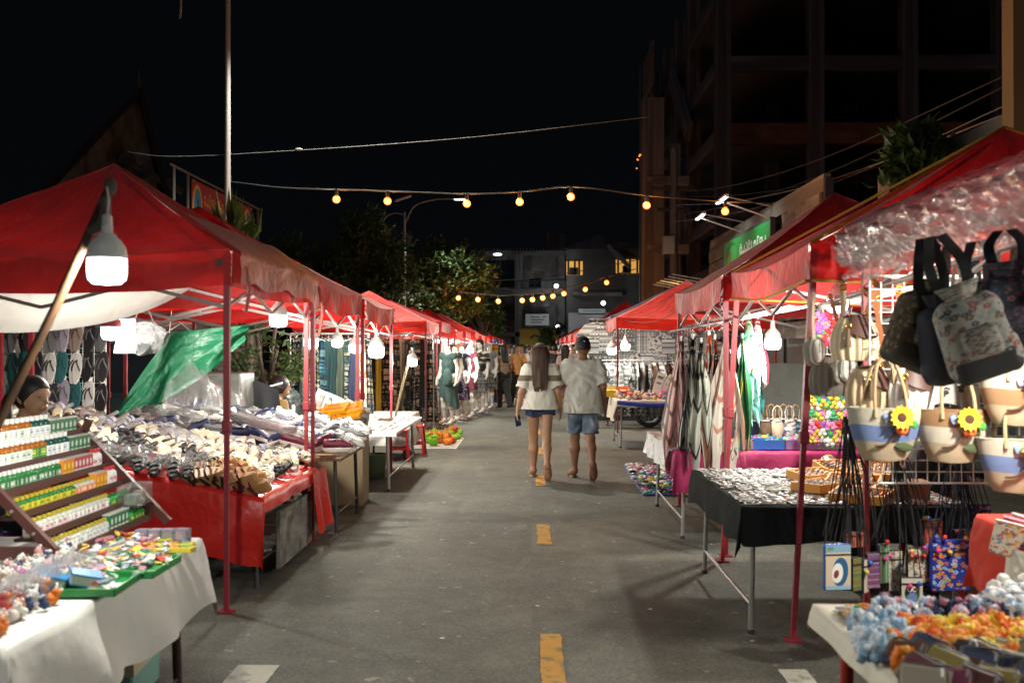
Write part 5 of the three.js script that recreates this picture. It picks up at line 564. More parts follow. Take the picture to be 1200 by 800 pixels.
// left back: rows of dark printed clothes
{ const D = 15.2; rail('clothes rail behind the jewellery stall', W(340, 391, D), W(432, 391, D));
  const n = ['dark banded print', 'grey green banded print', 'dark checked print', 'brown banded print', 'blue striped', 'grey flower print', 'dark green striped', 'purple flower print', 'orange and purple flower print'];
  const row = [0, 2, 0, 3, 4, 'teal', 'teal', 'green', 1, 'navy', 8, 3]; row.forEach((k, q) => { const px = 347 + q * 7.6, m = typeof k === 'number' ? pM[k] : plainM[k], nm = typeof k === 'number' ? n[k] : { teal: 'plain dark teal', green: 'plain sage green', navy: 'plain navy' }[k]; garment('hanging_garment', `${nm} skirt hanging on the rail behind the jewellery stall`, W(px, 396, D + R(-.15, .15)), R(-.8, .8), hang(.1, .2, R(.95, 1.15), .07, q), m, `${nm} skirts behind the jewellery stall`, q % 3 ? null : (t) => obj('tag', box(.03, .05, .002, .03, -.12, .06), plainM.white, t)); });
  const E = 20.3; rail('clothes rail under the orange red tent front', W(420, 392, E), W(508, 392, E)); rail('low clothes rail behind the slanting bulb stick', W(425, 440, E + .5), W(505, 440, E + .5));
  const row2 = [0, 2, 5, 6, 'yellow', 1, 0, 'dark', 3, 'cream', 2, 5, 1, 0, 6, 2, 0]; row2.forEach((k, q) => { const px = 423 + q * 5.1, m = typeof k === 'number' ? pM[k] : plainM[k], nm = typeof k === 'number' ? n[k] : { yellow: 'mustard yellow', dark: 'black', cream: 'cream and brown' }[k]; garment('hanging_garment', `${nm} trousers hanging under the orange red tent`, W(px, 397, E + R(-.22, .22)), R(-.9, .9), hang(.12, k === 'yellow' || k === 'cream' ? .14 : .25, R(1.25, 1.55), .08, q + 20), m, `${nm} trousers under the orange red tent`); });
  const row3 = [0, 5, 2, 1, 'dark', 3, 0, 2, 5, 1]; row3.forEach((k, q) => garment('hanging_garment', 'dark printed garment bunched low behind the slanting bulb stick', W(428 + q * 8.6, 452, E + .5 + R(-.2, .2)), R(-.9, .9), hang(.2, .34, .72, .12, q + 50), typeof k === 'number' ? pM[k] : plainM[k], 'garments bunched low behind the bulb stick'));
  for (let k = 0; k < 7; k++) { const q = Gd(352 + k * 13, 512 + R(-4, 4)); const t = thing('cloth_bundle', 'dark folded cloth bundle heaped below the skirt rail', 'cloth', V(q.x, 0, -14.6 + R(-.3, .3)), R(0, 3), 'cloth bundles below the skirt rail'); obj('bundle', lumpG(.24, k * 3, [1.2, .8, .9]).translate(0, .2 + (k % 2) * .15, 0), pM[k % 4], t); obj('tie', xf(new THREE.TorusGeometry(.2, .012, 5, 20), 0, .22 + (k % 2) * .15, 0, 0, R(0, 3), 0), plainM.dark, t); }
  // towels and scarves past the mannequins
  const tw = [[562, 403, 462, 8, plainM.grey, 'grey'], [572, 402, 470, 8, plainM.white, 'white'], [580, 403, 466, 7, clothM(motif('bands', '#a06a2a', ['#c99a4a', '#6a3a1a', '#d0b070'])), 'ochre patterned'], [587, 404, 462, 6, pM[1], 'grey green patterned'], [594, 404, 456, 5, clothM(motif('floral', '#8a4a3a', ['#d08a5a', '#e0c0a0'])), 'rust patterned']];
  for (const [px, y0, y1, w, m, nm] of tw) { const d = 28.2, p = W(px, y0, d), L = (y1 - y0) * d / 1200, t = thing('hanging_cloth', `long ${nm} cloth hanging straight past the mannequins`, 'cloth', p); obj('cloth', grid(10, 16, (u, v) => V((u - .5) * w * d / 1200 * 1.4, -L * v, .05 * sin(u * 9 + v * 2))), m, t); if (nm === 'ochre patterned') obj('blue_hem', box(.22, .16, .04, 0, -L - .05, 0), rubber.blue, t); obj('fringe', Array.from({ length: 8 }, (_, k) => box(.006, .08, .006, (k / 7 - .5) * w * d / 1200 * 1.3, -L - .03, .01)), plainM.white, t); }
  for (let k = 0; k < 26; k++) { const d = 30 + k * 1.55, t = thing('stall_display', 'small bright garment hanging on the far stalls past the cloths', 'garment', V(-2.15 - R(0, .5), R(1.5, 1.9), -d), R(-.4, .4), 'bright garments on the far stalls'); obj('cloth', hang(.2, .42, R(.5, 1.1), .1, k), mat(pick([[.5, .3, .2], [.55, .1, .06], [.5, .42, .3], [.1, .2, .4], [.6, .3, .1], [.5, .5, .5], [.3, .05, .15]]), .85), t); obj('hanger', hookG, whiteSteel, t); }
  for (let k = 0; k < 14; k++) { const d = 31 + k * 2.6, t = thing('stall_display', 'small pale garment hanging on the far stalls beyond the shirts', 'garment', V(1.75 + R(0, .5), R(1.6, 1.95), -d), R(-.4, .4), 'pale garments on the far shirt side'); obj('cloth', hang(.2, .42, R(.5, 1.2), .1, k + 90), mat(pick([[.45, .44, .42], [.3, .3, .32], [.5, .35, .3], [.15, .15, .2]]), .85), t); obj('hanger', hookG, whiteSteel, t); }
}
// grey shirts on the right
const greyPr = [motif('hstripes', '#777a7b', ['#4c5052', '#a9aba8', '#2e3234', '#c4c4be']), motif('bands', '#8b8d8c', ['#34393b', '#c9c9c3', '#5a5f62']), motif('bands', '#33383b', ['#9a9c99', '#c5c5bd', '#5b6062']), motif('check', '#8c8d8a', ['#3a3f42', '#c0c0ba', '#5c6163']), motif('floral', '#a8a69f', ['#5b5f61', '#3c4144'])].map((t) => clothM(t));
function shirtG(sl = .2, w = .24, h = .62) { const o = [[-.08, 0], [-w - .02, -.05], [-w - sl, -.26], [-w - sl + .13, -.34], [-w + .01, -.2], [-w, -h], [w, -h], [w - .01, -.2], [w + sl - .13, -.34], [w + sl, -.26], [w + .02, -.05], [.08, 0], [.04, -.045], [-.04, -.045]]; const g = extr(o, .03, .008), uv = g.attributes.uv; for (let i = 0; i < uv.count; i++) uv.setXY(i, uv.getX(i) * 2.2, uv.getY(i) * 1.5); return g; }
{ const G = [shirtG(), shirtG(.16, .22, .5)], nm = ['striped', 'banded', 'dark banded', 'checked', 'flowered'], d = 21.1; 
  for (let r = 0; r < 2; r++) for (let c = 0; c < 9; c++) { const k = (c + r * 2) % 5, t = thing('hanging_shirt', `grey ${nm[k]} shirt pinned flat on the upper shirt wall`, 'shirt', W(700 + c * 15.5 + r * 7, 378 + r * 20, d + r * .04), R(-.15, .15), `grey ${nm[k]} shirts on the upper wall`); obj('cloth', G[r % 2], greyPr[k], t); obj('hanger', hookG, whiteSteel, t); }
  rail('rail of grey shirts hanging sideways in the shirt stall', W(700, 422, 20.2), W(842, 422, 20.2)); for (let c = 0; c < 19; c++) { const k = pick([0, 1, 2, 3, 4]), cr = c === 9 || c === 14; const t = thing('hanging_shirt', cr ? 'cream shirt hanging among the grey shirts on the rail' : `grey ${nm[k]} shirt hanging sideways on the rail`, 'shirt', W(704 + c * 7, 425, 20.2 + R(-.05, .05)), PI / 2 + R(-.5, .5), cr ? 'cream shirts on the rail' : `grey ${nm[k]} shirts on the rail`); obj('cloth', c % 2 ? hang(.16, .34, .66, .12, c) : G[0], cr ? plainM.cream : greyPr[k], t); obj('hanger', hookG, whiteSteel, t); }
  for (let c = 0; c < 9; c++) { const k = pick([1, 2, 2, 3]), t = thing('hanging_garment', `grey ${nm[k]} trousers hanging below the shirt rail`, 'garment', W(703 + c * 12, 452, 20.6), R(-.4, .4), `grey ${nm[k]} trousers below the shirt rail`); obj('cloth', hang(.2, .3, .6, .1, c + 5), greyPr[k], t); obj('hanger', hookG, whiteSteel, t); }
  const b = thing('wall_cloth', 'dark backcloth behind the wall of grey shirts', 'cloth', [2.9, 0, -21.25]); obj('cloth', grid(20, 6, (u, v) => V((u - .5) * 3.4, 2.2 - v * 2.1, .03 * sin(u * 20))), mat([.05, .05, .055], .9), b); obj('rod', bar(V(-1.7, 2.2, 0), V(1.7, 2.2, 0), .015, 6), steelGrey, b);
  // shawl hanging at the street post and white blouse
  const w = thing('hanging_garment', 'pale flowered blouse hanging at the street post beyond', 'garment', W(694, 392, 22.5)); obj('cloth', hang(.3, .5, .95, .14, 7), greyPr[4], w); obj('hanger', hookG, whiteSteel, w);
}
// scarves
{ const D = 8.75, specs = [[798, 398, 560, ['#6a5048', '#d8b8b4', '#c79a98', '#e6dcd6', '#3a2a26'], '#cfa8a6', 'pink and brown', .2], [812, 396, 566, ['#15181a', '#e4e2d8', '#c9cfc6', '#20282a'], '#dfe0d8', 'white with black border', .15], [822, 400, 566, ['#1a1c1e', '#aab0a4', '#d9dace', '#8a4028'], '#c8ccc0', 'sage and black', .15], [831, 392, 552, ['#d8691a', '#e9d9c2', '#20355a', '#f0ebe0', '#b07a3a'], '#e6dfd0', 'cream with orange border', .14], [838, 396, 548, ['#c85f1e', '#222', '#e5dccf'], '#1e1e20', 'black and orange', .1], [851, 392, 562, ['#c9917c', '#e4ded2', '#b8c2bc', '#14181a'], '#e0dcd0', 'ivory with peach edge', .2], [862, 398, 560, ['#1a1a1a', '#4a2f22', '#8a7a3a'], '#241c18', 'dark brown', .12], [870, 395, 545, ['#1c5a34', '#c8b84a', '#e4e4dc', '#2a2a2a'], '#2c6a48', 'green and yellow', .1], [878, 370, 470, ['#2f6f6a', '#c9b25a', '#dcdcc8', '#7ab0a4'], '#9cc0b0', 'mint and gold', .16], [888, 372, 455, ['#7a2a3a', '#d8c8c4', '#b89098', '#40606a'], '#d2bcb8', 'rose patterned', .14], [884, 425, 500, ['#2d6d72', '#a7c7bf', '#e0e2d8'], '#7fb0aa', 'sea green', .1]];
  specs.forEach(([px, y0, y1, cs, bg2, nm, wd], i) => { const d = i < 8 ? D - .12 * (i % 3) : 8.95, p = W(px, y0, d), L = (y1 - y0) * d / 1200, t = thing('hanging_scarf', `${nm} silk scarf hanging in folds over the magenta table`, 'scarf', p, R(-.3, .3));
    obj('cloth', grid(44, 30, (u, v) => { const s = u - .5, w = wd * (.14 + .85 * sstep(0, .75, v)), x = s * 2 * w * (.8 + .12 * nz(v * 3, i, 2)) + .02 * nz(v * 2.5, i * 3), saw = Math.abs(((u * 2.5 + i * .37) % 1) - .5) * 2, end = 1 - .42 * Math.pow(saw, 1.2) * (.6 + .4 * sin(i * 5 + Math.floor(u * 2.5 + i * .37) * 2.1)); return V(x + .012 * nz(v * 4, i), -L * v * end, .04 * sin(u * 15.7 + i) * sstep(0, .25, v) * (1 + .3 * nz(v * 3, u * 4, i)) + .014 * sin(u * 33 + v * 5 + i)); }, 1, 1), mat([1, 1, 1], .45, { map: motif('scarf', bg2, cs), sheen: .3 }), t); obj('clip', rbox(.02, .05, .02, .004, 0, .01, 0), steelGrey, t); });
  const a = W(786, 388, D), b = W(885, 370, D), r = thing('scarf_rail', 'thin steel rail with chain holding the silk scarves', 'rail'); obj('bar', bar(a, b, .01, 8), steelGrey, r); for (const [px, n] of [[830, 9], [846, 7]]) { const top = W(px, 348, D); obj('chain', Array.from({ length: n }, (_, k) => xf(new THREE.TorusGeometry(.016, .003, 5, 10), top.x, top.y - .03 * k, top.z, 0, k % 2 ? PI / 2 : 0, 0)), steelGrey, r); }
  const hg = []; for (let k = 0; k < 24; k++) { const p = W(806 + k * 3.2, 384 - k * .5, D); hg.push(hookG.clone().scale(.55, .7, .7).rotateY(R(.9, 2)).translate(p.x, p.y + R(-.05, .02), p.z)); } obj('clip_hanger', hg, trussM, r);
}
// ---------- black table trinkets ----------
{ const y = .731, fin = [['silver', mat([.78, .78, .76], .25, { metalness: .85 })], ['bronze', mat([.3, .24, .18], .4, { metalness: .7 })], ['pale', mat([.6, .59, .55], .5)], ['grey', mat([.2, .2, .21], .45, { metalness: .4 })], ['blush', mat([.42, .3, .28], .5)]];
  const P = fin.map(([n, m], k) => { const t = thing('metal_trinket', `${n} metal keepsake laid in rows on the black cloth`, 'trinket', [0, -50, 0], 0, `${n} keepsakes on the black cloth`); obj('backing', rbox(.075, .005, .05, .002, 0, .003, 0), k === 2 ? mat([.6, .6, .6], .6) : mat([.42, .42, .4], .55), t); obj('ornament', [lumpG(.016, k * 3, [1.3, .35, .8]).translate(-.008, .009, 0), xf(new THREE.TorusGeometry(.011, .0025, 5, 12), .024, .007, 0, PI / 2)], m, t); return t; });
  for (let r = 0; r < 20; r++) for (let c = 0; c < 14; c++) { const x = 1.22 + c * .087 + R(-.008, .008), z = 5.75 + r * .082 + R(-.008, .008); if (x > 2.45 || (x > 1.9 && z > 6.35 && x - 1.9 > (7.1 - z) * .6) || rnd() < .05) continue; put(P[pick([0, 0, 0, 1, 2, 2, 3, 4])], x, y + R(0, .006), -z, R(-.3, .3), R(-.08, .08), R(-.1, .1), R(.8, 1.25)); }
  // wooden trays of bangles
  const om = mat([.62, .27, .04], .5), tr = (px, py, yy, a, tilt, l) => { const q = Gd(px, py, yy), t = thing('bangle_tray', l, 'tray', [q.x, yy + .02, q.z], a); t.rotation.order = 'YXZ'; t.rotation.x = tilt; obj('tray_base', rbox(.3, .012, .2, .003, 0, .006, 0), om, t); for (const [w, d, x, z] of [[.012, .2, -.15, 0], [.012, .2, .15, 0], [.3, .012, 0, .1], [.3, .012, 0, -.1]]) obj('tray_side', box(w, .05, d, x, .028, z), om, t); for (let k = 0; k < 5; k++) { const rw = obj('divider', box(.008, .036, .19, -.1 + k * .05, .022, 0), om, t); obj('bangle', Array.from({ length: 4 }, (_, j) => xf(new THREE.TorusGeometry(.02, .005, 5, 12), -.125 + k * .05, .034, -.06 + j * .04, .4, 0, 0)), pick(fin)[1], rw); } };
  tr(955, 565, .73, .5, .1, 'orange wooden tray of bangles at the back of the black table'); tr(985, 556, .75, .2, .2, 'orange wooden tray of silver rings tilted behind the trinkets'); tr(1000, 575, .74, -.5, .25, 'orange wooden tray of bracelets beside the sling bags'); tr(1025, 560, .80, -.4, .3, 'orange wooden tray raised on the stack by the sling bags'); tr(962, 578, .73, .7, 0, 'small orange wooden tray at the edge of the trinkets'); tr(1010, 590, .72, -.6, .1, 'orange wooden tray hanging over the black cloth edge');
  const wb = thing('wooden_box', 'brown wooden box held by the seller in black', 'box', W(1068, 577, 5.9)); obj('box_body', rbox(.17, .1, .14, .006, 0, 0, 0), mat([.22, .09, .04], .5), wb); obj('lid', rbox(.18, .02, .15, .004, 0, .06, 0), mat([.28, .12, .05], .5), wb);
  const sv = Gd(972, 548, .75), bl = thing('silver_bundle', 'bundle of shiny silver foil between the orange trays', 'bundle', [sv.x, .78, sv.z]); obj('foil', lumpG(.07, 33, [1, .8, .8]), fin[0][1], bl); obj('tie', xf(new THREE.TorusGeometry(.05, .006, 5, 14), 0, .01, 0, 0, .6, 0), rubber.yellow, bl);
}
// ---------- goods on the magenta table ----------
{ const y = .75, cs = [['pink', [.6, .2, .35]], ['blue', [.05, .16, .5]], ['purple', [.3, .1, .4]], ['white', [.66, .65, .64]], ['yellow', [.6, .45, .06]], ['green', [.06, .35, .12]], ['red', [.5, .03, .04]], ['turquoise', [.05, .35, .4]]];
  const P = cs.map(([n, c], k) => { const t = thing('bead_toy', `${n} beaded trinket heaped on the magenta table`, 'trinket', [0, -50, 0], 0, `${n} beaded trinkets on the magenta table`); obj('bead', lumpG(.026, k * 2.7, [1.2, .7, 1]).translate(0, .015, 0), mat(c, .35), t); obj('bead_small', [sph(.012, .028, .012, .01, 8), sph(.01, -.026, .01, -.012, 8), sph(.009, .01, .03, .02, 8)], mat(cs[(k + 3) % 8][1], .35), t); return t; });
  for (let k = 0; k < 190; k++) { const z = 8.66 + Math.pow(rnd(), 1.2) * 1.0, x = R(1.45, 3.2); put(pick(P), x, y + (z < 8.9 ? .045 : R(0, .03)), -z, R(0, 6), R(-.4, .4), R(-.4, .4), R(.8, 1.5)); }
  const tub = (px, c, n) => { const p = W(px, 524, 8.72), t = thing('plastic_basket', `${n} clear plastic basket along the edge of the magenta table`, 'basket', [p.x, y, p.z]); const m = mat(c, .2, { transmission: .45, thickness: 0 }); obj('basket_base', box(.26, .006, .2, 0, .004, 0), m, t); for (const [w, d, x, z] of [[.006, .2, -.13, 0], [.006, .2, .13, 0], [.26, .006, 0, .1], [.26, .006, 0, -.1]]) obj('basket_side', box(w, .075, d, x, .042, z), m, t); obj('rim', [box(.28, .008, .012, 0, .08, .1), box(.28, .008, .012, 0, .08, -.1), box(.012, .008, .2, .134, .08, 0), box(.012, .008, .2, -.134, .08, 0)], m, t); };
  tub(862, [.7, .45, .6], 'pale pink'); tub(898, [.1, .3, .75], 'bright blue'); tub(936, [.55, .35, .6], 'lilac'); tub(972, [.5, .5, .55], 'colourless');
  // small drawstring bags standing in a row at the back
  const bc = [['blue patterned', pM[4]], ['cream', plainM.cream], ['navy', plainM.navy], ['white flowered', clothM(motif('floral', '#cfd0ca', ['#35508a', '#a03a3a', '#6a8a5a']))], ['brown', mat([.16, .1, .06], .8)]];
  for (let k = 0; k < 16; k++) { const p = W(868 + k * 7.2, 512 - (k % 2) * 8, 9.55 + (k % 2) * .25), b = bc[k % 5], t = thing('mini_bag', `small ${b[0]} bag with loop handle behind the bead baskets`, 'bag', [p.x, y, p.z], R(-.4, .4), `small ${b[0]} bags behind the baskets`); obj('pouch', lumpG(.075, k, [.8, 1.3, .6]).translate(0, .1, 0), b[1], t); obj('handle', tube([V(-.035, .18, 0), V(-.04, .27, 0), V(0, .32, 0), V(.04, .27, 0), V(.035, .18, 0)], .007, 12, 6), k % 2 ? rubber.tan : b[1], t); obj('collar', xf(new THREE.TorusGeometry(.035, .01, 6, 14), 0, .18, 0, PI / 2), plainM.white, t); }
  for (let k = 0; k < 4; k++) { const p = W(955 + k * 14, 520 - k, 8.9), t = thing('green_packet', 'flat green and blue packet lying on the magenta table end', 'packet', [p.x, y + .06, p.z], R(-.6, .6), 'packets on the magenta table end'); t.rotation.x = .3; obj('packet', rbox(.16, .012, .1, .004), mat([.04, .3, .08], .4), t); obj('print', box(.08, .002, .05, 0, .0075, 0), k % 2 ? rubber.blue : rubber.yellow, t); }
  // charm strings on a wire rack
  const d = 7.95, c = W(974, 408, d); wireGrid('wire_panel', 'wire panel hung with bright pompom charms', [c.x, .95, -d - .05], .34, 1.05, .05, .002, steelGrey, .1);
  const cp = cs.map(([n, cc], k) => { const t = thing('pompom_charm', `${n} pompom charm cluster hanging on the wire panel`, 'charm', [0, -50, 0], 0, `${n} pompom charms`); obj('pompom', [lumpG(.022, k), lumpG(.017, k + 4).translate(.02, -.025, .008), lumpG(.016, k + 8).translate(-.018, -.028, 0)], mat(cc, .9), t); obj('bead', sph(.009, 0, .024, .004, 8), mat(cs[(k + 2) % 8][1], .3), t); obj('bead', sph(.008, .018, -.05, .01, 8), mat(cs[(k + 2) % 8][1], .3), t); obj('string', bar(V(0, .02, 0), V(0, .08, 0), .0018, 4), plainM.white, t); return t; });
  const rows = [[1.86, [6, 0, 2, 6]], [1.80, [6, 2, 0, 0]], [1.74, [0, 2, 5, 6]], [1.66, [0, 5, 6, 2]], [1.50, [3, 1, 4, 3]], [1.42, [3, 4, 3, 0]], [1.34, [1, 3, 5, 1]], [1.24, [4, 5, 1, 4]], [1.18, [4, 3, 4, 5]], [1.10, [5, 4, 0, 3]], [1.02, [0, 6, 2, 0]], [.96, [0, 4, 3, 5]], [.9, [4, 0, 3, 3]]]; for (const [yy, ks] of rows) for (let q = 0; q < 8; q++) put(cp[ks[q % 4]], c.x - .15 + q * .042 + R(-.008, .008), yy + R(-.015, .015), -d + R(0, .02), R(-.5, .5), 0, R(-.2, .2), R(.9, 1.2));
}
// covered cart behind
{ const p = W(905, 505, 12.4), t = thing('covered_cart', 'cart covered with a pale grey tarp behind the scarf stall', 'cart', [p.x + .1, 0, p.z]); obj('frame', [box(1.5, .5, 1.0, 0, .5, 0)], darkSteel, t); obj('tarp', grid(24, 12, (u, v) => V((u - .5) * (1.1 + .55 * v), 1.42 - .62 * v + .02 * nz(u * 5, v * 4), .1 + v * .45 + .03 * sin(u * 11) * v), 1.5, .8), greyTarp, t); obj('tarp_back', grid(8, 4, (u, v) => V((u - .5) * 1.1, 1.42 - .3 * v, .1 - v * .5)), greyTarp, t); obj('counter', rbox(1.9, .04, .7, .01, 0, .8, .45), steelGrey, t); obj('apron', grid(20, 8, (u, v) => V((u - .5) * 1.9, .78 - v * .55, .82 + .02 * sin(u * 16))), mat([.1, .1, .1], .8), t); for (const x of [-.6, .6]) { const w = obj('wheel', xf(new THREE.TorusGeometry(.24, .035, 8, 24), x, .27, .55), rubber.black, t); obj('spoke', Array.from({ length: 6 }, (_, k) => box(.008, .46, .008, x, .27, .55, 0, 0, k * PI / 6)), steelGrey, w); }
  const m = W(800, 490, 20.4), b = thing('parked_motorbike', 'parked motorbike half hidden behind the shirt stall table', 'motorbike', [m.x, 0, m.z - .4]); for (const x of [-.62, .62]) { const w = obj('wheel', xf(new THREE.TorusGeometry(.25, .05, 10, 28), x, .3, 0), rubber.black, b); obj('rim', [xf(new THREE.TorusGeometry(.2, .015, 6, 24), x, .3, 0), ...Array.from({ length: 5 }, (_, k) => box(.012, .4, .012, x, .3, 0, 0, 0, k * PI / 5))], steelGrey, w); } obj('body', [tube([V(-.6, .5, 0), V(-.2, .55, 0), V(.15, .4, 0), V(.45, .7, 0), V(.5, .95, 0)], .11, 20, 8)], mat([.02, .02, .03], .3), b); obj('seat', rbox(.6, .09, .24, .04, -.25, .72, 0), rubber.black, b); obj('handlebar', tube([V(.42, 1.0, -.32), V(.5, 1.0, 0), V(.42, 1.0, .32)], .015, 12, 6), steelGrey, b); obj('headlight', sph(.08, .58, .88, 0, 10), whiteSteel, b); obj('fork', [bar(V(.5, .95, .06), V(.62, .3, .06), .02), bar(V(.5, .95, -.06), V(.62, .3, -.06), .02)], steelGrey, b);
  // goods on the shirt stall table
  const cs = [[.6, .4, .1], [.6, .1, .08], [.65, .64, .6], [.5, .3, .35], [.1, .25, .5], [.55, .5, .4]], nm = ['amber', 'red', 'white', 'pink', 'blue', 'cream'], P = cs.map((c, k) => { const q = thing('small_souvenir', `${nm[k]} small souvenir on the shirt stall table`, 'souvenir', [0, -50, 0], 0, `${nm[k]} souvenirs at the shirt stall`); obj('body', lumpG(.04, k, [1, .7, 1]).translate(0, .025, 0), mat(c, .6), q); obj('top', lumpG(.022, k + 6).translate(.01, .055, 0), mat(cs[(k + 2) % 6], .6), q); return q; });
  for (let k = 0; k < 80; k++) put(pick(P), R(1.42, 2.55), .77, -R(16.5, 17.8), R(0, 6), 0, 0, R(.8, 1.5)); const box2 = (px, c, n) => { const q = W(px, 462, 17.5), z = thing('souvenir_box', `${n} open box at the back of the shirt stall table`, 'box', [q.x, .77, q.z]); obj('box_body', rbox(.24, .12, .2, .01, 0, .06, 0), mat(c, .5), z); obj('flap', box(.24, .005, .1, 0, .14, -.12, .7), mat(c, .5), z); }; box2(718, [.6, .42, .03], 'yellow'); box2(731, [.6, .12, .03], 'orange'); for (const [px, a, l] of [[768, .3, 'white price board leaning on the shirt stall table'], [774, .6, 'yellow and white paper board propped at the shirt stall']]) { const q = W(px, 458, 17.4), z = thing('paper_board', l, 'board', [q.x, .8, q.z], -.3); z.rotation.z = -a; obj('board', rbox(.14, .4, .02, .006, 0, .2, 0), mat([.66, .66, .62], .6), z); obj('print', [box(.1, .05, .003, 0, .32, .012), box(.08, .03, .003, 0, .22, .012)], a > .5 ? rubber.yellow : rubber.grey, z); }
  const pb = W(788, 462, 17.2), pz = thing('cloth_roll', 'roll of pink cloth at the end of the shirt stall table', 'cloth', [pb.x, .8, pb.z]); obj('roll', cyl(.07, .07, .4, 16, 0, .04, 0, 0, 0, PI / 2), mat([.5, .12, .3], .8), pz); obj('core', cyl(.02, .02, .41, 10, 0, .04, 0, 0, 0, PI / 2), wood, pz);
}
// ground mat with small goods
{ const a = Gd(731, 546), b = Gd(812, 546), c = Gd(755, 581), e = Gd(830, 581), t = thing('ground_sheet', 'pale sheet spread on the asphalt beside the magenta table', 'sheet'); obj('sheet', grid(20, 20, (u, v) => { const p = a.clone().lerp(b, u).lerp(c.clone().lerp(e, u), v); p.y = .008 + .006 * (nz(u * 7, v * 7) + .5); return p; }), mat([.5, .5, .5], .8), t); obj('blue_hem', [bar(a.clone().setY(.015), c.clone().setY(.015), .012, 6), bar(c.clone().setY(.015), e.clone().setY(.015), .012, 6)], mat([.03, .1, .3], .6), t);
  const cs = [['pink', [.55, .15, .3]], ['purple', [.25, .1, .4]], ['teal', [.03, .25, .3]], ['white', [.66, .66, .64]], ['yellow', [.6, .45, .05]], ['dark', [.03, .03, .05]], ['green', [.05, .25, .08]]], P = cs.map(([n, cc], k) => { const q = thing('hair_clip', `${n} hair clip in the rows on the ground sheet`, 'hair clip', [0, -50, 0], 0, `${n} hair clips on the ground sheet`); obj('clip', lumpG(.035, k * 1.9, [1.3, .5, .8]).translate(0, .02, 0), mat(cc, .4), q); obj('card', box(.1, .002, .06, 0, .003, 0), plainM.white, q); return q; });
  for (let r = 0; r < 17; r++) for (let k = 0; k < 13; k++) { const u = (k + .5 + R(-.25, .25)) / 13, v = (r + .5 + R(-.25, .25)) / 17, p = a.clone().lerp(b, u).lerp(c.clone().lerp(e, u), v); put(P[v < .3 ? pick([3, 3, 3, 0, 5]) : pick([0, 1, 2, 3, 4, 5, 5, 6])], p.x, .014, p.z, R(0, 6), 0, 0, R(.8, 1.2)); }
  for (let k = 0; k < 3; k++) { const q = Gd(802 + k * 9, 581 - k), y = thing('yellow_box', 'yellow packet at the corner of the ground sheet', 'packet', [q.x, .012, q.z], R(-.2, .2), 'yellow packets on the ground sheet'); obj('packet', rbox(.14, .09, .1, .006, 0, .045, 0), mat([.6, .4, .03], .5), y); obj('print', box(.1, .04, .003, 0, .045, .0515), rubber.orange, y); }
}
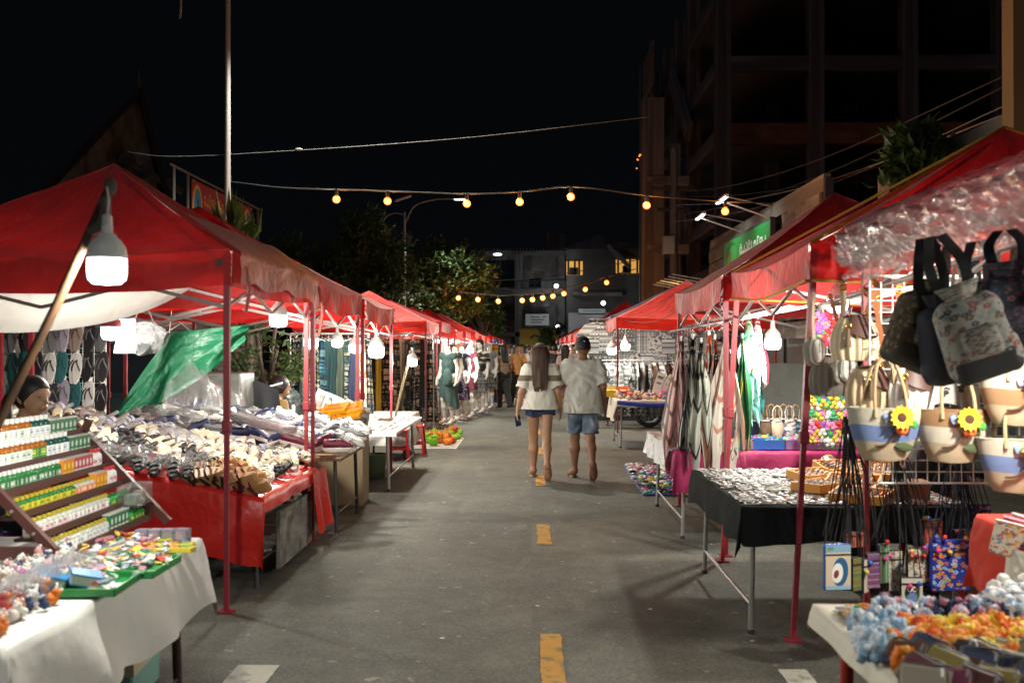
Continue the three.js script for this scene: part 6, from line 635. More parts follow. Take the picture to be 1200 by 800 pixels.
// ---------- handbag stall ----------
const Bz = 4.92; { const c = W(1105, 408, Bz); wireGrid('wire_panel', 'white wire panel behind the straw sunflower bags', [c.x + .2, .95, -Bz - .06], 1.05, 1.0, .055, .0022);
  const r = thing('bag_rail', 'steel rail with hooks carrying handbags under the red tent', 'rail'); const a = V(1.76, 1.86, -6.3), b = V(1.76, 2.0, -3.25); obj('bar', bar(a, b, .014, 8), trussM, r); for (let k = 0; k < 22; k++) { const p = a.clone().lerp(b, k / 21); obj('hook', tube([p.clone(), p.clone().add(V(.03, .035, 0)), p.clone().add(V(.05, .01, 0))], .004, 6, 4), steelGrey, r); }
  const strawB = dtex(128, 64, (u, v) => { const k = .5 + .4 * sin(v * 2 * PI * 8) + .15 * sin(u * 2 * PI * 32 + v * 60); return [k, k, k]; }, false); const straw = (c) => mat(c, .85, { bumpMap: strawB, bumpScale: .004 });
  const cream = straw([.56, .52, .42]), beige = straw([.46, .37, .24]), blue = straw([.16, .24, .46]), tan = straw([.33, .19, .09]), petal = mat([.75, .45, .015], .7), seedM = mat([.07, .03, .015], .9), stemM = mat([.09, .05, .03], .9), leafM = mat([.06, .09, .035], .85), orangeM = mat([.65, .13, .02], .7), greenF = mat([.05, .25, .04], .8), blueF = mat([.2, .3, .5], .8);
  const prof = [.1, .122, .135, .148, .158, .165, .172, .176]; const Y = (i) => .24 * i / 7, EL = .5;
  const straw1 = (label, p, bands, turn) => { const t = thing('straw_bag', label, 'bag', p, turn); const seg = (i0, i1, m, nm) => { const g = grid(40, 6, (u, v) => { const f = i0 + (i1 - i0) * v, i = Math.min(6, Math.floor(f)), rr = prof[i] + (prof[i + 1] - prof[i]) * (f - i), a2 = u * 2 * PI; return V(rr * Math.sign(cos(a2)) * Math.pow(Math.abs(cos(a2)), .85), Y(f) + .004 * sin(a2 * 3), rr * EL * sin(a2)); }, 4, 2); obj(nm, g, m, t); };
    seg(0, 2.6, bands[0], 'straw_band'); seg(2.6, 4.8, bands[1], 'straw_band'); seg(4.8, 7, bands[2], 'straw_band'); obj('base', sph(.1, 0, .003, 0, 20, [1, .14, EL]), bands[0], t); obj('inside', xf(new THREE.CircleGeometry(.17, 24), 0, .2, 0, -PI / 2, 0, 0, [1, EL, 1]), mat([.12, .09, .06], .9), t); obj('rim', xf(new THREE.TorusGeometry(.176, .006, 6, 40), 0, .24, 0, PI / 2, 0, 0, [1, EL, 1]), bands[2], t);
    for (const s of [1, -1]) obj('handle', tube([V(-.075, .2, s * .085), V(-.07, .32, s * .06), V(-.03, .46, s * .02), V(.03, .46, s * .02), V(.07, .32, s * .06), V(.075, .2, s * .085)], .009, 24, 8), straw([.5, .36, .2]), t);
    const fl = new THREE.Group(); fl.name = 'sunflower'; t.add(fl); fl.position.set(.035, .2, .098); fl.rotation.x = -.12; const pet = []; for (let k = 0; k < 14; k++) pet.push(extr([[0, 0], [.012, .02], [.009, .046], [0, .058], [-.009, .046], [-.012, .02]], .006, .0015).rotateX(.25).rotateZ(k * PI / 7).translate(0, 0, .006 + (k % 2) * .003)); obj('petal', pet, petal, fl); obj('seed_disc', sph(.03, 0, 0, .008, 16, [1, 1, .45]), seedM, fl); obj('bud', lumpG(.026, 4, [1.1, .8, .4]).translate(.005, -.058, 0), orangeM, fl); obj('small_leaf', [lumpG(.02, 6, [1, 1, .3]).translate(.058, -.03, 0)], greenF, fl); obj('small_leaf', [lumpG(.02, 7, [1, 1.1, .3]).translate(-.056, .0, -.004)], blueF, fl);
    obj('stem', tube([V(.02, .135, .088), V(.0, .1, .086), V(-.03, .075, .08), V(-.075, .068, .07)], .0055, 14, 6), stemM, t); obj('leaf', lumpG(.04, 9, [1.0, .5, .18]).translate(.062, .065, .072), leafM, t); return t; };
  const at = (px, py, d = Bz - .1) => W(px, py, d);
  straw1('straw tote with cream, blue and beige bands and sunflower', at(1037, 538), [beige, blue, cream], .05); straw1('straw tote with tan top band and sunflower on white', at(1117, 540), [beige, cream, tan], -.05); straw1('straw tote with tan middle band hanging over the blue banded one', at(1192, 497, Bz - .2), [beige, tan, cream], .0); straw1('straw tote with blue middle band under the tan banded one', at(1192, 575, Bz - .2), [beige, blue, cream], -.1); straw1('straw tote with plain pale bands above the tan banded one', at(1212, 434, Bz - .2), [cream, beige, cream], .1);
  // small white purses and pleated leather bags
  const whiteL = mat([.68, .66, .62], .45), creamL = mat([.62, .5, .33], .5), brownL = mat([.075, .028, .02], .5), brass = mat([.7, .45, .08], .25, { metalness: .9 }), strapL = mat([.42, .15, .06], .5), greyL = mat([.2, .18, .15], .6);
  const purse = (label, px, py, d) => { const p = W(px, py, d), t = thing('white_purse', label, 'purse', p, .3); obj('body', lumpG(.066, 2, [.72, 1.12, .3]), whiteL, t); obj('back_panel', lumpG(.066, 5, [.78, 1.15, .25]).translate(-.02, -.004, -.03), mat([.45, .42, .36], .6), t); obj('zip', tube([V(-.03, .05, .02), V(0, .066, .016), V(.03, .05, .02), V(.042, 0, .018), V(.03, -.05, .016), V(0, -.066, .014), V(-.03, -.05, .016), V(-.042, 0, .018)], .0025, 30, 5, true), greyL, t); obj('pull', bar(V(0, .04, .024), V(.004, -.01, .025), .002, 5), greyL, t); obj('strap', ribbon([V(-.02, .06, 0), V(-.024, .16, 0), V(-.01, 1.9 - p.y, -.01)], V(.014, 0, .004), 10), creamL, t); };
  purse('white oval purse on a tan strap beside the red post', 958, 411, 5.5); purse('white oval purse hanging below the brown flap bag', 994, 431, 5.35);
  const bucket = (label, px, py, d, m, s = 1, turn = 0) => { const p = W(px, py, d), t = thing('bucket_bag', label, 'bag', p, turn); obj('body', grid(72, 14, (u, v) => { const a2 = u * 2 * PI, r0 = (.05 + .055 * Math.pow(sin(PI * (.12 + .6 * v)), 1) ) * (1 + .09 * sin(a2 * 15) * sstep(0, .25, v)) * s; return V(r0 * cos(a2) * 1.05, (.1 - .21 * v) * s, r0 * sin(a2) * .8); }), m, t); obj('base', sph(.075, 0, -.105 * s, 0, 16, [s * 1.05, .12, s * .8]), m, t); obj('flap', grid(12, 8, (u, v) => { const a2 = PI * (1.02 + .62 * (u - .1)) + 1.5; return V(cos(a2) * (.06 + .05 * v) * s, (.115 - .09 * v - .03 * v * sin(PI * u)) * s, -sin(a2) * (.05 + .045 * v) * s + .012); }), brownL, t); obj('cover', sph(.056, 0, .1 * s, 0, 16, [s * 1.05, .3, s * .85]), brownL, t); obj('ring', xf(new THREE.TorusGeometry(.013, .004, 6, 14), .055 * s, .11 * s, .03, 0, .6, 0), brass, t); obj('ring', xf(new THREE.TorusGeometry(.012, .004, 6, 14), -.03 * s, .06 * s, .085 * s), brass, t); obj('tassel', [cyl(.006, .018, .09, 10, -.03 * s, .0, .1 * s)], mat([.16, .09, .05], .8), t); obj('strap', ribbon([V(.05 * s, .11 * s, .02), V(.07 * s, .2, .01), V(.03, 1.9 - p.y, -.03)], V(.018, 0, .012), 10), strapL, t); };
  bucket('cream pleated bucket bag with dark brown flap and tassel', 1002, 396, 5.1, creamL, 1.0, -.3); bucket('beige pleated bucket bag with brown flap above the blue straw tote', 1018, 455, 4.95, mat([.58, .43, .27], .5), .95, .1); bucket('white pleated bucket bag with brown flap and brass ring', 1066, 455, 4.9, whiteL, .98, -.2); bucket('taupe pleated bucket bag tucked behind the white purses', 972, 440, 5.6, greyL, 1.0, .4);
  for (const [px, d, y1] of [[1026, 5.2, 400], [1050, 5.0, 378], [985, 5.6, 372]]) { const p = W(px, 320, d), e = W(px + 3, y1, d); const t = thing('leather_strap', `${px === 1026 ? 'broad orange brown strap with brass buckle' : px === 1050 ? 'long orange brown leather strap' : 'thin pale leather strap'} hanging from the bag rail`, 'strap', [0, 0, 0]); obj('strap', ribbon([p, p.clone().lerp(e, .5).add(V(.008, 0, .01)), e], V(.03, 0, .008), 10), px === 985 ? creamL : strapL, t); obj('buckle', xf(new THREE.TorusGeometry(.016, .004, 6, 14), p.x + .01, (p.y + e.y) / 2 + .04, p.z + .02), brass, t); }
  // dark backpacks nearest the rail end
  const pack = (label, px, py, d, w, h, m, botM, tilt, turn, sd) => { const p = W(px, py, d), t = thing('cloth_backpack', label, 'bag', p, turn); t.rotation.z = tilt; const g = new RoundedBoxGeometry(w, h, w * .5, 7, w * .2), q = g.attributes.position; for (let i = 0; i < q.count; i++) { const v = V(q.getX(i), q.getY(i), q.getZ(i)), f = v.y / h + .5, k = (.62 + .5 * Math.pow(sin(PI * Math.min(1, .15 + .55 * (1 - f))), .8)) * (1 + .09 * fbm(v.x * 9 + sd, v.y * 9, v.z * 9)); q.setXYZ(i, v.x * k, v.y, v.z * k); } g.computeVertexNormals(); obj('body', g, m, t);
    obj('bottom_panel', [rbox(w * .98, h * .34, w * .56, w * .14, 0, -h * .35, 0, 0, 0, 0, 5)], botM, t); obj('pocket', [rbox(w * .55, h * .36, .05, .02, 0, -.02, w * .26, 0, 0, 0, 4)], m, t); obj('top_frill', grid(30, 4, (u, v) => { const a2 = u * 2 * PI, r = w * .2 * (1 + .5 * v + .25 * sin(a2 * 9) * v); return V(r * cos(a2), h * .45 + .06 * v, r * sin(a2) * .8); }), m, t); for (const s of [-1, 1]) obj('strap', ribbon([V(s * w * .15, h * .45, -.03), V(s * w * .25, h * .45 + .12, -.03), V(s * .02, 2.02 - p.y - .02, -.02)], V(.035, 0, .01), 10), botM, t); };
  const camo = clothM(motif('floral', '#4a4032', ['#7a6a50', '#28241c', '#5e4c3c', '#8a765c'])), flo = clothM(motif('floral', '#8e8e86', ['#5a463e', '#76827f', '#8a4236', '#3a3a3c'])), navy = mat([.012, .014, .024], .8), blk = mat([.014, .014, .016], .75);
  pack('brown camouflage cloth backpack hanging from the rail', 1078, 388, 3.75, .22, .27, camo, mat([.03, .026, .02], .8), -.35, .3, 3); pack('grey flowered cloth backpack with black base', 1144, 394, 3.45, .22, .28, flo, blk, .35, -.2, 8); pack('navy cloth backpack wedged between the flowered bags', 1112, 402, 3.65, .2, .27, navy, blk, .2, .2, 12); pack('dark navy backpack with rose print at the rail end', 1190, 368, 3.45, .21, .26, clothM(motif('floral', '#20242f', ['#5a3848', '#38405a', '#7a5052'])), navy, .1, -.3, 15); pack('black cloth backpack hanging behind the flowered one', 1164, 384, 3.8, .2, .26, blk, blk, .15, 0, 19);
  for (let k = 0; k < 9; k++) { const z = 3.3 + k * .12, p = V(1.76 + R(-.01, .02), 1.99 - k * .006, -z), m = pick([navy, blk, flo, camo, mat([.3, .26, .2], .8)]), t = thing('bag_strap', 'loose cloth bag strap looped over the rail end', 'strap', p, R(-.6, .6), 'loose bag straps on the rail'); obj('strap', ribbon([V(-.03, -.28 - R(0, .08), .02), V(-.02, -.1, .02), V(0, .018, 0), V(.025, -.1, -.02), V(.035, -.3, -.02)], V(.01, 0, .035), 12), m, t); obj('hook', tube([V(0, 0, 0), V(.015, .03, 0), V(.03, .01, 0)], .004, 6, 4), steelGrey, t); }
  const pl = thing('paw_cloth', 'grey cloth with black paw prints hung on the wire panel', 'cloth', W(1118, 447, Bz - .05)); obj('cloth', grid(10, 8, (u, v) => V((u - .5) * .24, -v * .12 + .02 * sin(u * 5), .01 * sin(u * 14))), mat([.35, .34, .32], .85), pl); obj('paw', [[-.04, -.05], [.03, -.04]].flatMap(([x, y]) => [sph(.013, x, y, .014, 8, [1, .9, .3]), sph(.006, x - .012, y + .016, .014, 6), sph(.006, x, y + .02, .014, 6), sph(.006, x + .012, y + .016, .014, 6)]), blk, pl);
  // ---------- sling bags ----------
  const sl = (draw, w = 128, h = 160) => mat([1, 1, 1], .75, { map: ctex(w, h, draw), bumpMap: weave, bumpScale: .001 });
  const fronts = { whale: sl((g) => { g.fillStyle = '#c9b9a2'; g.fillRect(0, 0, 128, 160); g.fillStyle = '#7f9fb4'; g.fillRect(0, 0, 128, 26); g.fillStyle = '#5c8a64'; g.fillRect(10, 6, 30, 12); g.fillStyle = '#1e5a86'; g.beginPath(); g.ellipse(74, 96, 40, 52, .2, 0, 7); g.fill(); g.fillStyle = '#e6e4dc'; g.beginPath(); g.ellipse(60, 100, 28, 36, .2, 0, 7); g.fill(); g.fillStyle = '#7d3038'; g.beginPath(); g.ellipse(54, 104, 12, 16, .6, 0, 7); g.fill(); g.fillStyle = '#8fb0c6'; g.fillRect(0, 146, 128, 14); }), owl: sl((g) => { g.fillStyle = '#cbc4b4'; g.fillRect(0, 0, 128, 160); g.fillStyle = '#2c5c3c'; g.beginPath(); g.ellipse(64, 90, 46, 60, 0, 0, 7); g.fill(); g.fillStyle = '#7a2a34'; g.beginPath(); g.ellipse(64, 60, 38, 32, 0, 0, 7); g.fill(); g.fillStyle = '#eee'; g.beginPath(); g.arc(48, 66, 17, 0, 7); g.arc(80, 66, 17, 0, 7); g.fill(); g.fillStyle = '#111'; g.beginPath(); g.arc(50, 68, 8, 0, 7); g.arc(78, 68, 8, 0, 7); g.fill(); g.fillStyle = '#6f86b8'; g.beginPath(); g.ellipse(64, 118, 32, 32, 0, 0, 7); g.fill(); }), dots: clothM(motif('floral', '#cdc6b6', ['#7a5f86', '#b05a4a', '#6a8a6a', '#9a8a5a'])), purple: clothM(motif('bands', '#6d4a72', ['#a884a8', '#8a3f3a', '#54345e'])), green: clothM(motif('stripes', '#2f6a4c', ['#3d7f5c', '#7a3a30', '#c9bfa8'])), olive: clothM(motif('bands', '#6a6a3a', ['#8a8a4a', '#b06a3a', '#4a6a4a'])), dark: clothM(motif('floral', '#17181a', ['#8a8a86', '#3a3a3c'])), red: clothM(motif('stripes', '#7a2a22', ['#a84a34', '#2a1a1a', '#b06a4a'])), blue: clothM(motif('floral', '#182a86', ['#c9a030', '#c04a4a', '#9ab0d8', '#d87a2a'])), cream: plainM.cream };
  const cord = mat([.014, .014, .016], .8), poms = ['red', 'orange', 'yellow', 'blue'].map((k) => rubber[k]).concat([mat([.65, .05, .25], .8)]);
  const sling = (label, px, py, w, h, d, m, hub, turn, pom, flap, cm = cord) => { const p = W(px, py, d), t = thing('sling_bag', label, 'bag', p, turn), ww = w * d / 1200, hh = h * d / 1200; const g = new RoundedBoxGeometry(ww, hh, .03, 3, .012); obj('pouch', g, flap || plainM.dark, t); obj('front_panel', xf(new THREE.PlaneGeometry(ww * .93, hh * .95), 0, 0, .0165), m, t); obj('zip', box(ww * .95, .005, .004, 0, hh * .28, .0185), rubber.black, t); const hb = W(hub[0], hub[1], d - .02).sub(p).applyAxisAngle(V(0, 1, 0), -turn); for (const s of [-1, 1]) obj('cord', tube([V(s * ww * .46, hh * .44, 0), V(s * ww * .3 + hb.x * .3, hh * .44 + (hb.y - hh * .44) * .45, .0), hb.clone().add(V(s * .012, 0, 0))], .0032, 12, 5), cm, t); if (pom) for (let k = 0; k < pom; k++) obj('pompom', lumpG(.011, k).translate(R(-.5, .5) * ww, R(.1, .6) * hh, .03), poms[(k + px) % 5], t); return t; };
  const H1 = [994, 492], H2 = [1050, 512], H3 = [1125, 516], D = 5.0;
  sling('sling bag printed with a blue and white round animal', 981, 664, 33, 54, D, fronts.whale, H1, .15, 0, rubber.blue);
  [[1002, 672, 14, 40, 'olive', H1, .5, 'olive striped'], [1012, 674, 12, 40, 'cream', H1, .8, 'plain cream'], [1022, 668, 18, 42, 'purple', H1, .3, 'purple banded'], [1034, 660, 16, 46, 'green', H1, .5, 'green and red striped'], [1000, 632, 26, 18, 'red', H1, .3, 'red striped'], [1048, 668, 18, 48, 'dots', H2, .2, 'cream dotted']].forEach(([px, py, w, h, k, hub, tn, nm], q) => sling(`${nm} small sling bag on black cords`, px, py, w, h, D + .03 + .02 * q, fronts[k], hub, tn, q % 2 ? 2 : 0));
  sling('cream sling bag printed with a round eyed owl', 1068, 692, 26, 32, D - .03, fronts.owl, H2, 0, 2); sling('pale sling bag with pompoms above the owl bag', 1074, 662, 24, 40, D + .02, fronts.dots, H2, .1, 7); sling('black flowered sling bag beside the owl bag', 1088, 694, 24, 32, D + .05, fronts.dark, H2, -.2, 5); sling('grey sling bag behind the pompom bag', 1090, 662, 20, 40, D + .08, plainM.grey, H2, .2, 6);
  sling('royal blue sling bag embroidered with small flowers', 1113, 662, 46, 60, D - .02, fronts.blue, H3, .05, 5, mat([.015, .03, .3], .6), mat([.012, .02, .045], .8)); [[1092, 628, 'red'], [1140, 640, 'red'], [1150, 650, 'purple'], [1128, 640, 'dark'], [1148, 610, 'blue']].forEach(([px, py, k], q) => sling(`${['crimson edged', 'dark red striped', 'purple woven', 'black flowered', 'blue flowered'][q]} sling bag behind the royal blue one`, px, py, 26, 40, D + .1 + q * .03, fronts[k], H3, R(-.3, .3), 2, undefined, mat([.012, .02, .045], .8)));
  for (const [hub, n, c2] of [[H1, 16, cord], [H2, 18, cord], [H3, 16, mat([.012, .02, .045], .8)]]) { const cg = thing('cord_bunch', hub === H1 ? 'bunch of black cord straps beside the blue banded straw tote' : hub === H2 ? 'bunch of black cord straps between the two straw totes' : 'bunch of dark navy cord straps above the royal blue bag', 'straps'); for (let k = 0; k < n; k++) { const a2 = W(hub[0] + R(-6, 6), hub[1] - 4, D + .05 + R(-.03, .06)), e = W(hub[0] + R(-34, 36), 632 + R(-8, 10), D + .1 + R(-.05, .08)); obj('cord', tube([a2, a2.clone().lerp(e, .5).add(V(-.02 * Math.sign(e.x - a2.x), .01, 0)), e], .0032, 10, 5), c2, cg); } }
  const pr = thing('hanging_rail', 'short dark rail from which the sling bags hang', 'rail'); obj('bar', bar(W(988, 492, D + .05), W(1160, 514, D + .05), .008, 8), darkSteel, pr); for (const px of [996, 1140]) obj('tie', bar(W(px, 495, D + .05), W(px, 352, D + .05), .004, 5), darkSteel, pr);
  // pouches on the red draped stand
  for (let k = 0; k < 3; k++) { const t = thing('printed_pouch', `printed ${['yellow comic', 'pink', 'silver'][k]} pouch standing on the red draped stand`, 'pouch', W(1180 + k * 9, 640 - k * 4, 4.15 + k * .08), -.4 - k * .2); t.rotation.z = -.2; obj('pouch', rbox(.12, .14, .03, .012, 0, .03, 0), [mat([1, 1, 1], .5, { map: motif('floral', '#d8d0c0', ['#e0b020', '#3a5a9a', '#c03a3a']) }), mat([.6, .12, .3], .5), mat([.5, .5, .52], .3)][k], t); obj('zip', box(.12, .006, .034, 0, .095, 0), rubber.pink, t); }
}
// ---------- hair bands and wallets on the cream table ----------
{ const y = .715; const band = (c, c2, n) => { const t = thing('hair_band', `${n} twisted cloth hair band on the cream table`, 'hair band', [0, -50, 0], 0, `${n} hair bands on the cream table`); const g = new THREE.TorusGeometry(.04, .015, 12, 36), p = g.attributes.position; for (let i = 0; i < p.count; i++) { const v = V(p.getX(i), p.getY(i), p.getZ(i)), k = 1 + .3 * fbm(v.x * 45, v.y * 45, v.z * 45 + n.length) + .1 * sin(Math.atan2(v.y, v.x) * 22); p.setXYZ(i, v.x * k, v.y * k, v.z * k * 1.4); } g.computeVertexNormals(); obj('band', g.translate(0, .05, 0), mat(c, .7, { sheen: .3 }), t); obj('knot', [lumpG(.02, n.length, [1.2, .9, .9]).translate(0, .095, .01)], mat(c2, .7), t); obj('bow_tail', lumpG(.018, 3, [.6, 1.4, .5]).translate(.026, .085, .014), mat(c, .7), t); obj('bow_tail', lumpG(.018, 4, [.6, 1.4, .5]).translate(-.026, .088, .014), mat(c, .7), t); return t; };
  const B = { o: band([.7, .17, .01], [.7, .3, .03], 'orange'), y: band([.72, .5, .02], [.7, .6, .1], 'yellow'), r: band([.62, .05, .015], [.7, .2, .02], 'red orange'), b: band([.22, .36, .5], [.6, .62, .65], 'pale blue'), w: band([.55, .6, .66], [.25, .35, .5], 'white and blue'), n: band([.02, .03, .09], [.3, .1, .15], 'navy'), p: band([.6, .3, .35], [.5, .5, .6], 'pink') };
  const P = (k, px, py, s = 1, up = 0) => { const q = Gd(px, py, y + up); put(B[k], q.x, y + up, q.z, R(-1.4, 1.4), R(-1.1, .4), R(-.6, .6), s * R(.55, .8)); };
  for (let k = 0; k < 32; k++) P(pick('bbww'), 1012 + (k % 5) * 11 + R(-4, 4), 742 + (k / 5 | 0) * 5.4 - (k % 5) * 2 + R(-3, 3)); for (let k = 0; k < 84; k++) P(pick('oooyyr'), 1062 + (k % 14) * 10.5 + R(-4, 4), 746 + (k / 14 | 0) * 6.5 + (k % 12) * .6 + R(-3, 3)); for (let k = 0; k < 44; k++) P(pick('bwnpn'), 1036 + k * 3.8, 726 + R(-8, 8), .85);
  const bits = ['red', 'yellow', 'green', 'orange', 'pink', 'brown', 'lilac'].map((n) => { const t = thing('tiny_charm', `tiny ${n} charm scattered at the corner of the cream table`, 'charm', [0, -50, 0], 0, `tiny ${n} charms`); obj('charm', lumpG(.013, n.length, [1.3, .6, 1]), rubber[n], t); obj('loop', xf(new THREE.TorusGeometry(.006, .0012, 4, 10), .018, .002, 0, PI / 2), steelGrey, t); return t; });
  for (let k = 0; k < 70; k++) { const a = rnd(), q = Gd(985 + a * 48, 716 + R(0, 20) * (.3 + a), y); put(pick(bits), q.x, y + .006 + R(0, .012), q.z, R(0, 6), 0, 0, R(.8, 1.4)); }
  const wm = [mat([.09, .035, .02], .5), mat([.17, .09, .05], .5), mat([.07, .016, .016], .5), mat([.02, .03, .07], .5), mat([.24, .2, .14], .55), mat([.2, .15, .03], .5), mat([.03, .03, .032], .45), mat([.12, .02, .05], .5)], wn = ['brown', 'tan', 'oxblood', 'navy', 'stone', 'olive yellow', 'black', 'plum'];
  for (let r = 0; r < 3; r++) for (let k = 0; k < 7; k++) { const i = (k * 3 + r * 2) % 8, q = Gd(1058 + k * 27 + r * 11 + R(-4, 4), 786 + r * 19 + R(-3, 3), y), t = thing('zip_wallet', `${wn[i]} zip wallet in the rows before the orange hair bands`, 'wallet', [q.x, y + .01, q.z], -.7 + R(-.35, .35), `${wn[i]} zip wallets`); t.rotation.order = 'YXZ'; t.rotation.x = R(-.95, -.4); t.rotation.z = R(-.35, .1); const g = new RoundedBoxGeometry(.115, .085, .03, 4, .013), pp = g.attributes.position; for (let m = 0; m < pp.count; m++) { const x = pp.getX(m), yy = pp.getY(m), zz = pp.getZ(m); pp.setXYZ(m, x * (1 - .9 * Math.max(0, yy) * 2), yy + .004 * sin(x * 40 + i), zz * (1 + .35 * nz(x * 25 + i, yy * 25, k))); } g.computeVertexNormals(); obj('pouch', g.translate(0, .045, 0), wm[i], t); obj('trim', rbox(.11, .022, .034, .006, 0, .014, 0), wm[(i + 3) % 8], t); obj('zip', tube([V(-.056, .03, .006), V(-.05, .086, .004), V(0, .09, .004), V(.05, .086, .004), V(.056, .03, .006)], .0035, 20, 5), i === 6 ? steelGrey : rubber.black, t); obj('zip_pull', box(.006, .022, .004, .045, .07, .02), steelGrey, t); if (r + k & 1) obj('panel', rbox(.05, .04, .006, .002, -.015, .05, .0155), wm[(i + 5) % 8], t); }
  const wc = clothM(motif('floral', '#d6d6d0', ['#3f5a8a', '#8aa0c0', '#7a7a7a'])); for (let k = 0; k < 5; k++) { const q = Gd(1168 + k * 12, 722 - (k % 2) * 8, y), t = thing('hair_turban', 'white hair turban with blue print at the back of the cream table', 'turban', [q.x, y + .04, q.z], R(0, 3), 'white hair turbans'); obj('cloth', lumpG(.06, k * 4, [1.1, .9, .8]), wc, t); obj('knot', lumpG(.022, k + 2).translate(.02, .05, .04), plainM.white, t); }
}
// ---------- people and mannequins: signed-distance bodies meshed with surface nets ----------
function nets(f, lo, hi, c) {
  const nx = Math.ceil((hi[0] - lo[0]) / c) + 1, ny = Math.ceil((hi[1] - lo[1]) / c) + 1, n3 = Math.ceil((hi[2] - lo[2]) / c) + 1, S = new Float32Array(nx * ny * n3), id = (i, j, k) => (k * ny + j) * nx + i;
  for (let K = 0; K < n3; K += 5) for (let Jb = 0; Jb < ny; Jb += 5) for (let I = 0; I < nx; I += 5) { const d0 = f(lo[0] + (I + 2) * c, lo[1] + (Jb + 2) * c, lo[2] + (K + 2) * c), far = Math.abs(d0) > c * 6.5 + .02; for (let k = K; k < Math.min(K + 5, n3); k++) for (let j = Jb; j < Math.min(Jb + 5, ny); j++) for (let i = I; i < Math.min(I + 5, nx); i++) S[id(i, j, k)] = far ? d0 : f(lo[0] + i * c, lo[1] + j * c, lo[2] + k * c); }
  const vid = new Int32Array(nx * ny * n3).fill(-1), P = [], N = [], ix = []; const E = [[0, 1], [2, 3], [4, 5], [6, 7], [0, 2], [1, 3], [4, 6], [5, 7], [0, 4], [1, 5], [2, 6], [3, 7]], s = new Float32Array(8);
  for (let k = 0; k < n3 - 1; k++) for (let j = 0; j < ny - 1; j++) for (let i = 0; i < nx - 1; i++) { let m = 0; for (let q = 0; q < 8; q++) { s[q] = S[id(i + (q & 1), j + (q >> 1 & 1), k + (q >> 2))]; if (s[q] < 0) m++; } if (!m || m === 8) continue; let x = 0, y = 0, z = 0, n = 0; for (const [a, b] of E) if (s[a] < 0 !== s[b] < 0) { const t = s[a] / (s[a] - s[b]); x += (a & 1) + ((b & 1) - (a & 1)) * t; y += (a >> 1 & 1) + ((b >> 1 & 1) - (a >> 1 & 1)) * t; z += (a >> 2) + ((b >> 2) - (a >> 2)) * t; n++; }
    const X = lo[0] + (i + x / n) * c, Y = lo[1] + (j + y / n) * c, Z = lo[2] + (k + z / n) * c, e = c * .5; const gx = f(X + e, Y, Z) - f(X - e, Y, Z), gy = f(X, Y + e, Z) - f(X, Y - e, Z), gz = f(X, Y, Z + e) - f(X, Y, Z - e), l = Math.hypot(gx, gy, gz) || 1; vid[id(i, j, k)] = P.length / 3; P.push(X, Y, Z); N.push(gx / l, gy / l, gz / l); }
  for (let k = 1; k < n3 - 1; k++) for (let j = 1; j < ny - 1; j++) for (let i = 1; i < nx - 1; i++) { const a = S[id(i, j, k)] < 0; const quad = (p, q, r, t, fl) => { if (p < 0 || q < 0 || r < 0 || t < 0) return; fl ? ix.push(p, q, r, p, r, t) : ix.push(p, r, q, p, t, r); };
    if (a !== S[id(i + 1, j, k)] < 0) quad(vid[id(i, j - 1, k - 1)], vid[id(i, j, k - 1)], vid[id(i, j, k)], vid[id(i, j - 1, k)], a); if (a !== S[id(i, j + 1, k)] < 0) quad(vid[id(i - 1, j, k - 1)], vid[id(i - 1, j, k)], vid[id(i, j, k)], vid[id(i, j, k - 1)], a); if (a !== S[id(i, j, k + 1)] < 0) quad(vid[id(i - 1, j - 1, k)], vid[id(i, j - 1, k)], vid[id(i, j, k)], vid[id(i - 1, j, k)], a); }
  const g = new THREE.BufferGeometry(); g.setAttribute('position', new THREE.Float32BufferAttribute(P, 3)); g.setAttribute('normal', new THREE.Float32BufferAttribute(N, 3)); const uv = new Float32Array(P.length / 3 * 2); for (let i = 0; i < P.length / 3; i++) { uv[i * 2] = P[i * 3] + P[i * 3 + 2] * .7; uv[i * 2 + 1] = P[i * 3 + 1]; } g.setAttribute('uv', new THREE.BufferAttribute(uv, 2)); g.setIndex(ix); return g;
}
// bone: [ax,ay,az, bx,by,bz, ra, rb, flat]
function bone(b, x, y, z) { const fl = b[8] || 1, px = x - b[0], py = y - b[1], pz = (z - b[2]) / fl, ax = b[3] - b[0], ay = b[4] - b[1], az = (b[5] - b[2]) / fl, l = ax * ax + ay * ay + az * az || 1e-9; let h = (px * ax + py * ay + pz * az) / l; h = h < 0 ? 0 : h > 1 ? 1 : h; return (Math.hypot(px - ax * h, py - ay * h, pz - az * h) - (b[6] + (b[7] - b[6]) * h)) * (fl < 1 ? fl * .9 + .1 : 1); }
function field(bs, kk = .03, off = 0) { return (x, y, z) => { let d = 9; for (const b of bs) { const e = bone(b, x, y, z), h = Math.max(kk - Math.abs(d - e), 0) / kk; d = Math.min(d, e) - h * h * kk * .25; } return d - off; }; }
function bounds(bs, m) { const lo = [9, 9, 9], hi = [-9, -9, -9]; for (const b of bs) for (let q = 0; q < 3; q++) { const r = Math.max(b[6], b[7]) + m; lo[q] = Math.min(lo[q], b[q] - r, b[q + 3] - r); hi[q] = Math.max(hi[q], b[q] + r, b[q + 3] + r); } return [lo, hi]; }
const L3 = (a, b, t) => [a[0] + (b[0] - a[0]) * t, a[1] + (b[1] - a[1]) * t, a[2] + (b[2] - a[2]) * t];
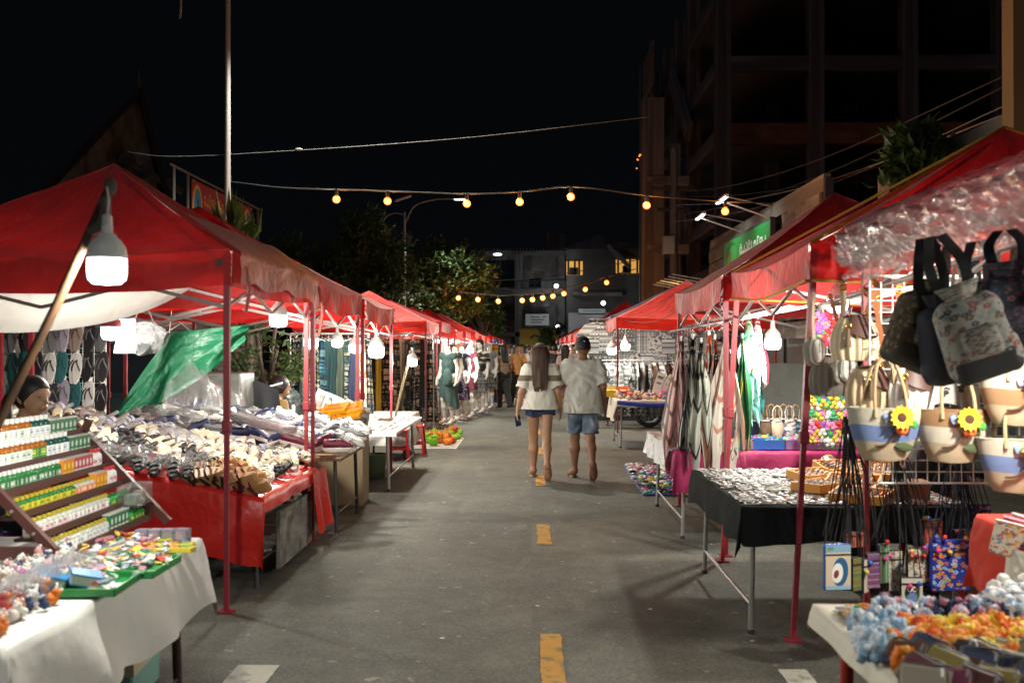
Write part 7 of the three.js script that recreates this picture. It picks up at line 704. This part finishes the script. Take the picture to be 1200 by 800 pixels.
function handBones(w, dir, side, curl = .5, up = [0, 0, -1]) { // palm continues the forearm direction; fingers curl towards up
  const D = V(...dir).normalize(), U = V(...up).addScaledVector(D, -V(...up).dot(D)).normalize(), X = D.clone().cross(U).normalize().multiplyScalar(side), p = (a, b, c) => { const v = V(...w).addScaledVector(D, a).addScaledVector(X, b).addScaledVector(U, c); return [v.x, v.y, v.z]; }; const bs = [];
  for (const q of [-.022, 0, .02]) bs.push([...p(0, q * .55, 0), ...p(.08, q, .004), .0155, .0125]);
  [[-.03, .062], [-.01, .075], [.01, .072], [.029, .056]].forEach(([q, l]) => { const a = p(.085, q, .006), b = p(.085 + l * .5, q * 1.05, .006 + l * .22 * curl), c = p(.085 + l * (.95 - .3 * curl), q, .006 + l * .75 * curl); bs.push([...a, ...b, .0092, .0085], [...b, ...c, .0085, .0068]); });
  bs.push([...p(.02, -.026, .008), ...p(.055, -.05, .022), .0125, .0098], [...p(.055, -.05, .022), ...p(.088, -.054, .03), .0098, .0078]); return bs;
}
function figure(o) { // joints in metres, facing -z; o.s scales the whole figure
  const F = o.female, sh = o.sh || (F ? .152 : .178), hp = F ? .088 : .082, B = [], J = { ls: [-sh, 1.385, .01], rs: [sh, 1.385, .01], le: [-sh - .06, 1.12, .03], re: [sh + .06, 1.12, .03], lw: [-sh - .08, .88, -.03], rw: [sh + .08, .88, -.03], lk: [-hp - .005, .49, -.03], rk: [hp + .005, .49, -.03], la: [-hp, .075, .02], ra: [hp, .075, .02], lt: [-hp - .02, .03, -.16], rt: [hp + .02, .03, -.16], ...o.j };
  const hip = o.hipY || .92, torso = [[0, hip + .06, 0, 0, hip + .26, 0, F ? .118 : .125, F ? .108 : .122, .74], [0, hip + .26, 0, 0, 1.33, .01, F ? .11 : .125, F ? .128 : .15, .7], [-sh * .82, 1.375, .015, sh * .82, 1.375, .015, .062, .062], [-hp * .9, hip + .02, .01, hp * .9, hip + .02, .01, F ? .118 : .11, F ? .118 : .11, .84]];
  const arm = (a, b, c) => [[...a, ...b, .05, .04], [...b, ...c, .041, .028]], leg = (h, k, a, t, s) => [[...h, ...k, F ? .088 : .084, .056], [...k, ...L3(k, a, .35), .055, .06], [...L3(k, a, .35), ...a, .058, .031], [...a, ...t, .033, .027], [a[0] + s * .012, a[1] - .02, a[2], t[0] + s * .02, t[1], t[2], .03, .026], [t[0], t[1] - .002, t[2], t[0] - s * .006, t[1] - .006, t[2] - .05, .026, .017], [t[0] + s * .016, t[1] - .004, t[2], t[0] + s * .022, t[1] - .008, t[2] - .03, .022, .014], [...L3(a, t, -.18), ...a, .032, .036]];
  const hips = [[-hp, hip, 0], [hp, hip, 0]], hd = o.head || [0, 0, 0], hx = hd[0], hz = hd[2], hy = hd[1]; const head = o.headless ? [] : [[hx, 1.60 + hy, .012 + hz, hx, 1.62 + hy, .004 + hz, .083, .083, 1.12], [hx, 1.535 + hy, -.03 + hz, hx, 1.58 + hy, -.012 + hz, .048, .07], [hx, 1.585 + hy, -.098 + hz, hx, 1.563 + hy, -.112 + hz, .007, .011], [hx - .078, 1.572 + hy, .012 + hz, hx - .084, 1.6 + hy, .02 + hz, .012, .016], [hx + .078, 1.572 + hy, .012 + hz, hx + .084, 1.6 + hy, .02 + hz, .012, .016], [hx - .02, 1.532 + hy, -.087 + hz, hx + .02, 1.532 + hy, -.087 + hz, .009, .009], [hx - .035, 1.618 + hy, -.078 + hz, hx + .035, 1.618 + hy, -.078 + hz, .014, .014]];
  const neck = [[0, 1.40, .012, hx * .7, 1.53 + hy * .7, .008 + hz * .7, .054, .05]]; const arms = [...arm(J.ls, J.le, J.lw), ...arm(J.rs, J.re, J.rw)], legs = [...leg(hips[0], J.lk, J.la, J.lt, -1), ...leg(hips[1], J.rk, J.ra, J.rt, 1)];
  B.push(...torso, ...neck, ...head, ...arms, ...legs); const c = o.cell || .014, hands = [];
  for (const [w, e, s, cu, up] of [[J.lw, J.le, 1, o.lcurl ?? .5, o.lup], [J.rw, J.re, -1, o.rcurl ?? .5, o.rup]]) { const d = [w[0] - e[0], w[1] - e[1], w[2] - e[2]], hb = handBones(w, d, s, cu, up || [s * .6, 0, -.8]); if (c > .015) B.push(...hb.slice(0, 3), ...hb.slice(3, 11)); else { const wb = [...L3(e, w, .8), ...w, .031, .0275], set = [wb, ...hb], fb = field(set, .009); hands.push(nets(fb, ...bounds([...hb, [...w, ...w, .02, .02]], .014), .0042)); } }
  const bf = field(B, .032), body = nets(bf, ...bounds(B, .02), c); const g = o.s || 1, tf = (q) => g === 1 ? q : q.scale(g, g, g);
  const t = thing(o.name || 'person', o.label, o.category || 'person', o.p, o.turn || 0, o.group); obj('body', [tf(body), ...hands.map(tf)], o.skin, t);
  const cut = (bs, off, k, fn, cell = c) => { const f0 = field(bs, k, off), fd = fn.m ? (x, y, z) => { const d = f0(x, y, z), e = fn.m(x, y, z), h = Math.max(k - Math.abs(d - e), 0) / k; return Math.min(d, e) - h * h * k * .25; } : f0; return tf(nets((x, y, z) => Math.max(((d) => d > .05 ? d : d + fn.w * fbm(x * 7, y * 5, z * 7) + (fn.w ? .006 * sin(y * 30 + x * 14 + 9 * nz(x * 5, y * 4, z * 5)) : 0))(fd(x, y, z)), fn.f(x, y, z)), ...bounds(fn.ext ? [...bs, ...fn.ext] : bs, off + .04), cell)); };
  return { t, J, B, torso, neck, head, arms, legs, hips, hip, cut, tf, sh, hp, hd };
}
function limbEnd(a, b, t) { const A = V(...a), Bv = V(...b), n = Bv.clone().sub(A), P = A.clone().addScaledVector(n, t); n.normalize(); return (x, y, z) => (x - P.x) * n.x + (y - P.y) * n.y + (z - P.z) * n.z; }
function shirt(f, m, { hem = .84, sl = .75, off = .02, flare = .03, neckY = 1.43, w = .013, band, bandM } = {}) {
  const { torso, arms, J, hip, sh } = f, bs = [torso[1].slice(), torso[2].slice(), [0, hem, .0, 0, 1.2, .005, torso[0][6] + flare, torso[1][7] + .006, .76], ], AL = field([[...arms[0].slice(0, 6), .058, .058]], .03, off), AR = field([[...arms[2].slice(0, 6), .058, .058]], .03, off); const l = limbEnd(J.ls, J.le, sl), r = limbEnd(J.rs, J.re, sl);
  const fn = { w, m: (x, y, z) => Math.min(Math.max(AL(x, y, z), l(x, y, z)), Math.max(AR(x, y, z), r(x, y, z))), ext: [arms[0], arms[2]], f: (x, y, z) => { let d = Math.max(hem + .02 - y, y - neckY - .02 * Math.abs(x) / sh); return Math.max(d, Math.hypot(x, (z - .0)) < .062 ? y - neckY + .035 : -1); } };
  obj('shirt', f.cut(bs, off, .03, fn), m, f.t); if (band) { const fb = { w, m: (x, y, z) => fn.m(x, y, z) - .0025, ext: fn.ext, f: (x, y, z) => Math.max(fn.f(x, y, z), y - band[1], band[0] - y) }; obj('shirt_band', f.cut(bs, off + .0025, .03, fb), bandM, f.t); }
}
function shorts(f, m, { to = .55, off = .022, top = 1.0, w = .01, flare = .02, k = .02 } = {}) {
  const { torso, legs, J, hips } = f, ox = (h, s) => [h[0] + s * .012, h[1], h[2]], bs = [torso[3].slice(), [0, f.hip + .02, 0, 0, top, 0, torso[0][6], torso[0][6], .76], [...hips[0], ...ox(J.lk, -1), .092, .078 + flare], [...hips[1], ...ox(J.rk, 1), .092, .078 + flare]]; const l = limbEnd(hips[0], J.lk, to), r = limbEnd(hips[1], J.rk, to);
  obj('shorts', f.cut(bs, off, k, { w, f: (x, y, z) => Math.max(y - top, x < 0 ? l(x, y, z) : r(x, y, z)) }), m, f.t);
}
function trousers(f, m) { const { torso, legs, J, hips } = f, bs = [torso[3].slice(), [0, f.hip, 0, 0, 1.0, 0, .125, .125, .76], [...hips[0], ...J.lk, .09, .072], [...J.lk, ...J.la, .072, .06], [...hips[1], ...J.rk, .09, .072], [...J.rk, ...J.ra, .072, .06]]; obj('trousers', f.cut(bs, .016, .025, { w: .01, f: (x, y, z) => y - 1.0 }), m, f.t); }
function hair(f, m, { len = 0, low = 1.52, back = .02 } = {}) { const [hx, hy, hz] = f.hd, bs = [[hx, 1.61 + hy, .016 + hz, hx, 1.632 + hy, .012 + hz, .087, .086, 1.1]]; if (len) bs.push([hx - .062, 1.58 + hy, .05 + hz, hx - .05, 1.58 + hy - len, .115 + hz * .4, .055, .024], [hx + .062, 1.58 + hy, .05 + hz, hx + .055, 1.58 + hy - len * .93, .115 + hz * .4, .055, .022], [hx, 1.6 + hy, .07 + hz, hx, 1.6 + hy - len, .125 + hz * .4, .05, .03]); obj('hair', f.cut(bs, .012, .03, { w: .0, f: (x, y, z) => { const face = (z - hz) + .03 + .9 * (Math.max(y, hy + 1.565) - hy - 1.61); const d = len ? -9 : low + hy - y + .12 * Math.max(0, z - hz) * -1; return Math.max(-(face + .02), d) + .0035 * sin(x * 260 + 30 * nz(x * 9, y * 3, z * 9)); } }, .009), m, f.t); }
function sandals(f, m, sm) { for (const [a, t] of [['la', 'lt'], ['ra', 'rt']]) { const A = f.J[a], T = f.J[t], up = V(A[0] - T[0], A[1] - T[1], A[2] - T[2]), pitch = Math.atan2(A[1] - T[1] - .045, A[2] - T[2]); const g = sole(.022).clone(); g.scale(1.25, 1, 1.06).translate(0, -.008, -.0); g.rotateX(-pitch * -1 * -1).translate((A[0] + T[0]) / 2 + (T[0] - A[0]) * .1, (A[1] + T[1]) / 2 - .048 * cos(pitch) + .0, (A[2] + T[2]) / 2 - .01); const so = obj('sandal', f.tf(g), m, f.t); obj('strap', f.tf(ribbon([V(T[0] - .042, T[1] - .012, T[2] + .03), V(T[0], T[1] + .03, T[2] + .03), V(T[0] + .042, T[1] - .012, T[2] + .03)], V(0, .012, .03), 8)), sm, so); } }
const skinA = mat([.36, .19, .11], .55), skinB = mat([.25, .12, .065], .55), skinC = mat([.42, .24, .15], .55), hairBlack = mat([.012, .009, .008], .55), hairBrown = mat([.055, .024, .012], .62), denimTex = dtex(256, 256, (u, v) => { const n = tnoise(u, v, 4, 6), m = sstep(.05, .6, tnoise(u, v, 3, 11)), k = .46 + .14 * n + .16 * m + .09 * (rnd() - .5); return [k * (.8 + .12 * m), k * .94, k * (1.1 - .06 * m)]; }), denim = mat([1, 1, 1], .85, { map: denimTex }), offWhite = mat([.6, .57, .5], .85, { bumpMap: weave, bumpScale: .001 }), offWhite2 = mat([.5, .49, .44], .85);
denimTex.repeat.set(1.6, 1.6);
{ // the couple walking away
  const pw = Gd(633, 560), w = figure({ female: true, cell: .012, s: .965, p: [pw.x, 0, pw.z], label: 'person with long brown hair in cream top and navy shorts', skin: skinA, j: { le: [-.235, 1.10, .05], lw: [-.285, .865, .01], re: [.225, 1.11, .04], rw: [.255, .875, -.01], lk: [-.085, .5, -.12], la: [-.085, .08, -.12], lt: [-.1, .032, -.27], rk: [.08, .485, .06], ra: [.085, .2, .36], rt: [.095, .06, .29] }, lcurl: .9, lup: [1, 0, -.3], rup: [-1, 0, -.2] });
  shirt(w, offWhite, { hem: .86, sl: .82, off: .028, flare: .1, neckY: 1.44, band: [1.235, 1.32], bandM: mat([.17, .125, .08], .85) }); shorts(w, mat([.014, .026, .075], .85), { to: .26, top: .96, flare: .03, off: .012 }); hair(w, hairBrown, { len: .42 }); { const hm = [hairBrown, mat([.085, .04, .02], .6), mat([.035, .016, .01], .6)]; for (let q = 0; q < 3; q++) { const gs = []; for (let k = 0; k < 34; k++) { const a = R(-1.25, 1.25), x0 = .1 * sin(a), z0 = .03 + .075 * cos(a), L = R(.36, .5); gs.push(w.tf(tube([V(x0 * .4, 1.715 - .01 * Math.abs(a), z0 * .35), V(x0 * .95, 1.67, z0 + .012), V(x0 * 1.1, 1.55, z0 + .045), V(x0 * 1.02 + R(-.015, .015), 1.4, .105 + .035 * cos(a)), V(x0 * .85 + R(-.025, .025), 1.6 - L, .13 + .02 * cos(a))], R(.004, .008), 10, 4))); } const st = obj('hair_strand', gs, hm[q], w.t); st.userData.kind = 'stuff'; } } sandals(w, mat([.36, .29, .22], .7), mat([.3, .2, .14], .6)); const lw = w.J.lw; obj('phone', rbox(.075, .14, .012, .008, lw[0] * .965 + .0, lw[1] * .965 - .13, lw[2] - .035, .1, .5, .15), mat([.015, .03, .12], .35), w.t);
  const pm = Gd(683, 560), m = figure({ cell: .012, s: 1.005, p: [pm.x, 0, pm.z], label: 'person in white T-shirt, denim shorts and dark cap', skin: skinB, j: { le: [-.23, 1.13, -.06], lw: [-.19, 1.16, -.3], re: [.245, 1.12, .04], rw: [.275, .90, -.1], lk: [-.09, .5, -.1], la: [-.1, .08, -.06], lt: [-.135, .032, -.2], rk: [.09, .485, .06], ra: [.1, .2, .37], rt: [.11, .06, .3] } });
  shirt(m, offWhite2, { hem: .78, sl: .88, off: .032, flare: .095, neckY: 1.445 }); shorts(m, denim, { to: .86, top: .98, flare: .0, off: .014, k: .006 }); hair(m, hairBlack, { low: 1.585 }); sandals(m, mat([.22, .14, .09], .7), mat([.06, .04, .03], .6));
  obj('cap', m.cut([[0, 1.63, .01, 0, 1.66, .008, .088, .08, 1.06]], .008, .02, { w: 0, f: (x, y, z) => 1.615 - y - .1 * z }, .008), mat([.012, .014, .022], .8), m.t); obj('cap_brim', m.tf(xf(new THREE.CylinderGeometry(.075, .08, .01, 20), 0, 1.635, -.13, .15, 0, 0, [1, 1, 1.1])), mat([.012, .014, .022], .8), m.t); obj('cap_badge', m.tf(extr([[-.018, .012], [.018, .012], [0, -.016]], .004).rotateX(-.15).translate(.01, 1.672, .106)), mat([.6, .6, .62], .6), m.t);
}
function seated(o) { const y0 = o.seat - .92 + .04, q = { ...o.j }; return figure({ ...o, j: { lk: [-.12, .92 - .02, -.42], rk: [.12, .92 - .02, -.42], la: [-.12, .92 - .44, -.4], ra: [.12, .92 - .44, -.4], lt: [-.13, .92 - .48, -.55], rt: [.13, .92 - .48, -.55], ...q } }); }
{ const pos = W(30, 408, 6.05), f = seated({ female: true, cell: .0145, seat: .5, p: [pos.x, -.27, pos.z], turn: -PI / 2 - .3, label: 'person with tied back hair in orange top seated behind the bottle rack', skin: skinC, head: [0, -.015, -.05], j: { le: [-.2, 1.13, -.12], lw: [-.1, 1.2, -.33], re: [.21, 1.12, -.1], rw: [.12, 1.18, -.34] } });
  shirt(f, mat([.42, .12, .03], .85), { hem: .9, sl: .5, off: .016, flare: .02, neckY: 1.41 }); obj('shawl', f.cut([[-.16, 1.36, .03, .16, 1.36, .03, .07, .07], [-.16, 1.3, -.07, -.05, 1.15, -.12, .05, .04]], .012, .04, { w: .02, f: (x, y, z) => -(z + .08) - .2 * (y < 1.3 ? 1 : 0) * 0 }), mat([.6, .42, .05], .85), f.t); hair(f, hairBlack, { low: 1.52 }); obj('ponytail', tube([V(0, 1.6, .07), V(0, 1.55, .14), V(0, 1.42, .13), V(.02, 1.32, .1)], .032, 14, 8), hairBlack, f.t); trousers(f, mat([.03, .03, .04], .9));
  for (const s of [-1, 1]) obj('eye', sph(.009, s * .032, 1.582, -.135, 8, [1.5, .5, .6]), mat([.015, .012, .01], .3), f.t); obj('mouth', box(.032, .004, .006, 0, 1.517, -.145), mat([.3, .08, .07], .6), f.t); for (const s of [-1, 1]) obj('eyebrow', box(.03, .005, .006, s * .034, 1.606, -.14, 0, s * -.3, s * -.08), hairBlack, f.t);
  const st = thing('plastic_stool', 'blue plastic stool under the seated person in orange', 'stool', [pos.x, 0, pos.z], 0); obj('seat', rbox(.3, .03, .3, .012, 0, .49, 0), rubber.blue, st); for (const [x, z] of [[-1, -1], [1, -1], [1, 1], [-1, 1]]) obj('leg', sbar(V(x * .15, 0, z * .15), V(x * .12, .48, z * .12), .035), rubber.blue, st);
  const p2 = W(1088, 408, 6.75), g = seated({ cell: .0148, seat: .38, p: [p2.x, -.44, p2.z], turn: PI / 2 - .5, label: 'person in black T-shirt seated behind the straw sunflower bags', skin: skinB, head: [0, -.01, -.03], j: { le: [-.23, 1.12, -.1], lw: [-.12, 1.02, -.32], re: [.23, 1.12, -.1], rw: [.1, 1.02, -.34] } }); shirt(g, mat([.014, .014, .016], .85), { hem: .88, sl: .8 }); hair(g, hairBlack, { low: 1.55 }); trousers(g, mat([.03, .035, .06], .9)); obj('shirt_print', [box(.012, .05, .003, -.06, 1.26, -.146, 0, .3, .3), box(.012, .05, .003, -.03, 1.27, -.152, 0, .15, -.2), box(.012, .05, .003, 0, 1.265, -.155, 0, 0, .2), box(.012, .05, .003, .03, 1.27, -.152, 0, -.15, .1)], plainM.white, g.t); obj('shirt_badge', [extr([[-.02, 0], [.02, 0], [0, .03]], .004).translate(-.01, 1.21, -.152)], rubber.red, g.t);
  const s2 = thing('plastic_stool', 'low red plastic stool under the person in black', 'stool', [p2.x, 0, p2.z]); obj('seat', rbox(.3, .03, .3, .012, 0, .36, 0), rubber.red, s2); for (const [x, z] of [[-1, -1], [1, -1], [1, 1], [-1, 1]]) obj('leg', sbar(V(x * .15, 0, z * .15), V(x * .12, .35, z * .12), .035), rubber.red, s2);
  const p3 = W(322, 408, 10.7), h = seated({ cell: .02, seat: .45, p: [p3.x, -.38, p3.z], turn: -.9, label: 'person with dark hair and ochre top bent behind the sneaker heap', skin: skinB, head: [0, -.03, -.06] }); shirt(h, mat([.28, .17, .05], .85), { hem: .9, sl: .6 }); hair(h, hairBlack, { low: 1.5 }); trousers(h, mat([.03, .03, .04], .9)); const s3 = thing('plastic_stool', 'dark plastic stool under the person behind the sneakers', 'stool', [p3.x, 0, p3.z]); obj('seat', rbox(.3, .03, .3, .012, 0, .43, 0), rubber.black, s3); for (const [x, z] of [[-1, -1], [1, -1], [1, 1], [-1, 1]]) obj('leg', sbar(V(x * .15, 0, z * .15), V(x * .12, .42, z * .12), .035), rubber.black, s3);
}
// crowd far down the street
{ const cs = [[595, 30, .92, .3, [.16, .1, .06], 'brown', 0], [603, 33, .98, -.4, [.65, .2, .02], 'bright orange', 1], [611, 31, 1, 2.6, [.6, .45, .38], 'pale peach', 0], [619, 37, 1, .2, [.03, .03, .035], 'black', 0], [590, 27.5, .97, .5, [.3, .2, .14], 'cocoa', 1], [606, 28, 1, -2.6, [.62, .3, .1], 'apricot', 0], [614, 34.5, .98, .9, [.6, .55, .5], 'ivory', 1], [600, 36, 1, -.7, [.08, .1, .2], 'indigo', 0], [623, 41, 1, 2.2, [.45, .3, .3], 'mauve', 1], [646, 33, 1, -.4, [.2, .06, .06], 'maroon', 0], [588, 39, .97, 1.4, [.4, .05, .05], 'red', 1], [651, 29, 1.0, .1, [.05, .05, .06], 'charcoal', 0], [663, 27, .98, -.3, [.5, .33, .3], 'dusty pink', 1], [673, 34, 1, 2.9, [.55, .55, .52], 'white', 0], [643, 42, 1, .3, [.12, .16, .3], 'blue', 0], [628, 46, .97, -.2, [.5, .42, .1], 'mustard', 1], [607, 45, 1, 3.0, [.3, .3, .32], 'grey', 0], [598, 52, 1, .6, [.55, .3, .1], 'tan', 0], [616, 55, .97, 0, [.5, .1, .15], 'crimson', 1], [638, 58, 1, .2, [.2, .3, .2], 'green', 0], [655, 50, 1, -.5, [.6, .58, .5], 'cream', 0]];
  cs.forEach(([px, d, s, turn, c, nm, fem], k) => { const p = W(px, 408, d), a = .1 * sin(k * 3), f = figure({ female: !!fem, cell: .028, s, p: [p.x, 0, p.z], turn, skin: k % 2 ? skinA : skinB, label: `person in ${nm} top among the shoppers down the street`, group: undefined, j: k % 3 ? { lk: [-.09, .5, -.1 - a], la: [-.09, .08, -.05], lt: [-.1, .03, -.22], rk: [.09, .48, .05], ra: [.09, .1, .2], rt: [.1, .04, .05], le: [-.23, 1.13, -.1], lw: [-.16, 1.1, -.32] } : {} }); shirt(f, mat(c, .85), { w: .006, hem: fem ? .9 : .85 }); if (k % 3) trousers(f, mat(pick([[.02, .03, .06], [.03, .03, .03], [.12, .1, .08]]), .9)); else shorts(f, mat(pick([[.03, .05, .12], [.25, .05, .08], [.1, .1, .1]]), .9), { to: .8 }); hair(f, hairBlack, { low: 1.53, len: fem ? .3 : 0 }); if (k === 5) obj('backpack', rbox(.28, .4, .14, .05, 0, 1.2, .2, 0, 0, 0, 3), rubber.black, f.t); if (k === 0) obj('bag', rbox(.3, .3, .12, .04, .25, .6, 0, 0, 0, 0, 3), rubber.blue, f.t); });
}
// mannequins
{ const white = mat([.68, .66, .6], .4), mann = (label, px, d, turn, s = 1.03, head = false) => { const p = W(px, 408, d); const f = figure({ name: 'mannequin', category: 'mannequin', female: true, headless: !head, cell: .017, s, p: [p.x, .015, p.z], turn, label, skin: white, j: { le: [-.2, 1.12, .05], lw: [-.24, .9, -.06], re: [.2, 1.12, .05], rw: [.25, .92, .0], lt: [-.1, .02, -.13], rt: [.1, .02, -.13] } }); obj('stand', [cyl(.16, .17, .012, 20, 0, -.006, .05), cyl(.012, .012, .5, 8, .0, .25, .1)], steelGrey, f.t); return f; };
  const skirt = (f, m, y0, y1, r0, r1, folds = 9, asym = 0) => obj('skirt', f.tf(grid(60, 18, (u, v) => { const a = u * 2 * PI, r = (r0 + (r1 - r0) * v) * (1 + .07 * sin(a * folds) * v); return V(r * cos(a), y0 + (y1 + asym * cos(a) - y0) * v, r * sin(a) * .8); }, 3, 2)), m, f.t);
  const teal = mat([.03, .07, .065], .8), face = PI - .5;
  let f = mann('headless white mannequin in dark green draped dress', 525, 21.5, face); shirt(f, teal, { hem: .9, sl: .2, off: .014, flare: .01 }); skirt(f, teal, 1.0, .52, .15, .24, 8, .22); obj('drape', f.tf(lumpG(.12, 3, [.9, 1.6, .5]).translate(-.08, .95, -.14)), mat([.045, .09, .085], .8), f.t);
  f = mann('headless white mannequin in dark top and purple patterned skirt', 540, 22.9, face); shirt(f, plainM.navy, { hem: 1.05, sl: .12, off: .012, flare: 0 }); skirt(f, pM[7], 1.0, .42, .15, .2, 10); f = mann('headless white mannequin in short wine red dress', 549, 23.6, face); shirt(f, mat([.12, .015, .03], .85), { hem: .9, sl: .15, off: .012 }); skirt(f, mat([.12, .015, .03], .85), 1.0, .62, .15, .22, 9);
  f = mann('dark haired mannequin in black and white patterned long dress', 562, 25.4, face, 1.05, true); shirt(f, pM[0], { hem: .9, sl: .7, off: .02 }); skirt(f, greyPr[2], 1.0, .5, .16, .24, 9); hair(f, hairBlack, { low: 1.5 }); f = mann('headless mannequin in brown patterned skirt behind the patterned dress', 573, 27.2, face); shirt(f, plainM.grey, { hem: .95, sl: .3, off: .014 }); skirt(f, pM[3], 1.0, .5, .16, .23, 8); f = mann('headless mannequin in charcoal dress half hidden by the green dress', 532, 22.2, face - .3); shirt(f, plainM.dark, { hem: .9, sl: .2, off: .014 }); skirt(f, plainM.dark, 1.0, .6, .15, .21, 8);
}
renderer.render(scene, camera);
